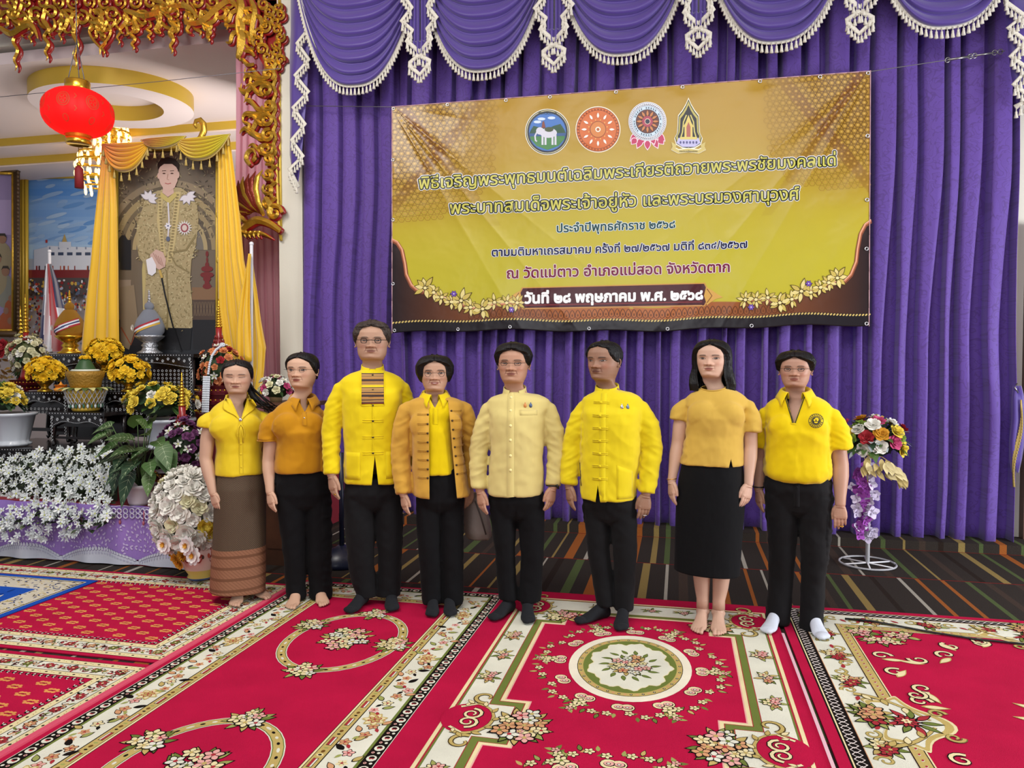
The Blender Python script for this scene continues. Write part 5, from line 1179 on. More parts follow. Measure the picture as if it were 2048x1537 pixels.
for y in range(390, 525, 6): cv.ell(319+.05*(y-390), y, 3, 2, RB2, 1, 6); cv.ell(355-.12*(y-390), y, 3.5, 2, RB2, 1, 6)
cv.line([(333, 540), (336, 600), (334, 660)], 3, RB2, 1); cv.line([(290, 505), (320, 520), (334, 512)], 3, RB2, 1); cv.line([(392, 470), (372, 500), (345, 505)], 4, RB2, 1); cv.line([(338, 505), (352, 530), (378, 545)], 3, RB2, 1)
cv.poly([(288, 655), (384, 657), (380, 700), (292, 700)], C('#17171a'), -1)
SK_ = C('#c3a296'); cv.lay(20)
cv.poly([(326, 372), (346, 372), (348, 386), (336, 394), (325, 386)], SK_); cv.poly([(322, 384), (336, 396), (350, 384), (354, 392), (338, 408), (320, 394)], C('#b7a565'), 1)
cv.poly([(317, 340), (319, 328), (330, 321), (345, 322), (354, 330), (356, 345), (355, 362), (349, 376), (338, 383), (328, 379), (321, 368), (317, 355)], SK_, 2); cv.ell(356, 350, 3, 7, SK_, 1, 8); cv.ell(317, 352, 2.5, 6, SK_, 1, 8)
cv.poly([(316, 342), (315, 328), (322, 318), (336, 314), (350, 318), (358, 328), (357, 342), (352, 334), (344, 328), (328, 328), (320, 334)], C('#231715'), 4)
for x in (328, 344): cv.ell(x, 347, 3.2, 1.3, C('#4a2f28'), 4, 8); cv.line([(x-4, 342), (x+4, 341.5)], 1.2, C('#4a332a'), 4)
cv.line([(336, 348), (334, 359), (338, 360)], 1.1, C('#9b7466'), 4); cv.line([(330, 366.5), (336, 368), (342, 366.5)], 1.8, C('#a8605c'), 4)
for (x, y, sg) in ((297, 398, -1), (374, 392, 1)):
    for a in (-2.6, -2.0, -1.3, -.6, -.1, .5): cv.leaf(x, y, 17, 8, -a*sg if sg > 0 else a, C('#cfc9cf'), C('#9a9298'), 3)
cv.lay(24); cv.line([(336, 405), (338, 440), (336, 475)], 3, C('#c9c4cb')); cv.flower(336, 452, 6, C('#d6d2d8'), C('#3f4a7a'), None, 6); cv.ell(336, 478, 4, 5, C('#5a6074'), 1)
for a in range(16): cv.leaf(369, 456, 16, 4, a*pi/8, C('#cdc8c6'), None, 1)
cv.ell(369, 456, 8, 9, C('#8f4a50'), 4, 16); cv.ell(369, 456, 5, 6, C('#c9b9b0'), 5, 12)
cv.lay(26); cv.poly([(300, 510), (312, 499), (326, 505), (332, 520), (330, 534), (318, 540), (304, 530)], SK_); 
for k in range(4): cv.line([(306+k*5, 506+k*3), (318+k*3, 528+k*2)], 1.0, C('#93695e'), 1)
cv.poly([(292, 520), (304, 514), (312, 530), (312, 545), (304, 552), (296, 548)], C('#d8d5da'), 1)
cv.line([(320, 540), (330, 590), (345, 650), (362, 704)], [3.5, 3, 3, 2.5], C('#111114'), 2); cv.line([(319, 540), (324, 556)], 4.5, C('#b89a50'), 3)
cv.build('photo_print', PRN, pt)
def bar(m, p0, p1, w_, d): 
    p0, p1 = Vector(p0), Vector(p1); m.tube([p0, p1], w_, 4, flat=.8, up=(0, 1, 0)); m.tube([p0+Vector((0, -d*.6, 0)), p1+Vector((0, -d*.6, 0))], w_*.45, 6)
m = MB(); 
for (a, b) in (((232, 296), (232, 712)), ((436, 296), (436, 712)), ((232, 297), (436, 297))): bar(m, at(*a, Y=YP-.02), at(*b, Y=YP-.02), .026, .03)
m.box(at(230, 700, Y=YP).x, at(438, 700, Y=YP).x, YP+.005, YP+.04, at(330, 712, Y=YP).z, at(330, 298, Y=YP).z)
for py in (330, 430, 520, 620): 
    for px in (232, 436): m.ball(at(px, py, Y=YP-.05), (.022, .014, .03), 8, 6)
obj('gilt_frame', m, GOLDP, pt)
m = MB(); P = [(378, 292), (392, 286), (402, 276), (408, 262), (407, 248), (400, 240), (392, 242), (389, 250), (393, 256)]; m.tube([at(x, y, Y=YP-.06) for x, y in P], [.03, .03, .034, .034, .03, .026, .022, .017, .01], 8, flat=.6, up=(0, 1, 0)); obj('crest_scroll', m, GOLD, pt)
# --- drapes round the portrait
DR = M('satin_drape', rough=.45, vc=True, sheen=.5, spec=.4)
def drape(name, label, rows_px, Y, cols, folds=5, amp=.035, cat='drape', parent=None):
    m = MB(); n = 34; R_ = []; cc = []
    rows = []
    for i in range(len(rows_px)-1):
        for k in range(6): rows.append([lerp(rows_px[i][q], rows_px[i+1][q], k/6) for q in range(3)])
    rows.append(list(rows_px[-1]))
    for j, (py, xl, xr) in enumerate(rows):
        t = j/(len(rows)-1); r = []
        for i in range(n+1):
            u = i/n; p = at(lerp(xl, xr, u), py+4*sin(u*9)*t, Y=Y); p.y -= amp*(.5+.5*sin(u*folds*2*pi+.8*sin(t*4)))*(.5+.5*t)+.01*nz((u*4, t*3, Y)); r.append(p)
        R_.append(r)
    m.grid(R_); k = 0
    for j in range(len(rows)-1):
        for i in range(n):
            t = j/(len(rows)-1); u = i/n; m.c[j*n+i] = cols(u, t)
    o = obj(name, m, DR, parent, vc=True); md = o.modifiers.new('t', 'SOLIDIFY'); md.thickness = .004
    if label: tag(o, label, cat)
    return o
mix = lambda a, b, t: tuple(lerp(p, q, min(1, max(0, t))) for p, q in zip(a, b))
ORG, YEL, YG, GDD = C('#c9701e'), C('#d9ab10'), C('#b3ac14'), C('#cf9a1a')
drape('portrait_drape', 'long drape, orange at its top and yellow below, left of the portrait', [(290, 206, 232), (340, 203, 232), (420, 196, 238), (520, 186, 240), (620, 174, 240), (706, 164, 240)], YP-.12, lambda u, t: mix(ORG, YEL, t*2.2+.25*u), 3)
drape('portrait_drape', 'long plain yellow drape right of the portrait', [(272, 438, 460), (340, 438, 470), (440, 438, 483), (520, 440, 491), (620, 441, 512), (700, 452, 522), (760, 462, 520), (800, 470, 516)], YP-.12, lambda u, t: YEL, 4)
def pswag(x0, y0, x1, y1, yb, c0, c1, label, name='portrait_swag'):
    m = MB(); R_ = []; nv, nu = 30, 30
    t = thing(name, label, 'swag', at((x0+x1)/2, y0, Y=YP-.2), 'small swags across the top of the portrait')
    for j in range(nv+1):
        v = j/nv; r = []
        for i in range(nu+1):
            u = -1+2*i/nu; x = lerp(x0, x1, (u+1)/2); yt = lerp(y0, y1, (u+1)/2); dr = (yb-max(y0, y1))*(1-v)*(1-abs(u)**2.4); p = at(x, yt+dr+v*8*0, Y=YP-.18); p.y -= .05*abs(sin(v*6*pi))*(1-abs(u)**3)+.03*(1-v)*(1-u*u); r.append(p)
        R_.append(r)
    m.grid(R_); 
    for j in range(nv):
        for i in range(nu): m.c[j*nu+i] = mix(c0, c1, i/nu*.8+.2*(1-j/nv))
    o = obj('swag_cloth', m, DR, t, vc=True); md = o.modifiers.new('t', 'SOLIDIFY'); md.thickness = .003
    m = MB(); path = R_[0]; m.tube(path, .008, 5)
    tassels(m, path, .075, .085, .03); obj('tassel_fringe', m, M('dull_gold_thread', '#b39a55', rough=.6), t, kind='stuff')
pswag(206, 288, 302, 283, 348, ORG, YEL, 'orange swag over the upper left corner of the portrait')
pswag(282, 280, 372, 272, 303, ORG, YG, 'small middle swag at the top of the portrait')
pswag(352, 280, 460, 268, 328, YEL, YG, 'yellow-green swag over the upper right corner of the portrait')
# --- posters on the alcove wall
YB2 = 10.2
t = thing('framed_poster', 'large yellow-framed poster of a white building under blue sky and a crowd', 'poster', at(130, 700, Y=YB2))
cv = Canvas(pf(YB2), .002); cv.lay(0)
for j in range(24):
    y0 = 350+j*7; cv.quad(52, y0, 262, y0+7, mix(C('#4a8ad8'), C('#a8c8e8'), j/24+.12*sin(j)), 0, 2, 1)
for i in range(60): x, y = rp.uniform(60, 255), rp.uniform(355, 490); cv.lay(1+(i % 3)); cv.ell(x, y, rp.uniform(8, 24), rp.uniform(2, 5), mix(C('#a8c4e4'), C('#5a8fd0'), rp.random()), 0, 12, -.25)
cv.lay(5); cv.quad(52, 518, 262, 560, C('#9aa6ba')); cv.poly([(68, 500), (95, 494), (95, 540), (68, 540)], C('#c3c9d8'), 1); cv.poly([(95, 492), (262, 498), (262, 540), (95, 540)], C('#d3d8e4'), 1)
for i in range(9): cv.quad(98+i*18, 505, 109+i*18, 511, C('#3c4a66'), 2); cv.quad(98+i*18, 494, 101+i*18, 499, C('#8a93ac'), 2)
cv.quad(118, 484, 142, 496, C('#cdd3e0'), 2); cv.poly([(124, 484), (129, 468), (134, 484)], C('#b59a5a'), 3); cv.quad(91, 480, 95, 486, C('#a83a34'), 2)
cv.quad(52, 540, 262, 556, C('#7c2a2c'), 1); cv.quad(52, 556, 262, 590, C('#4f4646'), 1)
for i in range(700):
    x, y = rp.uniform(54, 260), rp.uniform(560, 690); cv.lay(8+(i % 4)); cv.ell(x, y, rp.uniform(1.5, 3.5), rp.uniform(2, 4), C(rp.choice(('#b0b6cc', '#8e2c30', '#3c2c2a', '#c9a54a', '#b5412c', '#54627c', '#d8d8de', '#2a2a30'))), 0, 7)
for i in range(26): x = rp.uniform(70, 255); cv.lay(8); cv.quad(x, 532, x+2, 541, C(rp.choice(('#8a2c2c', '#b5552c', '#2c2c34'))))
cv.build('poster_print', PRN, t)
m = MB()
for px in (45,):
    for dx, r in ((-6, .05), (2, .035), (8, .03)): m.tube([at(px+dx, 352, Y=YB2-.04), at(px+dx, 705, Y=YB2-.04)], r, 8)
for dy, r in ((-5, .05), (3, .03)): m.tube([at(38, 352+dy, Y=YB2-.04), at(262, 349+dy, Y=YB2-.04)], r, 8)
obj('yellow_frame', m, GOLDP, t)
YB3 = 9.7
t = thing('framed_photo', 'dark carved frame with a group photograph at the left edge', 'picture frame', at(-20, 670, Y=YB3))
cv = Canvas(pf(YB3), .002); cv.quad(-90, 350, 30, 660, C('#8f7fae'), 0, 2, 4)
cv.lay(2); cv.quad(-90, 400, 30, 470, C('#a594c2'), 0)
for (x, y, c_) in ((4, 480, '#8d8268'), (10, 545, '#7d7f78'), (-6, 520, '#8d8268')): cv.ell(x, y+38, 20, 34, C(c_), 1, 16); cv.ell(x+1, y-2, 8, 10, C('#8a6450'), 2, 12); cv.poly([(x-8, y-4), (x-4, y-13), (x+6, y-13), (x+10, y-4), (x+4, y-8), (x-4, y-8)], C('#1c1716'), 3)
for (x, y) in ((12, 630), (-4, 645), (22, 605), (20, 650)): cv.ell(x, y+10, 13, 16, C('#9c4a22'), 3, 12); cv.ell(x, y-8, 5.5, 7, C('#8a6450'), 4, 10)
cv.build('photo_print', PRN, t)
m = MB(); 
for k, (dx, r, mt_) in enumerate(((0, .07, 0),)): 
    m.tube([at(33, 336, Y=YB3-.05), at(33, 672, Y=YB3-.05)], .055, 6, flat=.6, up=(0, 1, 0)); m.tube([at(-95, 333, Y=YB3-.05), at(36, 340, Y=YB3-.05)], .055, 6); m.tube([at(-95, 668, Y=YB3-.05), at(36, 668, Y=YB3-.05)], .055, 6)
for i in range(40): m.ball(at(36, 345+i*8, Y=YB3-.1), (.02, .02, .035), 6, 5)
obj('carved_frame', m, M('dark_gilt_wood', '#4f3a22', rough=.45, metal=.2), t)
m = MB(); m.tube([at(26, 345, Y=YB3-.06), at(26, 662, Y=YB3-.06)], .022, 6); m.tube([at(-90, 345, Y=YB3-.06), at(26, 347, Y=YB3-.06)], .022, 6); m.tube([at(-90, 661, Y=YB3-.06), at(26, 661, Y=YB3-.06)], .022, 6); obj('gold_liner', m, GOLD, t)
# gilt floral ornament and red flower disks left of the altar
t = thing('gilt_ornament', 'heap of gilded leaves with red flower discs at the far left of the altar', 'ornament', at(15, 760, Y=6.25))
m = MB()
for i in range(120): leafm(m, at(rp.uniform(-10, 62), rp.uniform(685, 790), Y=6.25+rp.uniform(-.05, .05)), (rp.uniform(-1, 1), -.4, rp.uniform(-.2, 1)), (0, -1, .2), .07, .03, C('#9c7c3c') if i % 3 else C('#6a4c26'))
obj('gilt_leaves', m, M('gilt_leaf', rough=.4, vc=True, metal=.5), t, vc=True, kind='stuff')
for (px, py) in ((2, 705), (-8, 690), (30, 695), (38, 688), (8, 690)): place_flower(RD_, t, at(px, py, Y=6.1), (0, -1, 0), .06)
# --- flags
t = thing('striped_flag', 'red white and blue striped flag drooping from a white pole behind the golden urn', 'flag', at(100, 706, Y=6.2))
m = MB(); m.tube([at(99, 505, Y=6.2), at(103, 706, Y=6.2)], .013, 8); m.ball(at(99, 503, Y=6.2), .018, 8, 6); obj('pole', m, M('white_enamel', '#d8d8dc', rough=.35), t)
m = MB(); R_ = []; rows = [(528, 92, 103), (560, 89, 116), (600, 86, 126), (640, 82, 138), (680, 79, 147), (706, 76, 152)]; rr2 = []
for i in range(5):
    for k in range(8): rr2.append([lerp(rows[i][q], rows[i+1][q], k/8) for q in range(3)])
rr2.append(rows[-1]); n = 48
for j, (py, xl, xr) in enumerate(rr2): R_.append([at(lerp(xl, xr, i/n), py+i/n*8*sin(j*.1), Y=6.14-.03*sin(i/n*7+j*.08)-.02*sin(i/n*15)) for i in range(n+1)])
m.grid(R_)
RF, WF, BF_ = C('#b02a30'), C('#dfe2e8'), C('#262c55')
for j in range(len(rr2)-1):
    for i in range(n):
        u = i/n; v = j/(len(rr2)-1); s_ = u+.10*(1-v)
        m.c[j*n+i] = BF_ if s_ < .13 else WF if s_ < .36 else RF if s_ < .66 else BF_ if v < .45 else WF if v < .62 else RF
obj('flag_cloth', m, DR, t, vc=True)
t = thing('yellow_flag', 'plain yellow flag drooping from a white pole right of the portrait', 'flag', at(503, 740, Y=5.9))
m = MB(); m.tube([at(503, 490, Y=5.9), at(503, 800, Y=5.9)], .015, 8); m.ball(at(503, 488, Y=5.9), .02, 8, 6); obj('pole', m, M('white_enamel', '#d8d8dc', rough=.35), t)
drape('flag_cloth', None, [(508, 499, 502), (560, 490, 502), (620, 481, 503), (660, 477, 504), (720, 475, 505)], 5.86, lambda u, t: YEL, 2, .03, parent=t)
drape('flag_fly', None, [(530, 504, 506), (580, 504, 515), (640, 503, 524), (695, 502, 535), (704, 503, 533), (740, 503, 530), (790, 492, 524)], 5.93, lambda u, t: mix(YEL, C('#c9a42a'), .5), 2, .03, parent=t)
# --- red lantern
pc_ = at(156, 226, Y=5.75); k_ = (at(228, 226, Y=5.75)-at(84, 226, Y=5.75)).length/2*.77
t = thing('paper_lantern', 'round red cloth lantern with gold print glowing under the carved arch', 'lantern', pc_)
LM = M('lantern_cloth', '#b8141a', rough=.6); nt = LM.node_tree; N = nt.nodes; L = nt.links; tr = N.new('ShaderNodeBsdfTranslucent'); tr.inputs[0].default_value = C('#c8141a'); ad = N.new('ShaderNodeMixShader'); ad.inputs[0].default_value = .55; L.new(N['Principled BSDF'].outputs[0], ad.inputs[1]); L.new(tr.outputs[0], ad.inputs[2]); L.new(ad.outputs[0], N['Material Output'].inputs[0])
m = MB(); hz = k_*.74; rows = []
for j in range(21):
    f = -1+2*j/20; f *= .93; row = []
    for i in range(96):
        a = 2*pi*i/96; r = k_*sqrt(max(.03, 1-abs(f)**2.3))*(1-.022*(abs(cos(a*8))**8)); row.append(pc_+Vector((r*cos(a), r*sin(a), hz*f)))
    rows.append(row)
m.grid(rows, True); obj('lantern_shade', m, LM, t)
for sg in (-1, 1):
    m = MB(); rr_ = k_*.34; z = hz*.93*sg; m.lathe([(rr_*.98, z-.01), (rr_*1.04, z), (rr_*1.04, z+sg*.07), (rr_*.98, z+sg*.08), (rr_*.9, z+sg*.07)], pc_, 28); obj('gold_collar', m, GOLDB, t)
m = MB(); m.ball(pc_, .045, 12, 8); obj('bulb', m, M('bulb_glow', '#ffe8c0', emit=('#ffd9a0', 60)), t)
m = MB()
for a in (0, 2.1, 4.2): m.tube([pc_+Vector((k_*.3*cos(a), k_*.3*sin(a), hz)), Vector((pc_.x, pc_.y, pc_.z+hz+.42))], .004, 4)
m.tube([Vector((pc_.x, pc_.y, pc_.z+hz+.42)), Vector((pc_.x, pc_.y, pc_.z+hz+.9))], .004, 4); obj('hanging_wires', m, WIRE, t)
m = MB(); zz = pc_.z-hz-.09; m.tube([Vector((pc_.x, pc_.y, zz)), Vector((pc_.x, pc_.y, zz-.14))], .003, 4); m.ball((pc_.x, pc_.y, zz-.15), .02, 8, 6); obj('tassel_cord', m, GOLDB, t)
m = MB(); m.lathe([(.01, zz-.16), (.035, zz-.19), (.038, zz-.36), (.0, zz-.36)], (pc_.x, pc_.y, 0), 14); obj('tassel', m, M('red_silk', '#7a1218', rough=.7), t)
cvl = Canvas(lambda a, f, h: pc_+Vector(((k_*sqrt(max(.03, 1-abs(f)**2.3))+.004+h)*cos(a), (k_*sqrt(max(.03, 1-abs(f)**2.3))+.004+h)*sin(a), hz*f)), .0006)
GLP = C('#8a4a1c')
for kk in range(8):
    a = 2*pi*kk/8+.35; cvl.lay(0); cvl.ring(a, .15, .17, .28, .02, GLP, 0, 24); cvl.ring(a, .15, .12, .20, .02, GLP, 0, 20)
    for q in range(5): b = q*1.26; cvl.line([(a+.03*cos(b), .15+.05*sin(b)), (a+.09*cos(b), .15+.15*sin(b))], .02, GLP, 1)
    cvl.line([(a+.3, .4), (a+.36, .3), (a+.3, .2)], .02, GLP, 0); cvl.line([(a+.3, -.1), (a+.36, -.2), (a+.3, -.3)], .02, GLP, 0); cvl.ring(a+.02, -.55, .08, .12, .02, GLP, 0, 16)
cvl.build('gold_print', VC, t, kind='stuff')
pl_ = bpy.data.lights.new('lantern_bulb_light', 'POINT'); pl_.energy = 8; pl_.color = (1, .75, .5); pl_.shadow_soft_size = .05; lo = bpy.data.objects.new('lantern_bulb_light', pl_); COL.objects.link(lo); lo.location = pc_
# --- carved and gilded arch
ct_ = thing('carved_arch', 'red and gold carved arch of curling flame scrolls framing the alcove top and right side', 'carving', at(560, 470, Y=6.38))
YA = 6.36; backs = MB()
def stroke(P, w_, dy=0, tip=True, back=True, name='scroll'):
    """tapered carved scroll along photo-pixel points, w_ in pixels"""
    Q = [at(x, y, Y=YA-dy) for x, y in P]; QQ = []; n = len(Q)
    for i in range(n-1):   # Catmull-Rom
        p0, p1, p2, p3 = Q[max(i-1, 0)], Q[i], Q[i+1], Q[min(i+2, n-1)]
        for k in range(4):
            t = k/4; QQ.append(.5*((2*p1)+(p2-p0)*t+(2*p0-5*p1+4*p2-p3)*t*t+(3*p1-p0-3*p2+p3)*t**3))
    QQ.append(Q[-1]); N_ = len(QQ); k0 = .0044
    R_ = [max(.002, w_*k0*.5*(sin(pi*(.18+.82*i/(N_-1)))**.7 if tip else 1)) for i in range(N_)]
    m = MB(); m.tube(QQ, [r*.95 for r in R_], 4, flat=1.0, up=(0, 1, 0)); obj(name, m, GOLD, ct_, smooth=False)
    if back: backs.tube([q+Vector((.006, .035, -.008)) for q in QQ], [r*1.12+.006 for r in R_], 6, flat=.7, up=(0, 1, 0))
def flame(x, y, ang, l, w_, curl=1, dy=0):
    """S-shaped flame with a hooked tip; ang in photo space (0 = right, pi/2 = down)"""
    ca, sa = cos(ang), sin(ang); P = []
    for t, o in ((0, 0), (.2, .10), (.42, .13), (.62, .02), (.8, -.12), (.93, -.08), (1.0, .04)): P.append((x+l*t*ca-l*o*curl*sa, y+l*t*sa+l*o*curl*ca))
    stroke(P, w_, dy)
def spiral(x, y, r, a0, sg, w_, dy=.01, turns=1.3):
    stroke([(x+r*(1-.8*i/10)*cos(a0+sg*turns*2*pi*i/10), y+r*(1-.8*i/10)*sin(a0+sg*turns*2*pi*i/10)) for i in range(11)], w_, dy)
rk = random.Random(5)
for (x, y0, y1, w_) in ((30, 60, 142, 9), (92, 55, 122, 9), (150, 40, 136, 11), (206, 60, 110, 8), (265, 55, 101, 9), (297, 50, 82, 7), (342, 50, 108, 9), (416, 45, 84, 9), (452, 20, 60, 8), (60, 40, 88, 7), (120, 30, 84, 7), (236, 35, 90, 7), (318, 30, 70, 7), (388, 25, 60, 7)):
    h = y1-y0; stroke([(x-8, y0-20), (x+5, y0), (x-4, y0+h*.28), (x+5, y0+h*.5), (x-2, y0+h*.72), (x+3, y0+h*.88), (x, y1)], w_)
for i in range(15):
    x = 8+i*31; spiral(x, 30+6*sin(i*1.7), 15, rk.uniform(0, 6), 1 if i % 2 else -1, 9); spiral(x+14, 4, 13, rk.uniform(0, 6), -1 if i % 2 else 1, 8); 
    flame(x-8, 20, pi/2+rk.uniform(-.6, .6), 48, 11, 1 if i % 2 else -1, .015); flame(x+6, 38, pi/2+rk.uniform(-1.0, 1.0), 36, 8, -1 if i % 2 else 1)
for (x, y, r) in ((25, 25, 26), (200, 55, 20), (330, 15, 24)):
    for k in range(7): flame(x, y, 2*pi*k/7+.3, r*1.2, 9, 1, .03)
    spiral(x, y, r*.5, 0, 1, 8, .05)
for sg in (-1, 1): stroke([(200, 38), (200+sg*17, 50), (200+sg*21, 66), (200+sg*12, 82), (200, 96), (200, 110)], 7, .02)
for (x0, y0, x1, y1) in ((0, 55, 70, 62), (250, 20, 385, 22), (370, 45, 470, 8)): stroke([(x0, y0), (lerp(x0, x1, .3), lerp(y0, y1, .3)+10), (lerp(x0, x1, .6), lerp(y0, y1, .6)-4), (lerp(x0, x1, .85), lerp(y0, y1, .85)-12), (x1, y1), (x1+6, y1+16)], 15, .03)
# right column
for (x, y, w_) in ((478, 20, 18), (480, 62, 16), (505, 30, 14)):
    stroke([(x-4, y-30), (x+4, y-10), (x, y+15), (x-3, y+40), (x, y+58)], w_, .04)
    for sg in (-1, 1): flame(x, y, pi/2+sg*.9, 36, 11, sg, .03)
stroke([(477, 55), (484, 75), (480, 98), (476, 112), (474, 118)], 18, .05)
for i, y in enumerate(range(8, 132, 15)): spiral(527+12*sin(i), y, 12, rk.uniform(0, 6), 1 if i % 2 else -1, 8, .03); spiral(555+5*sin(i*2), y+6, 10, rk.uniform(0, 6), -1 if i % 2 else 1, 7, .02); flame(508, y, pi+rk.uniform(-.5, .7), 30, 9, 1 if i % 2 else -1, .03)
for i, (y, l) in enumerate(((140, 62), (172, 68), (203, 72), (232, 60), (262, 66), (290, 60))):
    flame(545, y, pi-.35+.3*sin(i*2), l, 13, 1 if i % 2 else -1, .02); flame(540, y+14, pi+.25, l*.75, 10, -1, .03); spiral(536-4*(i % 2), y+8, 13, 1+i, 1 if i % 2 else -1, 10, .05); stroke([(552, y-14), (546, y), (551, y+14), (545, y+24)], 10, .03)
for (x, y) in ((478, 172), (482, 237), (486, 140)): stroke([(x+26, y+34), (x+14, y+26), (x+16, y+12), (x+4, y+6), (x+5, y-6)], 8, .02)
for k in range(4): stroke([(552, 300+k*32), (540, 312+k*32), (544, 330+k*32), (553, 334+k*32)], 10, .03); spiral(536, 318+k*30, 12, 2+k, -1, 9, .04)
# winged figure's feathers and head at the foot of the column
FR = M('red_gilt_feather', '#7c2a1c', rough=.35, metal=.35, bump=(30, .3))
for k in range(12):
    an = radians(95+k*8.5); L_ = 92-k*3.0; bx, by = 528-k*1.2, 432-k*1.5; ca, sa = cos(an), -sin(an); P = [at(bx+L_*t*ca+o_*sa*L_, by+L_*t*sa-o_*ca*L_, Y=YA-.075+.004*k-.03*sin(pi*t)) for t, o_ in ((0, 0), (.3, .10), (.6, .13), (.85, .07), (1, -.06))]
    m = MB(); m.tube(P, [.016, .030, .034, .026, .004], 7, flat=.45, up=(0, 1, 0)); obj('feather', m, FR if k % 3 else GOLD, ct_)
stroke([(500, 330), (492, 318), (496, 304), (506, 300), (512, 312)], 12, .07, name='crest'); stroke([(560, 462), (540, 448), (516, 440), (500, 446), (484, 460), (494, 468), (520, 466), (545, 478)], 17, .06, name='dragon_head')
for k in range(4): stroke([(492+k*9, 462), (489+k*9, 470), (492+k*9, 476)], 6, .07, name='fang')
stroke([(484, 396), (478, 420), (486, 440), (500, 446)], 14, .06); stroke([(530, 395), (540, 415), (538, 438)], 16, .05); spiral(548, 425, 16, 0, -1, 12, .05)
o = obj('red_backing', backs, REDL, ct_, kind='stuff')
m = MB(); rows = []
def board(P): 
    a_ = [at(x, y, Y=YA+.045) for x, y in P]; b_ = [v+Vector((0, .05, 0)) for v in a_]; n = len(P); m.add(a_+b_, [tuple(range(n))[::-1], tuple(range(n, 2*n))]+[(i, (i+1) % n, (i+1) % n+n, i+n) for i in range(n)])
board([(0-60, -40), (580, -40), (580, 12), (470, 22), (380, 14), (330, 34), (250, 26), (200, 40), (140, 30), (60, 44), (-60, 40)])
board([(510, 0), (553, 0), (553, 440), (535, 425), (528, 380), (540, 340), (534, 300), (540, 240), (532, 190), (538, 150), (515, 110)])
obj('red_board', m, REDL, ct_, smooth=False)
m = MB(); m.tube([at(551, 140, Y=YA), at(552, 300, Y=YA), at(557, 440, Y=YA), at(562, 480, Y=YA)], .014, 6); m.tube([at(559, 0, Y=YA+.03), at(559, 200, Y=YA+.03), at(560, 330, Y=YA+.03), at(562, 482, Y=YA+.03)], .014, 6); obj('gold_border', m, GOLDP, ct_)
# ============================================================ PEOPLE
def ev_remesh(mb, vox, it=4, fac=.5):
    me = mb.mesh('tmp', SKIN0, False); o = bpy.data.objects.new('tmp', me); COL.objects.link(o)
    md = o.modifiers.new('r', 'REMESH'); md.mode = 'VOXEL'; md.voxel_size = vox
    if it: sm = o.modifiers.new('s', 'SMOOTH'); sm.factor = fac; sm.iterations = it
    dg = bpy.context.evaluated_depsgraph_get(); dg.update(); e = bpy.data.meshes.new_from_object(o.evaluated_get(dg))
    n = len(e.vertices); V = np.empty(n*3, np.float32); e.vertices.foreach_get('co', V); V = V.reshape(-1, 3)
    Nn = np.empty(n*3, np.float32); e.vertices.foreach_get('normal', Nn); Nn = Nn.reshape(-1, 3)
    Q = [tuple(p.vertices) for p in e.polygons]
    bpy.data.objects.remove(o); bpy.data.meshes.remove(me); bpy.data.meshes.remove(e); return V, Nn, Q
SKIN0 = M('skin_base', '#b98a6c')
def npmesh(name, V, Fc, mat, Cv=None, smooth=True):
    me = bpy.data.meshes.new(name); me.from_pydata([tuple(map(float, v)) for v in V], [], Fc)
    if Cv is not None:
        a = me.color_attributes.new('Col', 'FLOAT_COLOR', 'POINT'); a.data.foreach_set('color', np.asarray(Cv, dtype=np.float32).ravel())
    if smooth: me.polygons.foreach_set('use_smooth', [True]*len(me.polygons))
    me.materials.append(mat); me.update(); return me
# ---------- hand template (wrist at origin, fingers towards -Z, back of hand towards -Y, thumb towards +X)
def hand_template():
    m = MB()
    m.tube([(0, 0, .03), (0, 0, .012), (0, 0, -.008), (0, 0, -.025)], [.015, .0205, .0245, .030], 14, flat=.80, up=(0, 1, 0))
    rows = []
    for z, wx, wy, yc in ((-.004, .022, .016, 0), (-.022, .031, .017, 0), (-.05, .039, .016, .001), (-.078, .041, .014, .002), (-.092, .038, .011, .003)):
        rows.append([Vector((wx*cos(a)*(abs(cos(a))**-.15 if abs(cos(a)) > .1 else 1), yc+wy*sin(a), z)) for a in [2*pi*i/16 for i in range(16)]])
    m.grid(rows[::-1], True, True, True)
    fing = [(.028, .070, .0088, .03), (.0095, .077, .0092, .015), (-.0095, .071, .0088, -.005), (-.027, .056, .0078, -.03)]
    for i, (x, L_, r, sp) in enumerate(fing):
        p = Vector((x, .002, -.080)); ang = .10+.06*i; pts = [p]; rad = [r*1.08]; a = ang
        for k, (f, da) in enumerate(((.42, .22+.05*i), (.32, .20+.04*i), (.26, .1))):
            p = p+Vector((sp*f*L_*3*.3, sin(a)*L_*f, -cos(a)*L_*f)); pts.append(p); rad.append(r*(1.0, .93, .72)[k]); a += da
        # joints a little thicker
        PP = []; RR = []
        for k in range(3): PP += [pts[k], pts[k].lerp(pts[k+1], .5)]; RR += [rad[k]*1.03, rad[k]*.94]
        PP.append(pts[3]); RR.append(rad[3]); m.tube(PP, RR, 10); m.ball(pts[3], rad[3]*1.0, 8, 6); m.ball(pts[0]+Vector((0, -.003, 0)), r*1.12, 8, 6)
    T = [Vector((.018, .002, -.015)), Vector((.036, .008, -.040)), Vector((.044, .014, -.068)), Vector((.043, .019, -.093))]
    m.tube(T, [.015, .0135, .0105, .0082], 10); m.ball(T[3], .0085, 8, 6); m.ball((.028, .008, -.035), (.014, .013, .024), 8, 6)
    return ev_remesh(m, .0024, 4)
HANDT = hand_template()
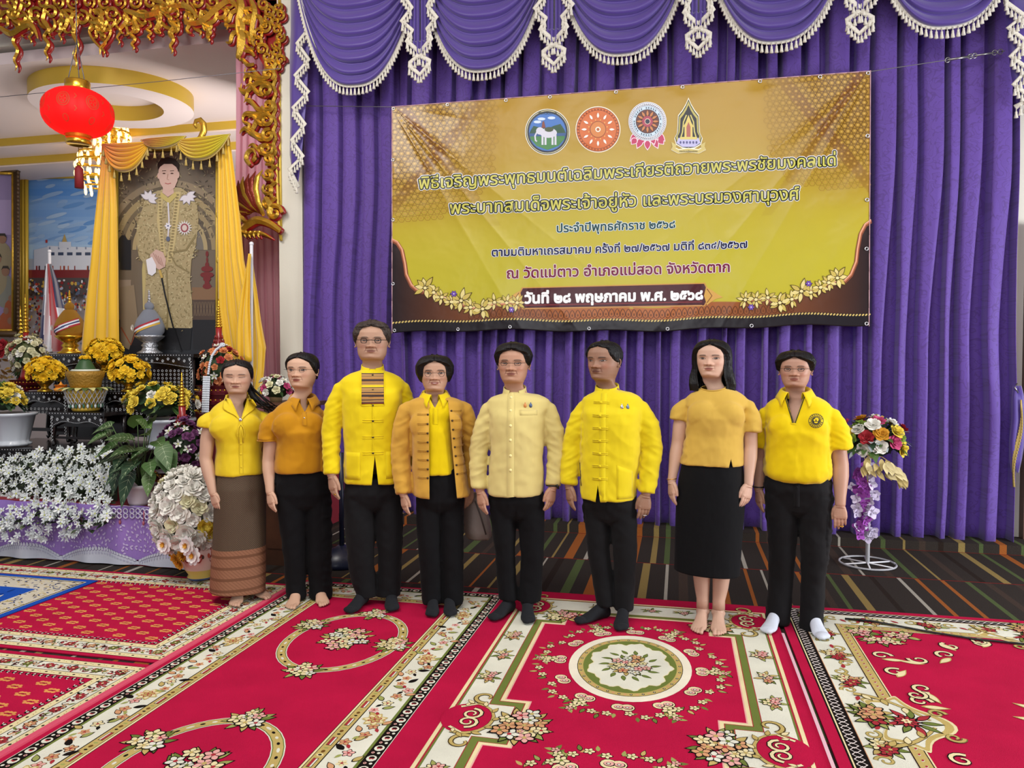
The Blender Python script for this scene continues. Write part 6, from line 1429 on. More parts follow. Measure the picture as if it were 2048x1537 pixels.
# ---------- foot templates (ankle above origin, toes towards -Y, big toe at +X side)
def foot_template(bare):
    m = MB()
    rows = []
    for y, w0, h, zc, xc in ((.075, .022, .030, .030, 0), (.05, .031, .042, .038, 0), (.02, .033, .048, .045, 0), (-.02, .034, .040, .038, .001), (-.06, .038, .028, .027, .003), (-.095, .044, .019, .020, .003), (-.125, .044, .013, .015, .001), (-.142, .036, .010, .012, 0)):
        rows.append([Vector((xc+w0*cos(a), y, max(.002, zc+h*sin(a)))) for a in [2*pi*i/18 for i in range(18)]])
    m.grid(rows, True, True, True)
    m.tube([(0, .035, .14), (0, .033, .09), (0, .028, .05)], [.036, .034, .036], 14)
    m.ball((.030, .03, .068), (.012, .015, .016)); m.ball((-.030, .035, .062), (.011, .014, .015))
    if bare:
        for i, (x, y, r, L_) in enumerate(((.026, -.138, .0125, .036), (.006, -.142, .0088, .034), (-.0085, -.136, .0082, .030), (-.022, -.127, .0078, .026), (-.034, -.114, .0075, .022))):
            m.tube([(x, y+.012, .016), (x, y-L_*.55, .0155), (x*1.02, y-L_, .010)], [r*.95, r*.9, r*.85], 9); m.ball((x*1.02, y-L_, .0100), r*.92, 8, 6)
    else:
        m.ball((-.001, -.135, .019), (.041, .034, .0175), 14, 8); m.ball((.012, -.148, .018), (.028, .030, .016), 12, 8)
    V, N_, Q = ev_remesh(m, .0034, 4 if bare else 10); V[:, 2] = np.maximum(V[:, 2], .001); return V, N_, Q
FOOTB = foot_template(True); FOOTS = foot_template(False)
# ---------- head + neck + hidden torso as one loft
NR = 176
_u = np.linspace(0, 2*pi, NR, endpoint=False); THT = _u-.55*np.sin(_u)      # dense at the front (theta = 0)
def head_mesh(p):
    """returns rows of vertices (local: front -Y, chin at z=0, unit = head height) and colours"""
    ts = np.concatenate([[1.0, .997, .99, .978, .963, .945, .92, .89, .86, .83, .80], np.arange(.775, .04, -.0062), [.032, .022, .012, .002, -.01, -.025, -.045, -.075, -.12, -.17, -.23, -.30, -.36]])
    W = np.interp(ts, [-.36, -.2, -.08, -.03, .0, .03, .08, .15, .25, .36, .48, .6, .72, .82, .9, .96, .99, 1.0], [.20, .205, .212, .216, .222, .23, .25, .277, .303, .325, .338, .345, .338, .305, .25, .165, .08, .012])
    Fr = np.interp(ts, [-.36, -.2, -.08, -.03, -.005, .02, .06, .12, .22, .34, .44, .5, .56, .62, .72, .82, .9, .96, .99, 1.0], [.10, .075, .10, .155, .26, .325, .352, .352, .365, .365, .362, .362, .375, .382, .375, .335, .265, .165, .08, .012])
    Bk = np.interp(ts, [-.36, -.2, -.08, 0, .1, .2, .32, .45, .6, .72, .82, .9, .96, .99, 1.0], [.33, .315, .305, .305, .315, .335, .375, .425, .445, .43, .385, .31, .20, .10, .012])
    def smo(A_):
        g_ = np.arange(-.40, 1.06, .004); B_ = np.interp(g_, ts[::-1], A_[::-1]); kx = np.exp(-(np.arange(-8, 9)*.004/.013)**2); kx /= kx.sum(); B2 = np.convolve(np.pad(B_, 8, 'edge'), kx, 'valid'); R_ = np.interp(ts, g_, B2); k_ = sstep(.93, .80, ts); return R_*k_+A_*(1-k_)
    W, Fr, Bk = smo(W), smo(Fr), smo(Bk)
    W = W*np.where(ts < .95, p.get('fw', 1.0), 1); jw = p.get('jaw', 1.0); W = W*np.where((ts < .3) & (ts > -.02), lerp(1, jw, np.clip((.3-ts)/.2, 0, 1)), 1)
    T, TH_ = np.meshgrid(ts, THT, indexing='ij'); Wm = W[:, None]; Fm = Fr[:, None]; Bm = Bk[:, None]
    sn, cs = np.sin(TH_), np.cos(TH_)
    ex = .84; X = Wm*np.sign(sn)*np.abs(sn)**ex; Y = np.where(cs > 0, -Fm*np.abs(cs)**.92, Bm*np.abs(cs)**.95); Z = T.copy()
    # flatten upward tilt of chin underside
    fr = sstep(.0, .5, cs)
    def g(x0, z0, sx, sz): return np.exp(-((X-x0)/sx)**2-((Z-z0)/sz)**2)
    d = np.zeros_like(X); ns = p.get('nose', 1.0)
    nz_ = np.interp(Z, [.27, .305, .325, .345, .37, .42, .48, .54, .59], [0, .02, .088, .108, .096, .055, .028, .012, 0])
    d += ns*nz_*np.exp(-(X/np.interp(Z, [.3, .35, .45, .55], [.056, .062, .042, .038]))**2)
    for sx in (-1, 1):
        d += ns*.060*g(sx*.075, .340, .034, .030); d -= .030*g(sx*.16, .505, .075, .045); d += .022*g(sx*.155, .498, .055, .026)
        d += .014*g(sx*.15, .585, .10, .028); d += p.get('cheek', .02)*g(sx*.20, .36, .085, .075); d -= .012*g(sx*.115, .27, .03, .05)
        d -= .010*g(sx*.105, .215, .02, .02)
    d += .026*g(0, .215, .12, .075); mw = p.get('mouth', 1.0); sm = p.get('smile', 0.0)
    zl = .222+sm*.25*(X**2)*4
    d += .015*np.exp(-(X/(.085*mw))**2-((Z-zl-.020)/.014)**2); d += .018*np.exp(-(X/(.070*mw))**2-((Z-zl+.022)/.017)**2)
    d -= .016*np.exp(-(X/(.10*mw))**4-((Z-zl)/.006)**2); d -= .012*g(0, .150, .08, .02); d += .022*g(0, .075, .075, .05)
    d -= .006*g(0, .275, .012, .02)
    d *= fr; Y = Y-d
    X = X*(1+.0*d)
    # colours
    sk = np.array(C(p['skin'])[:3]); col = np.ones(X.shape+(4,)); col[..., :3] = sk
    def paint(mask, c, k=1.0):
        m_ = (np.clip(mask, 0, 1)*k*fr)[..., None]; col[..., :3] = col[..., :3]*(1-m_)+np.array(C(c)[:3])*m_
    paint(np.exp(-((np.abs(X)-.20)/.09)**2-((Z-.36)/.08)**2), p.get('blush', '#b06a56'), .35); paint(g(0, .34, .06, .05), '#a86350', .25)
    ax = np.abs(X)
    lipm = sstep(1.0, .75, (ax/(.098*mw))**2+((Z-zl+.002)/np.where(Z > zl, .034, .042))**2); paint(lipm, p.get('lip', '#8a4640'), .9)
    paint(np.exp(-((Z-zl)/.0045)**2)*sstep(.115*mw, .095*mw, ax), '#3a1a18', .85)
    if sm > .5: paint(sstep(1, .6, (ax/.055)**2+((Z-zl+.004)/.008)**2), '#d8d0c4', .9)
    op = p.get('eye', 1.0)*1.05
    for s_ in (-1, 1):
        ex_, ez = s_*.152, .500; u_ = (X-ex_)/.072; lid = np.clip(1-u_**2, 0, 1); slant = .006*s_*u_
        up_ = ez+.002+.024*op*lid+slant; lo = ez-.004-.015*op*lid+slant
        lid = lid; inside = sstep(0, .003, up_-Z)*sstep(0, .003, Z-lo)*(np.abs(u_) < 1)
        if op > .2:
            paint(inside, '#a59a90', .85); ir = np.sqrt((X-ex_+p.get('gaze', 0))**2+(Z-ez)**2); paint(inside*sstep(.036, .029, ir), '#1c100c', 1)
            paint(inside*sstep(.007, .003, np.sqrt((X-ex_+p.get('gaze', 0)+.008)**2+(Z-ez-.007)**2)), '#f0f0f0', .8)  # catchlight: white glint painted into the iris colour
        paint(np.exp(-((Z-up_)/.0075)**2)*(np.abs(u_) < 1.08), '#1d120f', .92); paint(np.exp(-((Z-lo)/.005)**2)*(np.abs(u_) < 1.0), '#4a2c24', .6)
        paint(np.exp(-((Z-up_-.020)/.005)**2)*sstep(1.1, .8, np.abs(u_)), '#7b4a38', .4)
        paint(np.exp(-((X-ex_)/.08)**2-((Z-.47)/.02)**2), '#7b4a3a', .22)
        bz = .574+.018*(1-((ax-.14)/.1)**2)-p.get('frown', 0)*(.1-np.minimum(ax, .1)); paint(np.exp(-((Z-bz)/.018)**2)*sstep(.05, .085, ax)*sstep(.245, .20, ax)*(X*s_ > 0), p.get('brow', '#241712'), .85)
        paint(g(s_*.036, .315, .018, .008), '#3a1c16', .8)
        paint(np.exp(-(((ax-.105-(.31-Z)*.35))/.010)**2)*sstep(.20, .23, Z)*sstep(.33, .30, Z), '#6e4031', p.get('fold', .35))
    if p.get('stubble'): paint(np.exp(-(X/.2)**4-((Z-.13)/.12)**2), '#5a463c', p['stubble'])
    return X, Y, Z, col, ts
def hair_mesh(p, HX, HY, HZ, ts, st):
    """hair shell over the head; st = style dict"""
    Wa = np.abs(HX).max(1); Fa = -HY[:, 0]; Ba = HY.max(1); nv = 150; rows = []; tz = np.concatenate([[1.0, .998, .994, .987, .977, .966, .954, .942, .93, .918], np.arange(.906, st['bottom'], -.012)])
    th = st.get('th', .05); sd = st.get('seed', 1)
    V = []; 
    for z in tz:
        th0 = float(np.interp(-z, [-q[0] for q in st['line']], [q[1] for q in st['line']])) # angle from the front where hair starts
        zz = max(z, .30) if z < .30 else z
        W = float(np.interp(zz, ts[::-1], Wa[::-1])); Fm = float(np.interp(zz, ts[::-1], Fa[::-1])); Bm = float(np.interp(zz, ts[::-1], Ba[::-1]))
        wide = float(np.interp(-z, [-q[0] for q in st['width']], [q[1] for q in st['width']]))
        row = []
        for j in range(nv):
            v = j/(nv-1); off = st.get('asym', 0)*sstep(.95, .70, z); a = (th0+off)+(2*pi-2*th0)*v
            e = min(v, 1-v)*(2*pi-2*th0); k = 1 if th0 < .02 else float(sstep(0, .30, e)); k0 = k
            sn, cs = sin(a), cos(a)
            x = W*math.copysign(abs(sn)**.86, sn); y = -min(Fm, .385)*abs(cs)**.92 if cs > 0 else Bm*abs(cs)**.95
            t_ = th*(.25+.75*k)*wide+.016*k
            if z > .93: t_ *= float(sstep(1.03, .93, z))*.75+.25
            n_ = Vector((x/(W*W+1e-5), y/(.16), 0)); n_.normalize() if n_.length > 0 else None
            strand = st.get('rough', .008)*(noise.noise(Vector((a*14, z*2.5, sd)))+.6*noise.noise(Vector((a*40, z*5, sd+4))))*(.3+k)
            x += n_.x*(t_+strand-.012*(1-k)); y += n_.y*(t_+strand-.012*(1-k))
            zc = z+(st.get('top', .05)*float(sstep(.80, 1.0, z)))+st.get('puff', 0)*math.exp(-((a-0)/1.2)**2 if a < pi else -((a-2*pi)/1.2)**2)*float(sstep(.75, .95, z))
            zc += .02*noise.noise(Vector((a*9, z*3, sd+9)))*(1 if z < st['bottom']+.1 else .3)
            row.append((x, y, zc))
        V.append(row)
    return V
STY = {
 'short_m': dict(bottom=.36, line=[(1.0, 0), (.90, 0), (.86, .05), (.84, .55), (.78, .72), (.66, .80), (.56, 1.02), (.50, 1.20), (.36, 2.0)], width=[(1, 1), (.7, .8), (.5, .35), (.36, .12)], th=.062, top=.03),
 'short_f': dict(bottom=.22, line=[(1.0, 0), (.86, 0), (.82, .15), (.78, .45), (.70, .72), (.56, .86), (.42, .95), (.30, 1.25), (.22, 1.9)], width=[(1, 1.1), (.7, 1.3), (.5, 1.15), (.3, .6), (.2, .3)], th=.075, top=.035),
 'pulled': dict(bottom=.28, line=[(1.0, 0), (.89, 0), (.85, .10), (.82, .45), (.76, .82), (.62, 1.02), (.5, 1.22), (.36, 1.7), (.28, 2.2)], width=[(1, .9), (.7, .6), (.45, .5), (.3, .5)], th=.045, top=.02, rough=.004),
 'bob': dict(bottom=-.40, line=[(1.0, 0), (.90, 0), (.86, .10), (.82, .38), (.74, .74), (.62, .98), (.45, 1.12), (.2, 1.18), (0, 1.12), (-.2, 1.12), (-.40, 1.2)], width=[(1, 1), (.7, 1.15), (.45, 1.45), (.2, 1.9), (0, 2.5), (-.2, 2.9), (-.40, 2.6)], th=.068, top=.03, rough=.007),
}
HAIRM = M('black_hair', '#080607', rough=.45, spec=.3, bump=(240, .3, (1, 1, .06)))
HAIRG = M('greying_hair', '#3a2f28', rough=.5, spec=.4, bump=(260, .6, (1, 1, .15)), var=(60, .5))
SKINM = M('skin', rough=.48, vc=True, spec=.35, bump=(220, .06), sub=.0)
FABT = {}
def fabric(name, col, rough=.85, sh=.15, **k): return M(name, col, rough=rough, sheen=sh, spec=.2, bump=(11, .35, (1, 1, .6), 2), bump2=(500, .12), **k)
def clip_mesh(V, Q, f):
    V = [tuple(v) for v in V]; f = list(f); out = []; cache = {}
    def cut_(i, j):
        k = (min(i, j), max(i, j))
        if k not in cache:
            t = f[i]/(f[i]-f[j]); V.append(tuple(V[i][q]+(V[j][q]-V[i][q])*t for q in range(3))); f.append(0.0); cache[k] = len(V)-1
        return cache[k]
    for q in Q:
        sg = [f[i] > 0 for i in q]
        if all(sg): out.append(q); continue
        if not any(sg): continue
        poly = []
        for a, b in zip(q, q[1:]+q[:1]):
            if f[a] > 0: poly.append(a)
            if (f[a] > 0) != (f[b] > 0): poly.append(cut_(a, b))
        if len(poly) > 2: out.append(tuple(poly))
    return np.array(V), out
class Fig:
    def __init__(s, name_label, px, py_foot, py_top, skin, hp, yaw_off=0, head_yaw=0, head_pitch=0, name='person', D=None, sex='f', headpx=None):
        g = at(px, py_foot, Z=0); s.base = Vector((g.x, g.y, .016)); top = at(px, py_top, Y=g.y); s.H = top.z-.016
        s.yaw = atan2(s.base.x, s.base.y)*-1+radians(yaw_off)      # facing the camera: local -Y points at it
        s.t = thing(name, name_label, 'person', s.base, None, 0); s.t.rotation_euler = (0, 0, s.yaw); s.t['_w'] = None; del s.t['_w']
        dz = float((np.array(s.base)-cO) @ cA); ang = math.atan((px-1024)/F); s.ppm = dz/F*cos(ang)   # metres per photo pixel across
        s.skin = skin; s.hp = dict(hp, skin=skin); s.hy = radians(head_yaw); s.hpi = radians(head_pitch); s.sex = sex
        s.hh = headpx*s.ppm*.935 if headpx else s.H/7.0; s.px = px; s.topy = py_top
        s.bv = []; s.bf = []; s.bc = []
    def zpx(s, py):   # local height of photo row py at this person
        return at(s.px, py, Y=s.base.y).z-.016
    def xpx(s, px): return (px-s.px)*s.ppm
    def addv(s, V, Fc, Cc):
        n = sum(len(v) for v in s.bv); s.bv.append(np.asarray(V, float)); s.bf += [tuple(i+n for i in f) for f in Fc]; s.bc.append(np.asarray(Cc, float))
    def skincol(s, n, k=1.0): c = np.array(C(s.skin)); c[:3] *= k; return np.tile(c, (n, 1))
    def tube_np(s, pts, rads, n=20, flat=None):
        m = MB(); m.tube(pts, rads, n); return m
    def head(s):
        X, Y, Z, col, ts = head_mesh(s.hp); hh = s.hh; zc = s.H-hh*1.02; s.chin = zc
        # turn of the head fades down the neck
        k = sstep(-.25, .05, Z); a = s.hy*k; pi_ = s.hpi*sstep(-.2, .1, Z)
        yo = .10; Xr = X*np.cos(a)-(Y-yo)*np.sin(a); Yr = X*np.sin(a)+(Y-yo)*np.cos(a)+yo
        Yp = (Yr-yo)*np.cos(pi_)+(Z-.1)*np.sin(pi_)*-1+yo; Zp = (Yr-yo)*np.sin(pi_)+(Z-.1)*np.cos(pi_)+.1
        s.hT = lambda x, y, z: s._ht(x, y, z)
        P = np.stack([Xr*hh*1.20, Yp*hh*.98-.01, Zp*hh+zc], -1)
        n0, n1 = P.shape[:2]; rows = [P]; cols = [col]
        # hidden torso below the neck, same ring
        sh = s.shw; Hs = s.H
        for (z, wx, wf, wb) in ((zc-.44*hh, .26*hh, .12*hh, .30*hh), (s.zs-.035, sh*.44, .070, .065), (s.zs-.07, sh*.60, .088, .075), (s.zs-.12, sh*.62, .095, .08), (s.zs-.2, sh*.60, .09, .08), (Hs*.62, sh*.60, .08, .08), (Hs*.54, sh*.6, .08, .09), (Hs*.48, sh*.3, .05, .06)):
            r = np.stack([wx*np.sin(THT), np.where(np.cos(THT) > 0, -wf, wb)*np.abs(np.cos(THT))*1.0, np.full(NR, z)], -1)[None]; rows.append(r); cc = np.ones((1, NR, 4)); cc[..., :3] = C(s.skin)[:3]; cols.append(cc)
        P = np.concatenate(rows, 0); Cc = np.concatenate(cols, 0); R_ = P.shape[0]
        idx = np.arange(R_*NR).reshape(R_, NR); nx = np.roll(idx, -1, 1); Fc = np.stack([idx[:-1], idx[1:], nx[1:], nx[:-1]], -1).reshape(-1, 4)
        Fc = [tuple(map(int, f)) for f in Fc]; Fc.append(tuple(int(i) for i in idx[0])); Fc.append(tuple(int(i) for i in idx[-1][::-1]))
        s.addv(P.reshape(-1, 3), Fc, Cc.reshape(-1, 4)); s.HX, s.HY, s.ts = X, Y, ts
        # ears
        for sg in (-1, 1):
            m = MB(); W = .335*s.hp.get('fw', 1)
            hel = [(sg*(W+.012+.028*abs(sin(t*1.2+.3))), .035+.048*sin(t)*1.0, .46+.105*cos(t)-.02) for t in [i*pi*1.15/9-.2 for i in range(10)]]
            m.tube(hel, [.012, .016, .017, .017, .016, .015, .015, .018, .022, .014], 7); m.ball((sg*(W-.005), .045, .45), (.018, .045, .085), 8, 6); m.ball((sg*(W+.008), .02, .355), (.013, .022, .028), 8, 6)
            V = np.array([tuple(v) for v in m.v]); s.addv(s.hxf(V), m.f, s.skincol(len(V), .92))
    def hxf(s, V):
        V = np.atleast_2d(V); hh = s.hh; a = s.hy; b = s.hpi; yo = .10; x, y, z = V[:, 0], V[:, 1], V[:, 2]
        k = sstep(-.25, .05, z); a = a*k; b = b*sstep(-.2, .1, z)
        xr = x*np.cos(a)-(y-yo)*np.sin(a); yr = x*np.sin(a)+(y-yo)*np.cos(a)+yo
        yp = (yr-yo)*np.cos(b)-(z-.1)*np.sin(b)+yo; zp = (yr-yo)*np.sin(b)+(z-.1)*np.cos(b)+.1
        return np.stack([xr*hh*1.20, yp*hh*.98-.01, zp*hh+s.chin], -1)
    def hair(s, style, mat=None, **kw):
        st = dict(STY[style]); st.update(kw); V = hair_mesh(s.hp, s.HX, s.HY, None, s.ts, st); n = len(V[0])
        P = s.hxf(np.array(V).reshape(-1, 3)); R_ = len(V); idx = np.arange(R_*n).reshape(R_, n)
        Fc = [tuple(map(int, f)) for f in np.stack([idx[:-1, :-1], idx[1:, :-1], idx[1:, 1:], idx[:-1, 1:]], -1).reshape(-1, 4)]; Fc.append(tuple(int(i) for i in idx[0][:-1]))
        o = link('hair', npmesh('hair', P, Fc, mat or HAIRM), s.t); md = o.modifiers.new('t', 'SOLIDIFY'); md.thickness = .006; md.offset = -1; return o
    def glasses(s, w=.125, h=.085, mat=None, rim=.006, gap=.155, top=True, round_=False):
        m = MB()
        for sg in (-1, 1):
            pts = []
            for i in range(25):
                a = 2*pi*i/24; ca, sa = cos(a), sin(a); e = 1 if round_ else .62
                x = sg*gap+w*.5*2*.5*math.copysign(abs(ca)**e, ca)*1.0; z = .495+h*math.copysign(abs(sa)**e, sa)*.85; pts.append((x, -.430+abs(x)*abs(x)*.5, z))
            m.tube(pts, rim, 6)
            m.tube([(sg*(gap+w*.5), -.415+.02, .515), (sg*.345, -.30, .52), (sg*.36, .0, .50), (sg*.355, .06, .47)], rim*.8, 5)
        m.tube([(-(gap-w*.5)*1.0, -.435, .505), (0, -.468, .515), ((gap-w*.5), -.435, .505)], rim, 5)
        V = s.hxf(np.array([tuple(v) for v in m.v])); g = link('glasses', npmesh('glasses', V, m.f, mat or M('dark_frame', '#1a1716', rough=.3, metal=.4)), s.t)
        for sg in (-1, 1):
            m = MB(); x0 = sg*gap; m.grid([[(x0+w*.47*i/6*math.cos(0)-w*.235, -.425+abs(x0)**2*.5, .495-h*.7+h*1.4*j/6) for i in range(7)] for j in range(7)])
            V = s.hxf(np.array([tuple(v) for v in m.v])); l = link('lens', npmesh('lens', V, m.f, M('lens_glass', '#ffffff', rough=.02, trans=1, alpha=.05)), g); l.parent = g
    def limb(s, pts, rads, n=20, k=1.0):
        m = MB(); m.tube(pts, rads, n, up=(0, 1, 0)); V = np.array([tuple(v) for v in m.v]); s.addv(V, m.f, s.skincol(len(V), k))
    def arm(s, sg, S, E, Wr, turn=.75, hk=1.0, tilt=0.0, flex=0.0):
        """S shoulder, E elbow, Wr wrist in local metres; sg=-1 person's right (photo left)"""
        S, E, Wr = Vector(S), Vector(E), Vector(Wr); bl = s.aw
        P = []; Rr = []
        for t, r in ((.24, .026), (.36, .038), (.6, .041), (.9, .037)): P.append(S.lerp(E, t)); Rr.append(r*bl)
        for t, r in ((.0, .0365), (.12, .037), (.3, .0375), (.55, .032), (.8, .0262), (1.0, .0240)): P.append(E.lerp(Wr, t)); Rr.append(r*bl)
        P.append(Wr+(Wr-E).normalized()*.010); Rr.append(.021*bl); P.append(Wr+(Wr-E).normalized()*.022); Rr.append(.012)
        s.limb(P, Rr, 22)
        V, N_, Q = HANDT; V = V.copy().astype(float); k = hk*s.H/1.60*.98; V *= k*.94
        if sg < 0: V[:, 0] *= 1     # thumb (+X) points to the body for the right hand seen from the front
        else: V[:, 0] *= -1; Q = [q[::-1] for q in Q]
        d = (Wr-E).normalized(); q = Vector((0, 0, -1)).rotation_difference((d*.55+Vector((tilt*sg*-1, -.06, -1))*.45).normalized())
        Mx = q.to_matrix() @ Matrix.Rotation(turn*(-sg)*-1, 3, 'Z')
        V = V @ np.array(Mx).T+np.array(Wr)+np.array([0, 0, .004])
        c = s.skincol(len(V)); zf = V[:, 2]-Wr.z; c[:, :3] *= (1-.10*sstep(-.09*k, -.14*k, zf))[:, None]; s.addv(V, Q, c)
        s.wr = getattr(s, 'wr', {}); s.wr[sg] = (Wr, E)
    def foot(s, tmpl, sg, x, y, turn, mat=None, k=1.0):
        V, N_, Q = tmpl; V = V.copy().astype(float)*k
        if sg > 0: V[:, 0] *= -1; Q = [q[::-1] for q in Q]
        a = turn; Rm = np.array([[cos(a), -sin(a), 0], [sin(a), cos(a), 0], [0, 0, 1]]); V = V @ Rm.T+np.array([x, y, 0])
        if mat is None: 
            c = s.skincol(len(V), .92); s.addv(V, Q, c)
        else: link('sock', npmesh('sock', V, Q, mat), s.t)
    def cloth(s, name, m, mat, vox=.007, it=9, wr=.005, cut=None, seed=0, vert=1.0, thick=.0, colfn=None, hemz=None, fold=None, parent=None):
        V, N_, Q = ev_remesh(m, vox, it); V = V.astype(float); N_ = N_.astype(float)
        n = len(V); d = np.empty(n)
        for i in range(n):
            x, y, z = V[i]; ang = atan2(x, -y)
            sx = 1 if x > 0 else -1; arm = abs(x-s.shc) > s.shw*.74
            if arm: q = noise.noise(Vector((x*10+seed, y*8, z*26+x*12*sx))); d[i] = 1.0*(1-abs(q)*2.4)*.5+.5*noise.noise(Vector((x*22, y*18, z*30+seed)))
            else: q = noise.noise(Vector((x*8*1+z*7*sx+seed, y*5, z*6*vert))); d[i] = .8*noise.noise(Vector((x*9+seed, y*9, z*4*vert+x*3)))+.8*(1-abs(q)*3)*.4+.3*noise.noise(Vector((x*30, y*26, z*26*vert+seed)))
        if fold is not None: d = d*fold(V)
        zt_ = getattr(s, 'zs', 9); V = V+N_*(d*wr*1.25*(1-.75*sstep(zt_-.10, zt_-.01, V[:, 2])))[:, None]
        if cut is not None:
            V, Q = clip_mesh(V, Q, cut(V))
        Cv = colfn(V) if colfn else None
        o = link(name, npmesh(name, V, Q, mat, Cv), parent or s.t)
        if thick: md = o.modifiers.new('t', 'SOLIDIFY'); md.thickness = thick; md.offset = -1
        bm = BVHTree.FromPolygons([Vector(v) for v in V], Q); s.bvh = bm; return o
    def front(s, x, z, off=.003, y0=-1.0):
        h = s.bvh.ray_cast(Vector((x, y0, z)), Vector((0, 1, 0)))
        return (h[0]+h[1]*off) if h[0] is not None else None
    def fstrip(s, name, pts, w, mat, th=.0015, parent=None, off=.001):
        """flat band lying on the front of the cloth along pts [(x,z)...]"""
        m = MB(); L_ = []; n = len(pts); rows = []
        for i, (x, z) in enumerate(pts):
            q0, q1 = pts[max(i-1, 0)], pts[min(i+1, n-1)]; dx, dz = q1[0]-q0[0], q1[1]-q0[1]; l = sqrt(dx*dx+dz*dz) or 1; ww = (w[i] if hasattr(w, '__len__') else w)/2
            a = s.front(x-dz/l*ww, z+dx/l*ww, off); b = s.front(x+dz/l*ww, z-dx/l*ww, off); c_ = s.front(x, z, off+th)
            if a is None or b is None or c_ is None: continue
            u = Vector((0, -th, 0)); rows.append([a, a+u, c_+u*.3, b+u, b])
        if len(rows) > 1: m.grid(rows); return obj(name, m, mat, parent or s.t, local=True)
    def fpatch(s, name, f, nu, nv_, mat, off=.004, th=.002, vc=False, parent=None, colf=None):
        m = MB(); rows = []
        for j in range(nv_+1):
            r = []
            for i in range(nu+1):
                x, z = f(i/nu, j/nv_); p = s.front(x, z, off); r.append(p if p is not None else Vector((x, rows[-1][i].y if rows else -.1, z)))
            rows.append(r)
        m.grid(rows)
        if colf: m.c = [colf(((k % nu)+.5)/nu, ((k//nu)+.5)/nv_) for k in range(nu*nv_)]
        o = obj(name, m, mat, parent or s.t, local=True, vc=vc); md = o.modifiers.new('t', 'SOLIDIFY'); md.thickness = th; md.offset = 1; return o
    def button(s, x, z, r, mat, name='button', off=.003):
        p = s.front(x, z, off)
        if p is not None: m = MB(); m.ball(p, (r, r*.6, r), 8, 5); obj(name, m, mat, s.t, local=True)
    def body_done(s):
        V = np.concatenate(s.bv); Cc = np.concatenate(s.bc); o = link('body', npmesh('body', V, s.bf, SKINM, Cc), s.t); return o
    def torso(s, prof):
        """prof rows (z, halfwidth, front, back[, xc, yc]) -> closed loft"""
        m = MB(); rows = []
        for r in prof:
            z, wd, f, b = r[:4]; xc = r[4] if len(r) > 4 else 0; yc = r[5] if len(r) > 5 else 0; row = []
            for i in range(36):
                a = 2*pi*i/36; sn, cs = sin(a), cos(a); ex = .80
                row.append(Vector((xc+wd*math.copysign(abs(sn)**ex, sn), yc+(-f if cs > 0 else b)*abs(cs)**.85, z)))
            rows.append(row)
        m.grid(rows, True, True, True); return m
    def sleeve(s, m, pts, rads): 
        m.tube(pts, rads, 20, up=(0, 1, 0))
BLKT = fabric('black_trouser_cloth', '#08080b', sh=.02); BLKT2 = fabric('charcoal_trouser_cloth', '#101012', sh=.03); SOCKN = M('navy_sock', '#090c13', rough=.95, bump=(400, .3)); SOCKW = M('white_sock', '#c9cfdb', rough=.95, bump=(400, .3))
DKM = M('dark_metal_button', '#4a3a28', rough=.35, metal=.7); PEARL = M('cream_button', '#e8dc9a', rough=.4); SILV = M('silver', '#c9c9cc', rough=.25, metal=.9); GOLDJ = M('gold_jewel', '#d9a93a', rough=.25, metal=.9)
def setup(s, d):
    X, Z = s.xpx, s.zpx
    s.zs = Z(d['sh'][2])-.028; s.shw = (X(d['sh'][1])-X(d['sh'][0]))/2; s.shc = (X(d['sh'][1])+X(d['sh'][0]))/2; s.aw = d.get('aw', 1.0)
    s.xo = X(d['hx'])
    s.head()
    # shift head horizontally to its photo place
    for i in range(len(s.bv)):
        V = s.bv[i]; zc = s.chin
        k = sstep(zc-.35*s.hh, zc-.02, V[:, 2]); V[:, 0] += s.xo*k+s.shc*(1-k)
    _h = s.hxf; s.hxf = lambda V: _h(V)+np.array([s.xo, 0, 0])
def xarms(s, d):
    X, Z = s.xpx, s.zpx
    for sg, key in ((-1, 'armL'), (1, 'armR')):
        (sx, sy), (ex, ey), (wx, wy) = d[key][:3]; o = d[key][3] if len(d[key]) > 3 else {}
        s.arm(sg, (X(sx), 0, Z(sy)), (X(ex), o.get('ye', .01), Z(ey)), (X(wx), o.get('yw', -.05), Z(wy)), o.get('turn', .6), o.get('hk', 1), o.get('tilt', .05))
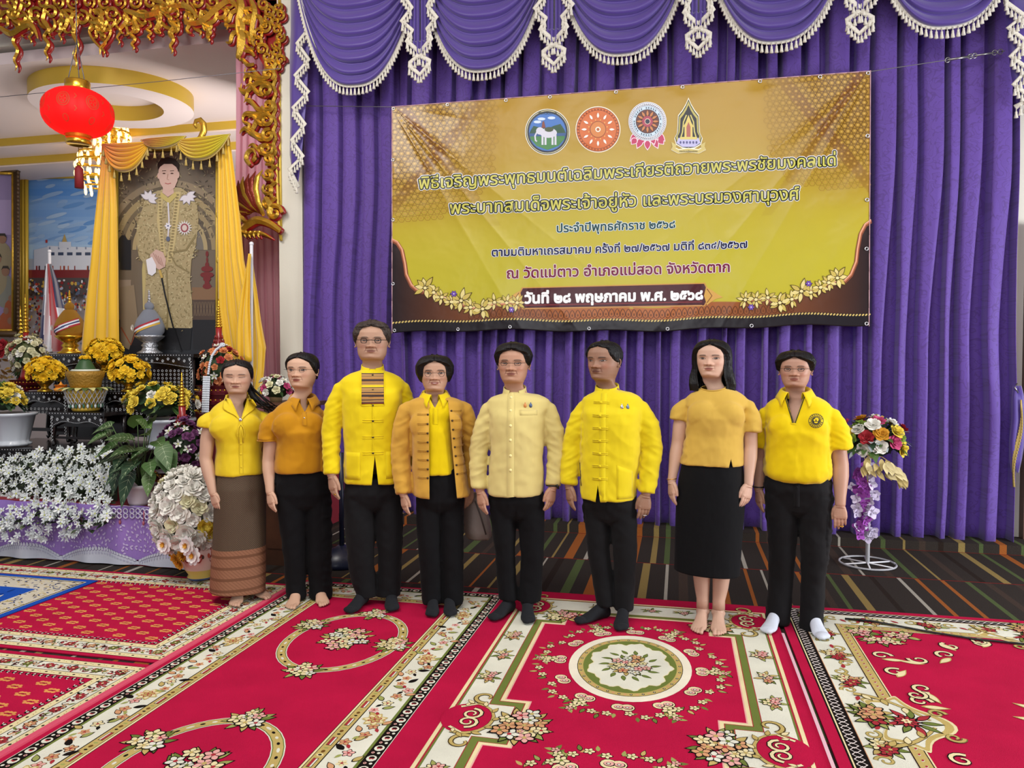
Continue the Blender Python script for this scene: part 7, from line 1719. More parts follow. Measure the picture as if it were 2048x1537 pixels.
def top_mesh(s, d, rows, sleeves, bust=0, sl_r=(.058, .052, .046), inner=0):
    X, Z = s.xpx, s.zpx; zs = s.zs-inner; xo = s.xo; sc = s.shc; nb = Z(d['nb'])-inner*.4; w = s.shw-inner*1.4
    prof = [(nb, .055, .060, .062, xo*.8+sc*.2, .012), (nb-.010, .070, .068, .072, xo*.6+sc*.4, .012), (lerp(nb, zs, .38), w*.52, .076, .085, sc, .01), (lerp(nb, zs, .70), w*.70, .082, .09, sc, .005), (zs-.002, w*.80, .088, .095, sc), (zs-.045, w*.84, .10, .10, sc)]
    for r in rows:
        py, xl, xr = r[:3]; f = r[3] if len(r) > 3 else .12; b = r[4] if len(r) > 4 else .105
        prof.append((Z(py), (X(xr)-X(xl))/2, f, b, (X(xl)+X(xr))/2, 0))
    m = s.torso(prof[::-1])
    if bust: 
        for sg in (-1, 1): m.ball((sc+sg*.062, -.062-.012*bust, Z(d['bust'])+.012), (.088, .052+.006*bust, .085), 18, 12, rot=Matrix.Rotation(.25, 3, 'X'))
    for sg, pts in zip((-1, 1), sleeves):
        P = []; Rr = []; n = len(pts)
        P.append(Vector((X(pts[0][0])*.55+sc*.45, .005, Z(pts[0][1])+.006))); Rr.append(sl_r[0]*.5)
        for i, p in enumerate(pts):
            P.append(Vector((X(p[0]), p[2] if len(p) > 2 else .005, Z(p[1])-(.026 if i == 0 else 0)))); Rr.append(p[3] if len(p) > 3 else np.interp(i/(n-1), [0, .5, 1], sl_r)*(.84 if i == 0 else 1))
        # resample
        PP, RR = [], []
        for i in range(len(P)-1):
            for k in range(5): PP.append(P[i].lerp(P[i+1], k/5)); RR.append(lerp(Rr[i], Rr[i+1], k/5))
        PP.append(P[-1]); RR.append(Rr[-1]); m.tube(PP, RR, 22, up=(0, 1, 0))
    return m
def legs_mesh(s, top_rows, L, R_):
    X, Z = s.xpx, s.zpx; prof = []
    for (py, xl, xr, f, b) in top_rows: prof.append((Z(py), (X(xr)-X(xl))/2, f*.92, b*.95, (X(xl)+X(xr))/2))
    prof[-1] = (prof[-1][0], prof[-1][1]*.86, .085, .09, prof[-1][4]); prof.append((prof[-1][0]-.03, prof[-1][1]*.5, .04, .05, prof[-1][4]))
    m = s.torso(prof[::-1])
    for leg in (L, R_):
        P, RR = [], []
        for (py, xl, xr) in leg: P.append(Vector(((X(xl)+X(xr))/2, .0 if py < 1150 else .01, Z(py)))); RR.append((X(xr)-X(xl))/2)
        rows = []
        for p, r in zip(P, RR): rows.append([Vector((p.x+r*math.copysign(abs(sin(a))**.85, sin(a)), p.y-lerp(r*1.08, .108, float(sstep(.62, .92, p.z)))*cos(a)*(1.0), p.z)) for a in [2*pi*i/26 for i in range(26)]])
        # densify
        R2 = []
        for i in range(len(rows)-1):
            for k in range(4): R2.append([u.lerp(v, k/4) for u, v in zip(rows[i], rows[i+1])])
        R2.append(rows[-1]); m.grid(R2[::-1], True, True, True)
    return m
def band_collar(s, mat, h=.034, gap=.35, r=.060, z=None, tilt=.3, name='collar', off=0.0, drop=.034):
    """standing band around the neck, open at the front"""
    r = r+.004*(s.sex == 'm'); m = MB(); rows = []; z0 = z if z is not None else s.nbz; xo = s.xo*.85+s.shc*.15
    for k, (dr, dz) in enumerate(((.016, -.028), (.004, .0), (.001, h*.5), (-.001, h), (-.005, h+.001), (-.006, h*.5), (-.004, -.01))):
        row = []
        for i in range(41):
            a = gap+(2*pi-2*gap)*i/40; rr = r+dr; row.append(Vector((xo+rr*sin(a)*1.02, .012-rr*cos(a)*1.05, z0+dz-drop*(1+cos(a))/2+.006*(1-cos(a))/2)))
        rows.append(row)
    m.grid(rows); return obj(name, m, mat, s.t, local=True)
def polo_collar(s, mat, r=.062, spread=.045, ln=.06, z=None, gap=.30, name='collar', inner=None):
    m = MB(); z0 = z if z is not None else s.nbz; xo = s.xo*.85+s.shc*.15; rows = []
    prof = [(-.004, -.012), (-.001, .016), (.004, .024), (.012, .020), (.026, -.004), (.036, -.020)]
    for k, (dr, dz) in enumerate(prof):
        row = []
        for i in range(41):
            a = gap+(2*pi-2*gap)*i/40; fr = max(0, cos(a))**2; rr = r+dr*(1+.3*fr); e = math.exp(-((min(a, 2*pi-a)-gap)/.25)**2)
            dx = (.012 if k >= 4 else 0)*e*(1 if a < pi else -1)
            row.append(Vector((xo+rr*sin(a)+dx, .012-rr*cos(a)*1.05-(.012*e if k >= 4 else 0), z0+dz-.026*(1+cos(a))/2+.010*(1-cos(a))/2-(ln*.45*e if k >= 4 else 0)*(.6 if k == 4 else 1))))
        rows.append(row)
    m.grid(rows); o = obj(name, m, mat, s.t, local=True); md = o.modifiers.new('t', 'SOLIDIFY'); md.thickness = .002; return o
def vcut(xo, z0, z1, w0, w1=0.0, ymax=0.0):
    return lambda V: np.maximum.reduce([V[:, 1]-ymax, np.abs(V[:, 0]-xo)-w1-(w0-w1)*(V[:, 2]-z1)/(z0-z1), z1-V[:, 2]])
# ---------------------------------------------------------------- 1
d = dict(sh=(411, 537, 815), hx=481, nb=797, bust=858, armL=((425, 828), (416, 915), (428, 980), dict(hk=.95, tilt=.12, turn=.95)), armR=((526, 828), (538, 912), (537, 978), dict(ye=.08, yw=.06)))
s = Fig('woman in bright yellow short-sleeved blouse and brown woven wrap skirt, leftmost of the row', 478, 1202, 719, '#c09a82',
        dict(eye=.12, lip='#8e5048', mouth=.9, fw=1.02, cheek=.03, fold=.3), yaw_off=6, head_yaw=-12, head_pitch=4, headpx=73)
s.nbz = s.zpx(797); setup(s, d); s.aw = 1.0; xarms(s, d)
s.foot(FOOTB, -1, s.xpx(476), -.02, -.25, k=.88); s.foot(FOOTB, 1, s.xpx(512), .03, .45, k=.88)
s.limb([(s.xpx(478), .02, .36), (s.xpx(477), .02, .10)], [.05, .036]); s.limb([(s.xpx(508), .05, .36), (s.xpx(510), .06, .10)], [.05, .036])
s.hair('pulled')
m = MB(); B = lambda x, y, z: Vector(s.hxf(np.array([[x, y, z]]))[0])
P = [B(.15, .38, .35), B(.27, .30, .10), B(.36, .10, -.12), B(.50, -.06, -.30), B(.72, -.12, -.44), B(.86, -.12, -.50)]
PP = []; 
for a_, b_ in zip(P[:-1], P[1:]): PP += [a_.lerp(b_, k/4) for k in range(4)]
m.tube(PP, [.026-.018*i/len(PP)+.002*sin(i*2) for i in range(len(PP))], 10); rh = random.Random(2)
for k in range(9): q = rh.uniform(-.03, .03); m.tube([PP[6]+Vector((0, -.01, q)), PP[12]+Vector((q*.6, -.015, q)), PP[-1]+Vector((rh.uniform(-.02, .04), -.01, rh.uniform(-.05, .03)))], [.007, .006, .002], 5)
link('ponytail', npmesh('ponytail', np.array([tuple(v) for v in m.v]), m.f, HAIRM), s.t)
Y1 = fabric('bright_yellow_silk', '#d9bc1a', rough=.6)
mt = top_mesh(s, d, [(840, 432, 527, .115), (858, 433, 528, .13), (880, 435, 528, .12), (905, 436, 527, .112), (930, 433, 529, .12), (948, 432, 530, .125)], [[(424, 828), (418, 843, .0), (417, 853, 0, .053)], [(527, 828), (534, 843, .0), (536, 853, 0, .053)]], bust=.9, sl_r=(.048, .050, .053))
vx = s.xpx(489); s.cloth('blouse', mt, Y1, cut=vcut(s.xo, s.nbz+.01, s.zpx(838), .052, .0, -.01), seed=1, wr=.006)
for sg in (-1, 1):   # notched lapels
    s.fpatch('lapel', lambda u, v, sg=sg: (lerp(s.xo+sg*lerp(.054, .002, v**1.0), s.xo+sg*(.070+.022*sin(pi*min(1, v*1.25))*(1)-.068*max(0, v-.45)/.55), u), lerp(s.nbz-.004, s.zpx(838)-.004, v)), 6, 12, Y1, off=.006)
band_collar(s, Y1, h=.018, gap=1.15, r=.066, drop=.004)
s.fstrip('placket', [(s.xo, lerp(s.zpx(840), s.zpx(950), i/14)) for i in range(15)], .022, Y1)
for py in (838, 884, 905, 930): s.button(s.xo, s.zpx(py), .007 if py > 840 else .012, Y1 if py > 840 else SILV)
m = MB()
for sg in (-1, 1):
    pts = [s.front(s.xo+sg*x, s.zpx(y), .006) for x, y in ((0, 846), (.012, 852), (.020, 864), (.014, 874), (.006, 866), (.002, 852))]; m.tube([p for p in pts if p], .003, 5)
    pts = [s.front(s.xo+sg*x, s.zpx(y), .006) for x, y in ((0, 850), (.006, 866), (.012, 882))]; m.tube([p for p in pts if p], .0028, 5)
obj('bow', m, Y1, s.t, local=True)
# patterned wrap skirt
SK = M('brocade', rough=.7, vc=True, spec=.25, bump=(300, .2))
def skirt(s, rows, name, mat, colf=None, wr=.006, seed=0):
    X, Z = s.xpx, s.zpx; R_ = []; N = 140; cs = []
    zz = [Z(r[0]) for r in rows]; n = 90
    for j in range(n+1):
        z = lerp(zz[0], zz[-1], j/n); xl = np.interp(-z, [-a for a in zz], [X(r[1]) for r in rows]); xr = np.interp(-z, [-a for a in zz], [X(r[2]) for r in rows]); f = np.interp(-z, [-a for a in zz], [r[3] for r in rows])
        row = []
        for i in range(N):
            a = 2*pi*i/N; rx = (xr-xl)/2; k = 1+wr*4*noise.noise(Vector((a*1.5, z*3, seed)))+wr*8*(j/n)*max(0, sin(a*3+seed))*.4
            row.append(Vector(((xl+xr)/2+rx*k*math.copysign(abs(sin(a))**.85, sin(a)), -f*k*math.copysign(abs(cos(a))**.85, cos(a)), z-(rows[-1][4]*sin(a) if len(rows[-1]) > 4 else 0)*(j/n))))
            if colf: cs.append(colf(a, z, (rx+f)*pi*i/N))
        R_.append(row)
    mb_ = MB(); mb_.grid(R_[::-1], True, True, False); 
    V = np.array([tuple(v) for r in R_ for v in r]); idx = np.arange(V.shape[0]).reshape(n+1, N); nxi = np.roll(idx, -1, 1)
    Fc = [tuple(map(int, q)) for q in np.stack([idx[:-1], nxi[:-1], nxi[1:], idx[1:]], -1).reshape(-1, 4)]
    o = link(name, npmesh(name, V, Fc, mat, np.array(cs) if colf else None), s.t); md = o.modifiers.new('t', 'SOLIDIFY'); md.thickness = .003; return o
ba, bb, bc_ = C('#35261d'), C('#77634c'), C('#6e4a33')
zb_ = s.zpx(1092)
SKP = M('wrap_skirt_weave', '#4a3528', rough=.75, spec=.2)
def skirt_nodes(m, zb):
    nt = m.node_tree; N = nt.nodes; L = nt.links; b = N['Principled BSDF']; tc = N.new('ShaderNodeTexCoord'); sp = N.new('ShaderNodeSeparateXYZ'); L.new(tc.outputs['Object'], sp.inputs[0])
    def mth(op, a, b_=None):
        n = N.new('ShaderNodeMath'); n.operation = op
        for i, q in enumerate((a, b_)):
            if q is None: continue
            if isinstance(q, (int, float)): n.inputs[i].default_value = q
            else: L.new(q, n.inputs[i])
        return n.outputs[0]
    ang = mth('ARCTAN2', sp.outputs[0], mth('MULTIPLY', sp.outputs[1], -1)); s_ = mth('MULTIPLY', ang, 16.0); t_ = mth('MULTIPLY', sp.outputs[2], 98.0)
    a1 = mth('SINE', mth('MULTIPLY', mth('ADD', mth('MULTIPLY', s_, 1.0), t_), 3.1416*.9)); a2 = mth('SINE', mth('MULTIPLY', mth('SUBTRACT', mth('MULTIPLY', s_, 1.0), t_), 3.1416*.9))
    pr = mth('GREATER_THAN', mth('ABSOLUTE', mth('MULTIPLY', a1, a2)), .42)
    mx = N.new('ShaderNodeMix'); mx.data_type = 'RGBA'; L.new(pr, mx.inputs[0]); mx.inputs[6].default_value = C('#2b201a'); mx.inputs[7].default_value = C('#6f5d49')
    st = mth('GREATER_THAN', mth('SINE', mth('MULTIPLY', sp.outputs[2], 95.0)), .7); zg = mth('GREATER_THAN', mth('SINE', mth('ADD', mth('MULTIPLY', ang, 40.0), mth('MULTIPLY', sp.outputs[2], 300))), .55)
    mb2 = N.new('ShaderNodeMix'); mb2.data_type = 'RGBA'; L.new(mth('MAXIMUM', st, mth('MULTIPLY', zg, .5)), mb2.inputs[0]); mb2.inputs[6].default_value = C('#8a6048'); mb2.inputs[7].default_value = C('#6b4732')
    mm = N.new('ShaderNodeMix'); mm.data_type = 'RGBA'; L.new(mth('LESS_THAN', sp.outputs[2], zb), mm.inputs[0]); L.new(mx.outputs[2], mm.inputs[6]); L.new(mb2.outputs[2], mm.inputs[7]); L.new(mm.outputs[2], b.inputs['Base Color'])
skirt_nodes(SKP, zb_)
skirt(s, [(938, 440, 522, .10), (950, 436, 528, .112), (975, 432, 533, .13), (1050, 430, 533, .13), (1180, 421, 530, .13, .01)], 'wrap_skirt', SKP, wr=.005, seed=3)
s.body_done()
# ---------------------------------------------------------------- 2
d = dict(sh=(539, 660, 812), hx=612, nb=797, bust=855, armL=((552, 828), (541, 920), (543, 978), dict(hk=.95, tilt=.08, turn=.95)), armR=((648, 828), (658, 915), (655, 978), dict(ye=.09, yw=.07)))
s = Fig('woman with glasses in dark mustard polo shirt and black trousers, second from left', 608, 1205, 705, '#c79f85',
        dict(lip='#8c4038', gaze=.006, cheek=.02, mouth=.95), yaw_off=2, head_yaw=-24, headpx=75)
s.nbz = s.zpx(797); setup(s, d); xarms(s, d)
s.foot(FOOTB, -1, s.xpx(592), -.02, -.25, k=.88); s.foot(FOOTB, 1, s.xpx(641), -.02, .08, k=.88)
s.hair('pulled', bottom=.22, th=.055, line=[(1.0, 0), (.87, 0), (.84, .12), (.80, .42), (.72, .80), (.60, 1.0), (.5, 1.22), (.36, 1.6), (.22, 2.1)])
s.glasses(w=.115, h=.062, mat=M('thin_wire', '#3a3533', rough=.3, metal=.8), rim=.005)
POLO2 = fabric('mustard_pique', '#b8800e', rough=.9)
mt = top_mesh(s, d, [(845, 556, 650, .12), (862, 556, 652, .145), (885, 556, 652, .125), (915, 554, 655, .125), (932, 551, 657, .13), (943, 553, 655, .128)], [[(552, 828), (545, 850), (540, 880, 0, .058)], [(648, 828), (656, 850), (660, 880, 0, .058)]], bust=1.1, sl_r=(.053, .056, .057))
s.cloth('polo_shirt', mt, POLO2, cut=vcut(s.xo, s.nbz+.01, s.zpx(822), .045, .002, -.01), seed=2, wr=.006)
polo_collar(s, POLO2); s.fstrip('placket', [(s.xo-.004, lerp(s.zpx(823), s.zpx(848), i/5)) for i in range(6)], .026, POLO2); s.button(s.xo-.004, s.zpx(834), .005, SILV)
m = MB()
for (x, r) in ((540, .0605), (660, .0605)):
    c_ = Vector((s.xpx(x), 0, s.zpx(879))); m.tube([c_+Vector((r*cos(a), r*sin(a), 0)) for a in [2*pi*i/24 for i in range(25)]], .003, 5)
obj('cuff_rib', m, POLO2, s.t, local=True)
mt = legs_mesh(s, [(935, 554, 654, .115, .11), (960, 552, 660, .12, .125), (985, 553, 664, .12, .13), (1010, 556, 665, .11, .12)], [(990, 554, 610), (1060, 562, 612), (1120, 568, 612), (1165, 572, 612), (1196, 574, 613)], [(990, 612, 665), (1060, 613, 666), (1120, 615, 664), (1165, 618, 665), (1199, 619, 666)])
s.cloth('trousers', mt, BLKT, seed=12, wr=.006); s.body_done()
# ---------------------------------------------------------------- 3
d = dict(sh=(668, 826, 752), hx=748, nb=738, armL=((684, 768), (665, 862), (667, 946), dict(hk=1.0, tilt=.14, turn=.95)), armR=((808, 768), (822, 860), (815, 945), dict(ye=.10, yw=.08)), aw=1.08)
s = Fig('tall man with glasses in bright yellow jacket with woven brown chest panel, third from left', 750, 1213, 644, '#b08a72',
        dict(brow='#3a2e28', lip='#8a5a50', cheek=.015, fw=1.05, jaw=1.12, frown=.1, eye=.75, fold=.55, nose=1.1), yaw_off=0, head_yaw=-4, headpx=79, sex='m')
s.nbz = s.zpx(736); setup(s, d); xarms(s, d)
s.foot(FOOTS, -1, s.xpx(722), -.02, -.45, SOCKN, .98); s.foot(FOOTS, 1, s.xpx(783), -.02, .02, SOCKN, .98)
s.hair('short_m', HAIRG, th=.072, rough=.02, top=.05, puff=.02)
s.glasses(w=.125, h=.075, rim=.009)
JK3 = fabric('lemon_cotton', '#e0c708', rough=.75)
mt = top_mesh(s, d, [(785, 688, 806, .125), (820, 689, 803, .135), (860, 690, 800, .13), (900, 690, 800, .128), (940, 690, 803, .135), (964, 689, 806, .138)], [[(686, 770), (673, 815), (666, 862, .005), (666, 905, -.02), (667, 944, -.045)], [(806, 770, .01), (817, 815, .048), (823, 860, .10), (820, 905, .09), (816, 944, .08)]], sl_r=(.058, .054, .044))
s.cloth('jacket', mt, JK3, seed=3, wr=.007, cut=lambda V: np.maximum.reduce([V[:, 1], V[:, 2]-s.zpx(905), np.abs(V[:, 0]-.004)-.020*(s.zpx(905)-V[:, 2])/(s.zpx(905)-s.zpx(966))]))
band_collar(s, JK3, h=.03, gap=.28)
cxx = s.xo
s.fstrip('placket', [(cxx, lerp(s.zpx(742), s.zpx(904), i/24)) for i in range(25)], .006, JK3, th=.002)
WV = M('woven_panel', rough=.8, vc=True); 
def wcol(u, v):
    q = int(v*26); z_ = abs((u*14) % 1-.5)
    if .40 < v < .47: return C('#d9c00a')
    if q % 13 in (4, 5, 6, 7): return C('#3d2a20') if z_*2 > abs(q % 13-5.5)/2.4 else C('#b07d3c')
    return (C('#5b4630'), C('#b98c4c'), C('#8a6a3c'), C('#a97f45'), C('#4a3528'), C('#b98c4c'))[q % 6] if v < .95 else C('#6d1f1c')
s.fpatch('woven_panel', lambda u, v: (lerp(cxx-.062, cxx+.062, u), lerp(s.zpx(747), s.zpx(806), v)), 28, 26, WV, off=.004, vc=True, colf=wcol)
m = MB(); q = [(cxx-.064, s.zpx(744)), (cxx-.064, s.zpx(809)), (cxx+.064, s.zpx(809)), (cxx+.064, s.zpx(744))]
for a_, b_ in zip(q[:-1], q[1:]): m.tube([p for p in [s.front(lerp(a_[0], b_[0], i/10), lerp(a_[1], b_[1], i/10), .004) for i in range(11)] if p], .002, 5)
for py in (839, 871, 902):
    for dz in (-.006, .006): m.tube([p for p in [s.front(cxx+x*.058, s.zpx(py)+dz, .002) for x in (-1, -.6, -.2, .2, .6, 1)] if p], .0022, 5)
obj('loop_trim', m, JK3, s.t, local=True)
for py in (751, 780, 809, 839, 871, 902): s.button(cxx, s.zpx(py), .0065, DKM)
for sg in (-1, 1):
    s.fpatch('pocket', lambda u, v, sg=sg: (cxx+sg*lerp(.072, .155, u), lerp(s.zpx(900), s.zpx(952), v)), 6, 6, JK3, off=.002, th=.003)
c_ = Vector(s.wr[-1][0])+Vector((.026, -.020, -.108)); m = MB(); m.tube([c_+Vector((.012*cos(a), .012*sin(a), 0)) for a in [2*pi*i/12 for i in range(13)]], .0032, 6); obj('ring', m, GOLDJ, s.t, local=True)
mt = legs_mesh(s, [(955, 693, 802, .125, .12), (985, 692, 804, .13, .13), (1012, 691, 806, .12, .13)], [(990, 691, 748), (1060, 692, 749), (1110, 697, 748), (1155, 703, 751), (1192, 712, 754)], [(990, 750, 806), (1060, 752, 807), (1110, 757, 805), (1155, 756, 803), (1194, 754, 801)])
s.cloth('trousers', mt, BLKT2, seed=13, wr=.007); s.body_done()
# ---------------------------------------------------------------- 4
d = dict(sh=(801, 943, 796), hx=871, nb=790, bust=852, armL=((816, 812), (804, 905), (809, 985), dict(hk=.95, tilt=.12, turn=.95)), armR=((930, 812), (944, 905), (941, 980), dict(ye=.09, yw=.07)))
s = Fig('woman with round glasses in open mustard jacket over yellow polo shirt, fourth from left', 880, 1221, 711, '#bb937a',
        dict(lip='#96504a', smile=1.0, cheek=.034, mouth=1.05, fold=.6), yaw_off=0, head_yaw=0, headpx=73)
s.nbz = s.zpx(789); setup(s, d); xarms(s, d)
s.foot(FOOTS, -1, s.xpx(866), -.03, -.05, SOCKN, .90); s.foot(FOOTS, 1, s.xpx(899), -.03, .05, SOCKN, .90)
s.hair('short_f', th=.085)
s.glasses(w=.135, h=.105, mat=M('thin_wire', '#3a3533', rough=.3, metal=.8), rim=.005, gap=.165, round_=True)
PO4 = fabric('chrome_yellow_pique', '#e0c400', rough=.9); JK4 = fabric('ochre_cotton', '#c99a3c', rough=.85, var=(9, .08))
mt = top_mesh(s, d, [(840, 838, 906, .105), (860, 838, 906, .12), (900, 840, 908, .115), (946, 840, 914, .125)], [[(838, 822), (836, 836, 0, .03)], [(906, 822), (908, 836, 0, .03)]], bust=0, sl_r=(.03, .03, .03), inner=.014)
s.cloth('polo_shirt', mt, PO4, cut=vcut(s.xo, s.nbz+.01, s.zpx(814), .044, .002, -.01), seed=4, wr=.005)
polo_collar(s, PO4, r=.060); s.fstrip('placket', [(s.xo+.004, lerp(s.zpx(815), s.zpx(846), i/5)) for i in range(6)], .028, PO4)
mt = top_mesh(s, d, [(838, 824, 921, .138), (858, 825, 922, .155), (900, 826, 924, .145), (950, 827, 934, .15), (990, 828, 942, .155)], [[(816, 812), (807, 860), (803, 905, .005), (805, 945, -.02), (809, 984, -.045)], [(929, 812, .01), (939, 860, .048), (946, 905, .09), (944, 945, .08), (941, 980, .07)]], bust=1.2, sl_r=(.062, .056, .046))
zt, zb2 = s.nbz, s.zpx(992)
def cut4(V):
    t = np.clip((zt-V[:, 2])/(zt-zb2), -.2, 1); xl = s.xpx(860)-(.0)*t; xl = np.where(t < .12, s.xo-.045+.02*t/.12, xl); xr = s.xpx(896)+(s.xpx(914)-s.xpx(896))*t; xr = np.where(t < .05, s.xo+.045, xr)
    return np.maximum.reduce([V[:, 1], xl-V[:, 0], V[:, 0]-xr])
s.cloth('jacket', mt, JK4, seed=5, wr=.006, cut=cut4, thick=.003)
m = MB()
for k in range(8):
    py = 827+k*17.4; t = (zt-s.zpx(py))/(zt-zb2)
    for sg, x in ((-1, s.xpx(859)-.004), (1, s.xpx(896)+(s.xpx(914)-s.xpx(896))*t+.010)):
        z = s.zpx(py if sg < 0 else py-6); s.button(x, z, .0062, DKM, off=.004)
        for dz in (-.002, .004): m.tube([p for p in [s.front(x+sg*q, z+dz, .0025) for q in (.004, .015, .030, .045, .058)] if p], .0016, 4)
obj('loop_trim', m, JK4, s.t, local=True)
band_collar(s, JK4, h=.012, gap=1.3, r=.074, drop=.0)
mt = legs_mesh(s, [(935, 838, 920, .115, .11), (965, 836, 926, .12, .125), (1000, 833, 929, .12, .13), (1015, 833, 929, .11, .12)], [(990, 833, 881), (1060, 835, 882), (1120, 839, 883), (1165, 842, 884), (1207, 844, 885)], [(990, 881, 929), (1060, 882, 928), (1120, 884, 927), (1165, 885, 927), (1208, 885, 927)])
s.cloth('trousers', mt, BLKT, seed=14, wr=.005); s.body_done()
# ---------------------------------------------------------------- 5
d = dict(sh=(961, 1113, 790), hx=1028, nb=784, armL=((976, 808), (956, 902), (962, 980), dict(hk=1.02, tilt=.13, turn=.85)), armR=((1099, 808), (1114, 902), (1105, 972), dict(hk=1.02, tilt=.16, turn=.85)), aw=1.05)
s = Fig('man with glasses in pale butter-yellow buttoned jacket with two lapel pins, fifth from left', 1035, 1231, 689, '#b58970',
        dict(lip='#8a5248', eye=.6, smile=.35, cheek=.03, jaw=1.05, brow='#1a1210', fold=.5), yaw_off=-3, head_yaw=-6, headpx=78, sex='m')
s.nbz = s.zpx(782); setup(s, d); xarms(s, d)
s.foot(FOOTS, -1, s.xpx(1013), -.02, -.5, SOCKN, .95); s.foot(FOOTS, 1, s.xpx(1056), -.04, .08, SOCKN, .95)
s.hair('short_m', th=.105, top=.06, puff=.03, rough=.006, line=[(1.0, 0), (.88, 0), (.84, .05), (.80, .60), (.74, .80), (.64, .92), (.54, 1.05), (.48, 1.25), (.36, 2.0)])
s.glasses(w=.13, h=.060, mat=M('thin_wire', '#3a3533', rough=.3, metal=.8), rim=.006)
JK5 = fabric('butter_cotton', '#d3c27c', rough=.8)
mt = top_mesh(s, d, [(830, 979, 1090, .13), (860, 980, 1088, .14), (900, 981, 1087, .142), (940, 979, 1087, .14), (987, 975, 1086, .138)], [[(980, 810), (966, 860), (957, 902), (957, 940, -.02), (960, 976, -.045)], [(1095, 810), (1107, 860), (1113, 902), (1110, 935, -.02), (1106, 968, -.045)]], sl_r=(.058, .053, .043))
s.cloth('jacket', mt, JK5, seed=6, wr=.007)
band_collar(s, JK5, h=.034, gap=.42)
px_ = s.xpx(1024)
s.fstrip('placket', [(px_, lerp(s.zpx(786), s.zpx(986), i/30)) for i in range(31)], .040, JK5, th=.001, off=.001)
for py in (795, 820, 848, 876, 906, 934): s.button(px_, s.zpx(py), .0085, PEARL)
s.fpatch('pocket', lambda u, v: (px_+lerp(.050, .145, u), lerp(s.zpx(818), s.zpx(828), v)), 6, 2, JK5, off=.002, th=.003)
def pins(s, x, z, cols):
    for k, c_ in enumerate(cols):
        m = MB(); p = s.front(x+k*.030, z, .004)
        if p: 
            m.ball(p, (.009, .003, .012), 10, 6); m.ball(p+Vector((0, 0, .013)), (.0035, .002, .006), 6, 4); m.ball(p+Vector((0, -.002, 0)), (.005, .003, .006), 8, 5); obj('lapel_pin', m, c_, s.t, local=True)
pins(s, px_+.078, s.zpx(810), (M('orange_enamel', '#d08a4a', rough=.3), M('blue_enamel', '#54688c', rough=.3, metal=.4)))
w_ = s.wr[1][0]; m = MB(); c_ = Vector(w_)+Vector((0, .004, .012)); m.tube([c_+Vector((.030*cos(a), .024*sin(a), 0)) for a in [2*pi*i/20 for i in range(21)]], .009, 8, flat=.5, up=(0, 0, 1)); m.lathe([(.019, -.005), (.02, 0), (.019, .005)], (0, 0, 0), 14, m=Matrix.Translation(c_+Vector((.026, -.016, 0))) @ Matrix.Rotation(1.2, 4, 'Y')); obj('wristwatch', m, M('black_rubber2', '#101411', rough=.4), s.t, local=True)
mt = legs_mesh(s, [(978, 979, 1085, .125, .12), (1000, 978, 1087, .128, .13), (1030, 980, 1088, .12, .13)], [(1005, 978, 1031), (1060, 984, 1032), (1110, 990, 1030), (1160, 993, 1032), (1200, 997, 1036)], [(1005, 1033, 1088), (1060, 1037, 1088), (1110, 1042, 1087), (1160, 1040, 1084), (1203, 1038, 1082)])
s.cloth('trousers', mt, BLKT, seed=15, wr=.006); s.body_done()
# ---------------------------------------------------------------- 6
d = dict(sh=(1149, 1296, 787), hx=1210, nb=778, armL=((1166, 805), (1141, 892), (1139, 972), dict(hk=1.03, tilt=.16, turn=.95)), armR=((1280, 805), (1301, 895), (1291, 983), dict(hk=1.03, tilt=.05, turn=.35)), aw=1.05)
s = Fig('man with cropped black hair in yellow knot-button jacket looking aside, sixth from left', 1217, 1243, 683, '#936f5a',
        dict(lip='#6e4238', eye=.85, cheek=.022, jaw=.98, brow='#1a1210', gaze=.008, fold=.6, frown=.1, nose=1.15), yaw_off=-6, head_yaw=-24, headpx=80, sex='m')
s.nbz = s.zpx(777); setup(s, d); xarms(s, d)
s.foot(FOOTS, -1, s.xpx(1198), -.02, -.75, SOCKN, .97); s.foot(FOOTS, 1, s.xpx(1247), -.04, .02, SOCKN, .97)
s.hair('short_m', th=.045, top=.035, rough=.012, width=[(1, 1), (.7, .6), (.5, .2), (.36, .1)])
JK6 = fabric('canary_cotton', '#dcc612', rough=.75)
mt = top_mesh(s, d, [(825, 1160, 1283, .13), (860, 1160, 1281, .138), (900, 1160, 1279, .138), (950, 1160, 1273, .138), (996, 1161, 1270, .14)], [[(1170, 808), (1152, 850), (1142, 892), (1138, 935, -.02), (1138, 970, -.045)], [(1277, 808), (1294, 850), (1302, 895), (1297, 940, -.02), (1292, 980, -.04)]], sl_r=(.060, .055, .047))
px_ = s.xpx(1205)
s.cloth('jacket', mt, JK6, seed=7, wr=.007, cut=lambda V: np.maximum.reduce([V[:, 1], V[:, 2]-s.zpx(962), np.abs(V[:, 0]-(px_-.012))-.012*(s.zpx(962)-V[:, 2])/.09]))
band_collar(s, JK6, h=.03, gap=.30)
s.fstrip('placket', [(px_+.012, lerp(s.zpx(786), s.zpx(992), i/30)) for i in range(31)], .034, JK6, th=.001, off=.0008)
m = MB()
for k in range(7):
    py = 804+k*24.5; z = s.zpx(py)
    for dz in (-.004, .004): m.tube([p for p in [s.front(px_+x*.042, z+dz, .003) for x in (-1, -.6, -.25, 0, .25, .6, 1)] if p], .0025, 5)
    s.button(px_-.002, z, .0075, JK6, name='knot_button', off=.004)
obj('frog_loops', m, JK6, s.t, local=True)
pins(s, s.xpx(1245), s.zpx(813), (SILV, M('blue_enamel2', '#7a8aa8', rough=.3, metal=.5)))
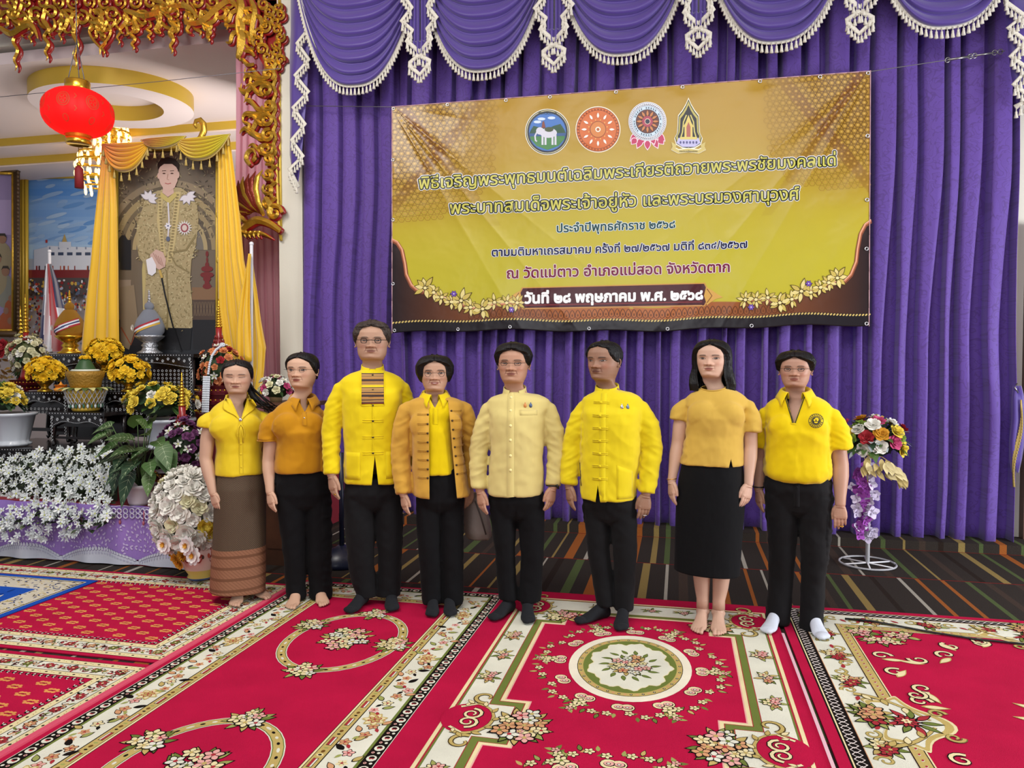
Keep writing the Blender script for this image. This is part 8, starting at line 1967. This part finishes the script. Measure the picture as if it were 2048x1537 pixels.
s.fpatch('pocket', lambda u, v: (lerp(s.xpx(1237), s.xpx(1266), u), lerp(s.zpx(924+12*u), s.zpx(990), v)), 6, 8, JK6, off=.0015, th=.002)
m = MB(); m.tube([p for p in [s.front(s.xpx(lerp(1161, 1165, t)), s.zpx(lerp(925, 970, t)), .002) for t in (0, .25, .5, .75, 1)] if p], .002, 5); obj('zip', m, M('dark_zip', '#2a2418', rough=.5), s.t, local=True)
c_ = Vector(s.wr[1][0])+Vector((-.006, -.010, -.112)); m = MB(); m.tube([c_+Vector((.011*cos(a), .011*sin(a), 0)) for a in [2*pi*i/12 for i in range(13)]], .0025, 6); obj('ring', m, SILV, s.t, local=True)
mt = legs_mesh(s, [(985, 1163, 1271, .125, .12), (1005, 1164, 1272, .128, .13), (1035, 1168, 1273, .12, .13)], [(1010, 1164, 1217), (1060, 1169, 1218), (1110, 1175, 1219), (1160, 1184, 1225), (1212, 1192, 1231)], [(1010, 1219, 1273), (1060, 1221, 1274), (1110, 1226, 1273), (1160, 1229, 1270), (1218, 1229, 1267)])
s.cloth('trousers', mt, BLKT2, seed=16, wr=.006); s.body_done()
# ---------------------------------------------------------------- 7
d = dict(sh=(1354, 1503, 785), hx=1421, nb=772, bust=835, armL=((1364, 800), (1352, 890), (1342, 963), dict(hk=.97, tilt=.14, turn=1.0)), armR=((1492, 800), (1497, 890), (1493, 962), dict(hk=.97, tilt=.2, turn=.8)), aw=.97)
s = Fig('barefoot woman with shoulder-length hair in pale mustard top and long black skirt, seventh from left', 1418, 1252, 680, '#caa48e',
        dict(lip='#9a5850', eye=1.0, cheek=.015, fold=.15), yaw_off=-2, head_yaw=-9, headpx=79)
s.nbz = s.zpx(771); setup(s, d); xarms(s, d)
s.foot(FOOTB, -1, s.xpx(1404), -.03, -.12, k=.93); s.foot(FOOTB, 1, s.xpx(1437), -.03, .05, k=.93)
for a_, b_ in ((1401, 1405), (1443, 1437)):
    s.limb([(s.xpx(a_), .02, .42), (s.xpx(a_), .02, .32), (s.xpx((a_+b_)/2), .012, .2), (s.xpx(b_), .003, .13), (s.xpx(b_), .0, .08)], [.050, .052, .042, .0335, .033])
s.hair('bob')
T7 = fabric('maize_linen', '#c9a548', rough=.85)
mt = top_mesh(s, d, [(815, 1372, 1483, .118), (835, 1371, 1484, .135), (870, 1368, 1483, .12), (900, 1363, 1483, .128), (928, 1357, 1485, .135)], [[(1368, 804), (1358, 825), (1355, 842, 0, .054)], [(1490, 804), (1496, 835), (1497, 862, 0, .060)]], bust=.8, sl_r=(.050, .052, .056))
s.cloth('blouse', mt, T7, seed=8, wr=.006, cut=lambda V: np.minimum(np.maximum(V[:, 1], .06*(((V[:, 0]-s.xo)/.085)**2+((V[:, 2]-s.nbz-.012)/.038)**2-1)), np.maximum.reduce([V[:, 1], V[:, 2]-s.zpx(911), np.abs(V[:, 0]-s.xpx(1459))-.015*(s.zpx(911)-V[:, 2])/.07])), thick=.002)
m = MB(); m.tube([p for p in [s.front(s.xo+.087*sin(a), s.nbz+.012-.040*cos(a), .002) for a in [-1.3+2.6*i/20 for i in range(21)]] if p], .003, 5); obj('neck_binding', m, T7, s.t, local=True)
BLKS = fabric('black_skirt_cloth', '#050609', sh=.02)
skirt(s, [(918, 1364, 1480, .118), (960, 1355, 1484, .13), (1010, 1351, 1485, .135), (1142, 1348, 1477, .14, .008)], 'skirt', BLKS, wr=.003, seed=5)
m = MB(); w_ = Vector(s.wr[-1][0])+Vector((0, 0, .012)); m.tube([w_+Vector((.027*cos(a), .022*sin(a), .004*cos(a))) for a in [2*pi*i/20 for i in range(21)]], .0018, 5); obj('bracelet', m, GOLDJ, s.t, local=True)
s.body_done()
# ---------------------------------------------------------------- 8
d = dict(sh=(1510, 1672, 800), hx=1585, nb=786, bust=862, armL=((1530, 820), (1516, 925), (1512, 985), dict(hk=1.0, tilt=.12, turn=1.0, ye=.07, yw=.03)), armR=((1655, 820), (1675, 925), (1675, 1000), dict(hk=1.0, tilt=-.03, turn=.0)), aw=1.1)
s = Fig('person with short black hair, bright yellow polo shirt and white socks, rightmost of the row', 1592, 1258, 703, '#b28872',
        dict(lip='#8c4c42', eye=.7, fw=1.04, jaw=1.05, cheek=.03, frown=.15, fold=.2), yaw_off=-2, head_yaw=-2, headpx=78)
s.nbz = s.zpx(785); setup(s, d); xarms(s, d)
s.foot(FOOTS, -1, s.xpx(1548), -.05, -.2, SOCKW, .93); s.foot(FOOTS, 1, s.xpx(1630), -.03, .3, SOCKW, .95)
s.hair('short_f', th=.09, rough=.016, top=.05, bottom=.40, line=[(1.0, 0), (.86, 0), (.80, .25), (.76, .55), (.70, .85), (.58, 1.05), (.48, 1.25), (.40, 1.9)], width=[(1, 1.1), (.7, 1.1), (.5, .6), (.4, .25)])
s.glasses(w=.13, h=.058, rim=.0065)
P8 = fabric('sun_yellow_pique', '#dfc200', rough=.85)
mt = top_mesh(s, d, [(840, 1527, 1654, .125), (862, 1526, 1656, .15), (890, 1525, 1657, .14), (920, 1524, 1658, .145), (945, 1523, 1660, .15), (955, 1530, 1654, .145), (961, 1545, 1645, .13)], [[(1528, 822), (1517, 860, .04), (1514, 897, .055, .060)], [(1657, 822), (1669, 860), (1674, 896, 0, .064)]], bust=1.2, sl_r=(.056, .058, .060))
s.cloth('polo_shirt', mt, P8, cut=vcut(s.xo, s.nbz+.012, s.zpx(844), .055, .001, -.01), seed=9, wr=.007)
polo_collar(s, P8, r=.067, gap=.5, ln=.07)
KB = M('black_placket', '#15161a', rough=.8)
for sg in (-1, 1): s.fstrip('placket_edge', [(s.xo+sg*lerp(.050, .004, i/8), lerp(s.nbz-.008, s.zpx(843), i/8)) for i in range(9)], .009, KB, off=.002)
s.fstrip('placket', [(s.xo, lerp(s.zpx(842), s.zpx(846), i/3)) for i in range(4)], .026, P8)
cvp = []; lx, lz = s.xpx(1627), s.zpx(838); LG = M('logo_print', rough=.9, vc=True)
m = MB()
def pdisc(r0, r1, col, k, n=32):
    rows = [[s.front(lx+r*cos(2*pi*i/n), lz+r*sin(2*pi*i/n), .0012+.0006*k) for i in range(n+1)] for r in (r0, r1)]
    if all(all(r) for r in rows): m.grid(rows, col=col)
NV = C('#2b2a26'); YL = C('#d6ba10')
pdisc(.0335, .036, NV, 0); pdisc(.0215, .024, NV, 0); pdisc(.0001, .0195, NV, 0); pdisc(.0245, .033, YL, 0)
for k in range(20):
    a = 2*pi*k/20; pts = [s.front(lx+r*cos(a+da), lz+r*sin(a+da), .0025) for r, da in ((.026, -.08), (.0315, -.08), (.0315, .08), (.026, .08))]
    if all(pts) and k not in (0, 10): m.add(pts, [(0, 1, 2, 3)], NV)
for (x, z, rx, rz) in ((-.007, .003, .005, .006), (.007, .003, .005, .006), (0, -.008, .009, .004), (0, .010, .006, .003)):
    pts = [s.front(lx+x+rx*cos(q), lz+z+rz*sin(q), .003) for q in [2*pi*i/10 for i in range(10)]]
    if all(pts): m.add(pts, [tuple(range(10))], YL)
obj('round_logo', m, LG, s.t, local=True, vc=True, smooth=False)
w_ = Vector(s.wr[-1][0])+Vector((-.001, .003, .012)); m = MB(); m.tube([w_+Vector((.030*cos(a), .024*sin(a), 0)) for a in [2*pi*i/20 for i in range(21)]], .010, 8, flat=.4, up=(0, 0, 1)); obj('wristband', m, M('black_rubber', '#0c0c0d', rough=.5), s.t, local=True)
c_ = Vector(s.wr[1][0])+Vector((.006, -.010, -.112)); m = MB(); m.tube([c_+Vector((.011*cos(a), .011*sin(a), 0)) for a in [2*pi*i/12 for i in range(13)]], .0025, 6); obj('ring', m, GOLDJ, s.t, local=True)
mt = legs_mesh(s, [(948, 1527, 1656, .125, .12), (975, 1524, 1661, .135, .135), (1020, 1526, 1663, .13, .14)], [(990, 1525, 1592), (1060, 1531, 1593), (1110, 1535, 1590), (1160, 1535, 1585), (1215, 1531, 1581), (1252, 1530, 1580)], [(990, 1594, 1663), (1060, 1596, 1660), (1110, 1599, 1655), (1160, 1600, 1648), (1215, 1599, 1647), (1258, 1598, 1650)])
s.cloth('trousers', mt, BLKT2, seed=17, wr=.007); s.fstrip('fly', [(s.xpx(1592), s.zpx(962+i*9)) for i in range(6)], .03, BLKT2, th=.0008, off=.001); s.button(s.xpx(1592), s.zpx(968), .006, BLKT2)
s.body_done()
